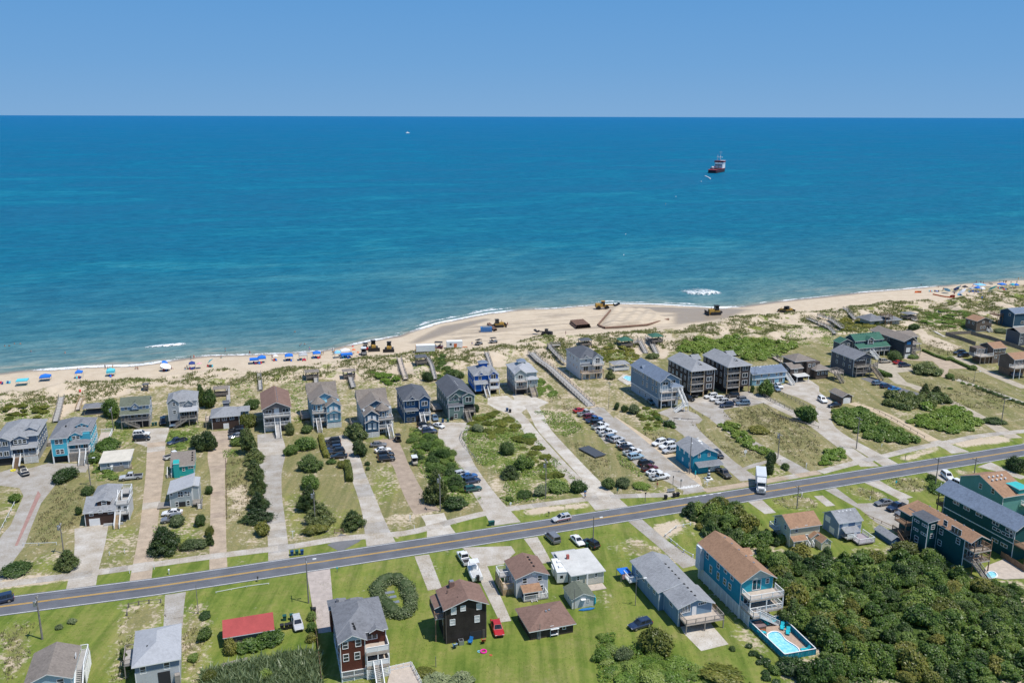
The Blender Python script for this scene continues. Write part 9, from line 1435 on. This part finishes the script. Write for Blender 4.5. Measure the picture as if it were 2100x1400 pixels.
for t,g,P_ in(('k','standing by the water behind the aqua canopy',((1080,382,'stand'),(1105,384,'sit'),(1130,384,'sit'),(1158,380,'stand'))),('k','sitting on the open sand left of the white umbrella',((1395,386,'sit'),(1412,386,'sit'))),('k','near the white umbrella',((1650,370,'stand'),(1760,385,'sit'),(1900,390,'sit'),(1920,385,'stand'))),('k','walking at the waterline by the left canopies',((797,412,'stand'),(1960,290,'walk'),(1990,277,'walk'))),('l','at the wet edge of the left beach',((212,408,'stand'),(172,470,'sit'),(462,436,'walk'),(692,480,'walk'))),('l','wading off the blue canopies',((975,345,'float'),(990,332,'float'),(1025,335,'float'),(925,207,'float'),(1075,395,'walk'))),('l','beside the canopy nearest the water',((1200,440,'stand'),(1215,435,'stand'),(1310,410,'stand'),(1318,440,'stand'),(1330,430,'walk'))),('m','working by the pipe on the sand',((1004,340,'walk'),(640,540,'stand'),(1600,440,'stand'))),('k','swimming far out at the left',((50,155,'float'),(150,130,'float'),(95,152,'float'),(210,130,'float'),(318,208,'float'),(668,218,'float'))),('o','walking along the far waterline',((1450,145,'stand'),(1610,108,'stand'),(1655,108,'walk'),(1682,112,'stand'),(1850,100,'walk'),(1888,105,'stand'),(1905,108,'stand'),(1915,104,'walk'),(2040,72,'walk'),(2070,46,'float'),(1965,112,'walk'),(2025,108,'stand'),(1220,148,'float'),(1045,124,'float'))),('o','on the sand by the far right umbrellas',((1265,185,'stand'),(1275,178,'walk'),(1380,215,'stand'),(1385,225,'stand'),(1510,240,'walk'),(1585,228,'stand'),(1625,225,'walk'),(1660,190,'stand'),(1992,165,'stand'),(2008,165,'walk'),(2095,140,'sit'),(1540,205,'stand')))):
 for i,(x,y,ps)in enumerate(P_):s_=SU[(i*5+len(g))%len(SU)];person(t,x,y,ps,s_,'person %s, %s swimwear'%(g,s_),'people '+g)
person('h',1800,905,'walk','sky','person walking on the path at the twin drive mouth');person('i',438,790,'stand','red','person standing on the grass below the last white pickup')
# machines
def dozer(t,x,y,h,label,sc=1.0):
 p=at(t,x,y);r=empty('bulldozer',p,h,label,'bulldozer');r.scale=(sc,)*3
 for s in(-1,1):MB().prism_y([(-1.9,.25),(-1.6,0),(1.3,0),(1.7,.3),(1.5,.9),(-1.7,.9)],s*1.15-.3,s*1.15+.3).build('track',TRIM,r);MB().bar((.9,s*1.0,.55),(2.5,s*1.0,.5),.15,.25).build('push_arm',YEL,r)
 m=MB();m.frustum((.0,-.7,1.9,.7),.7,(.1,-.6,1.8,.6),1.75);m.box(-1.7,-.8,.7,0,.8,1.4);m.build('body',YEL,r);m=MB();m.frustum((-1.4,-.75,0,.75),1.4,(-1.3,-.65,-.15,.65),2.8);m.build('cab',CGLASS,r);cube('cab_roof',TRIM,r,-1.5,-.8,2.8,.0,.8,2.95);MB().prism_y([(2.4,.0),(2.6,.05),(2.5,.6),(2.65,1.25),(2.5,1.25),(2.35,.6)],-1.9,1.9).build('blade',TRIM,r);MB().cyl((1.2,.3,1.7),(1.2,.3,2.5),.08,None,6).build('exhaust',TRIM,r);cube('ripper',TRIM,r,-2.6,-.5,.4,-1.7,.5,1.0)
dozer('l',1730,385,-1.35,'yellow bulldozer facing the dunes, left one of two',1.25);dozer('l',1890,395,-1.5,'dark bulldozer facing the dunes, right one of two',1.2);dozer('n',1022,222,3.3,'yellow bulldozer grading the wet sand',1.5);dozer('n',1735,200,2.6,'small yellow machine on the far sand, left',1.0);dozer('n',1785,198,.4,'small yellow machine on the far sand, right',1.0);dozer('m',915,350,.3,'yellow machine behind the two loose pipes',1.2)
def loader(t,x,y,h,label,body,sc=1.0):
 p=at(t,x,y);r=empty('wheel_loader',p,h,label,'loader');r.scale=(sc,)*3;m=MB();m.frustum((-3.2,-1,-.4,1),1.0,(-3.1,-.9,-.5,.9),2.3);m.box(-.4,-.5,.9,1.9,.5,1.7);m.build('body',body,r);MB().frustum((-.8,-.75,.6,.75),1.7,(-.7,-.65,.4,.65),3.2).build('cab',CGLASS,r);cube('cab_roof',body,r,-.9,-.8,3.2,.6,.8,3.32)
 for x_ in(-2.1,1.3):
  for s in(-1,1):MB().cyl((x_,s*.85,.8),(x_,s*1.4,.8),.8,None,12).build('wheel',TYRE,r)
 for s in(-.5,.5):MB().bar((1.0,s,1.7),(4.2,s,1.6),.2,.3).build('lift_arm',body,r)
 MB().prism_y([(4.1,1.2),(5.0,1.1),(6.6,1.9),(6.5,2.4),(5.0,1.5),(4.2,2.2)],-.8,.8).build('grapple',TRIM,r)
loader('m',1985,168,.15,'orange yellow wheel loader with long grapple beside the sand mound',YEL,1.25);loader('m',1400,440,2.6,'dark tractor with front forks on the dune edge',TRIM,.9)
p=at('m',160,605);r=empty('site_trailer',p,.15,'long white site trailer with orange end on the sand','trailer');cube('body',WHITE,r,-3.6,-1.2,.4,3.8,1.2,2.9);cube('orange_door',FAB['orange'],r,-3.72,-1.1,.3,-3.6,1.1,2.7);cube('undercarriage',TRIM,r,-3,-1,.1,3.2,1,.4)
p=at('m',460,568);r=empty('site_trailer',p,.15,'white site office with orange doors on the sand','trailer');cube('body',WHITE,r,-3.2,-1.2,.5,3.2,1.2,3.1);cube('orange_door',FAB['orange'],r,-.3,-1.25,.5,.9,-1.2,2.2);cube('window',CGLASS,r,-2,-1.24,1.6,-1.2,-1.2,2.3);cube('tow_bar',FAB['orange'],r,3.2,-.2,.3,5.2,.2,.5);cube('undercarriage',TRIM,r,-2.6,-1,0,2.6,1,.5)
p=at('m',785,398);r=empty('container',p,.12,'blue steel container beside two rusty pipes','container');cube('body',PAINT['cobalt'],r,-2.5,-1.2,.05,2.5,1.2,2.0);cube('load',METAL,r,-1.6,-.9,2.0,1.6,.9,2.3)
for i in range(11):cube('rib',PAINT['cobalt'],r,-2.4+i*.46,-1.26,.1,-2.2+i*.46,-1.2,1.95)
def pipe(name,label,a,b,R,z,cat='pipe',grp=None):A=at(*a);B_=at(*b);o=Vector(A);d=Vector(B_)-o;m=MB();m.cyl((0,0,z),d+Vector((0,0,z)),R,None,10,0,False);m.cyl((0,0,z),d+Vector((0,0,z)),R*.86,None,10,1,False);tag(m.build(name,[RUST,DARK],None,o),label,cat,grp)
pipe('steel_pipe','rusty pipe beside the blue container, left',('m',802,328),('m',872,396),.45,.5);pipe('steel_pipe','rusty pipe beside the blue container, right',('m',818,325),('m',888,390),.45,.5)
A=np.array(at('m',1648,318));B_=np.array(at('m',1712,372));E_=np.array(at('m',1865,358))
for lay,cnt in enumerate((9,8)):
 for i in range(cnt):o=A+(E_-B_)*((i+lay*.5)/9);o[2]=.5+lay*.85;d=B_-A;m=MB();m.cyl((0,0,0),(d[0],d[1],0),.48,None,10,0,False);m.cyl((0,0,0),(d[0],d[1],0),.41,None,10,1,False);tag(m.build('steel_pipe',[RUST,DARK],None,o),'rusty steel pipe in the stack left of the sand mound','pipe','stacked steel pipes on the beach')
PT=[('p',1228,669),('p',1240,674),('p',1283,671),('p',1326,665),('p',1371,656)]
for a,b in zip(PT[:-1],PT[1:]):pipe('pipeline','rusty pipeline section along the foot of the sand mound',a,b,.5,.45,'pipe','pipeline round the mound')
pipe('pipeline','rusty pipeline rising along the left side of the sand mound',('p',1226,668),('p',1252,638),.4,.5)
fence('orange_fence','orange mesh barrier on the far sand','o 980,200 1010,198 1045,200',1.1,FAB['orange'],2,0,1.0);fence('orange_fence','long orange mesh barrier leading to the red umbrella','o 1165,222 1280,245 1390,262',.7,FAB['orange'],2.4,0,1.2)
# boats
RED=paint('hull_red',(.20,.03,.04),.5,.2,.2);HB=paint('hull_dark',(.05,.025,.03),.6,.2,.2)
a=np.array(on_plane((1457,356),WATER_Z));b=np.array(on_plane((1484,350.5),WATER_Z));c=(a+b)/2;r=empty('dredge_ship',(c[0],c[1],WATER_Z),math.atan2(*(b-a)[::-1]),'dark red dredging ship with white bridge and red roof at sea','ship');m=MB();ring_loft(m,[(-34,-.5,4.5,6.5),(-30,-1,5.5,8),(20,-1,5.5,8),(28,-.5,6.5,6),(35,1,7.5,1)]);m.build('hull',HB,r);m=MB();ring_loft(m,[(-34.2,4.6,5.4,6.8),(-30,5.6,6.2,8.2),(20,5.6,6.2,8.2),(28,6.2,7.4,6.2),(35.2,7.2,8.4,1.1)]);m.build('bulwark',RED,r);cube('superstructure',WHITE,r,6,-7,6,24,7,14);cube('bridge',WHITE,r,8,-7.5,14,22,7.5,16.5);cube('bridge_roof',RED,r,7,-8,16.5,23,8,19);cube('roof_deck',WHITE,r,12,-8.2,19,22,.5,19.4);cube('window_band',CGLASS,r,5.9,-6,11,6,6,12.4)
MB().cyl((16,0,19),(16,0,35),.6,.35,6).build('mast',WHITE,r);MB().cyl((13,4,19),(13,4,29),.5,.3,6).build('mast',WHITE,r);cube('mast_yard',WHITE,r,15.7,-3,33,16.3,3,33.6);cube('mast_yard',WHITE,r,12.7,-4,24.5,16.3,6,25.2);cube('hopper',TRIM,r,-20,-5,6.2,4,5,7.2);MB().sphere((-22,3,8),3.2,10,6).build('winch_dome',METAL,r);MB().bar((-12,-4,7),(-4,-4,13),.8,.8).build('crane_boom',TRIM,r);MB().bar((-26,5.5,6.5),(6,6,9),1.2,1.2).build('suction_pipe',RED,r)
q=[on_plane(k,WATER_Z)for k in((1446,361.5),(1452,364),(1456,366.5),(1457,368))];m=MB()
for a,b in zip(q[:-1],q[1:]):m.cyl((*a,WATER_Z+.4),(*b,WATER_Z+.4),.9,None,6)
tag(m.build('floating_pipe',WHITE),'pale floating pipe trailing in the water below the ship','pipe')
a=on_plane((836,273.5),WATER_Z);r=empty('yacht',(*a,WATER_Z),.5,'tiny white yacht far out near the horizon','boat');m=MB();ring_loft(m,[(-11,0,3,3),(6,0,3.4,3),(12,1.5,4.2,.3)]);m.build('hull',WHITE,r);cube('cabin',WHITE,r,-6,-2.2,3,4,2.2,7.5);MB().cyl((-1,0,7.5),(-1,0,13),.2,None,5).build('mast',WHITE,r)
for x,y,s,lb in((1283,481,.6,'white buoy off the beach, nearer the ship'),(1279,523.5,.55,'white buoy off the beach, nearer the shore'),(1386,404,.7,'small white buoy between ship and shore'),(1365,419,.7,'small white buoy left of the ship line'),(1438,373,1.1,'white buoy beside the floating pipe')):a=on_plane((x,y),WATER_Z);m=MB();m.sphere((0,0,.3*s),s*.7,8,6);m.cyl((0,0,s*.8),(0,0,s*1.9),s*.22,s*.12,6);tag(m.build('buoy',WHITE,None,(*a,WATER_Z)),lb,'buoy')
# flag canopy in the yard
r=canopy('d',95,330,2.3,2.3,'blue','blue yard canopy with a striped flag hung on its front',.15,1.9,True);f=empty('flag',(r.location.x,r.location.y,0),AX,'striped red white and blue flag hanging from the blue yard canopy','flag')
for i in range(13):cube('stripe',(FAB['red'],FAB['white'])[i%2],f,-.85,-1.24,1.72-.085*(i+1),.95,-1.22,1.72-.085*i)
cube('canton',FAB['navy'],f,.25,-1.25,1.12,.95,-1.205,1.725)
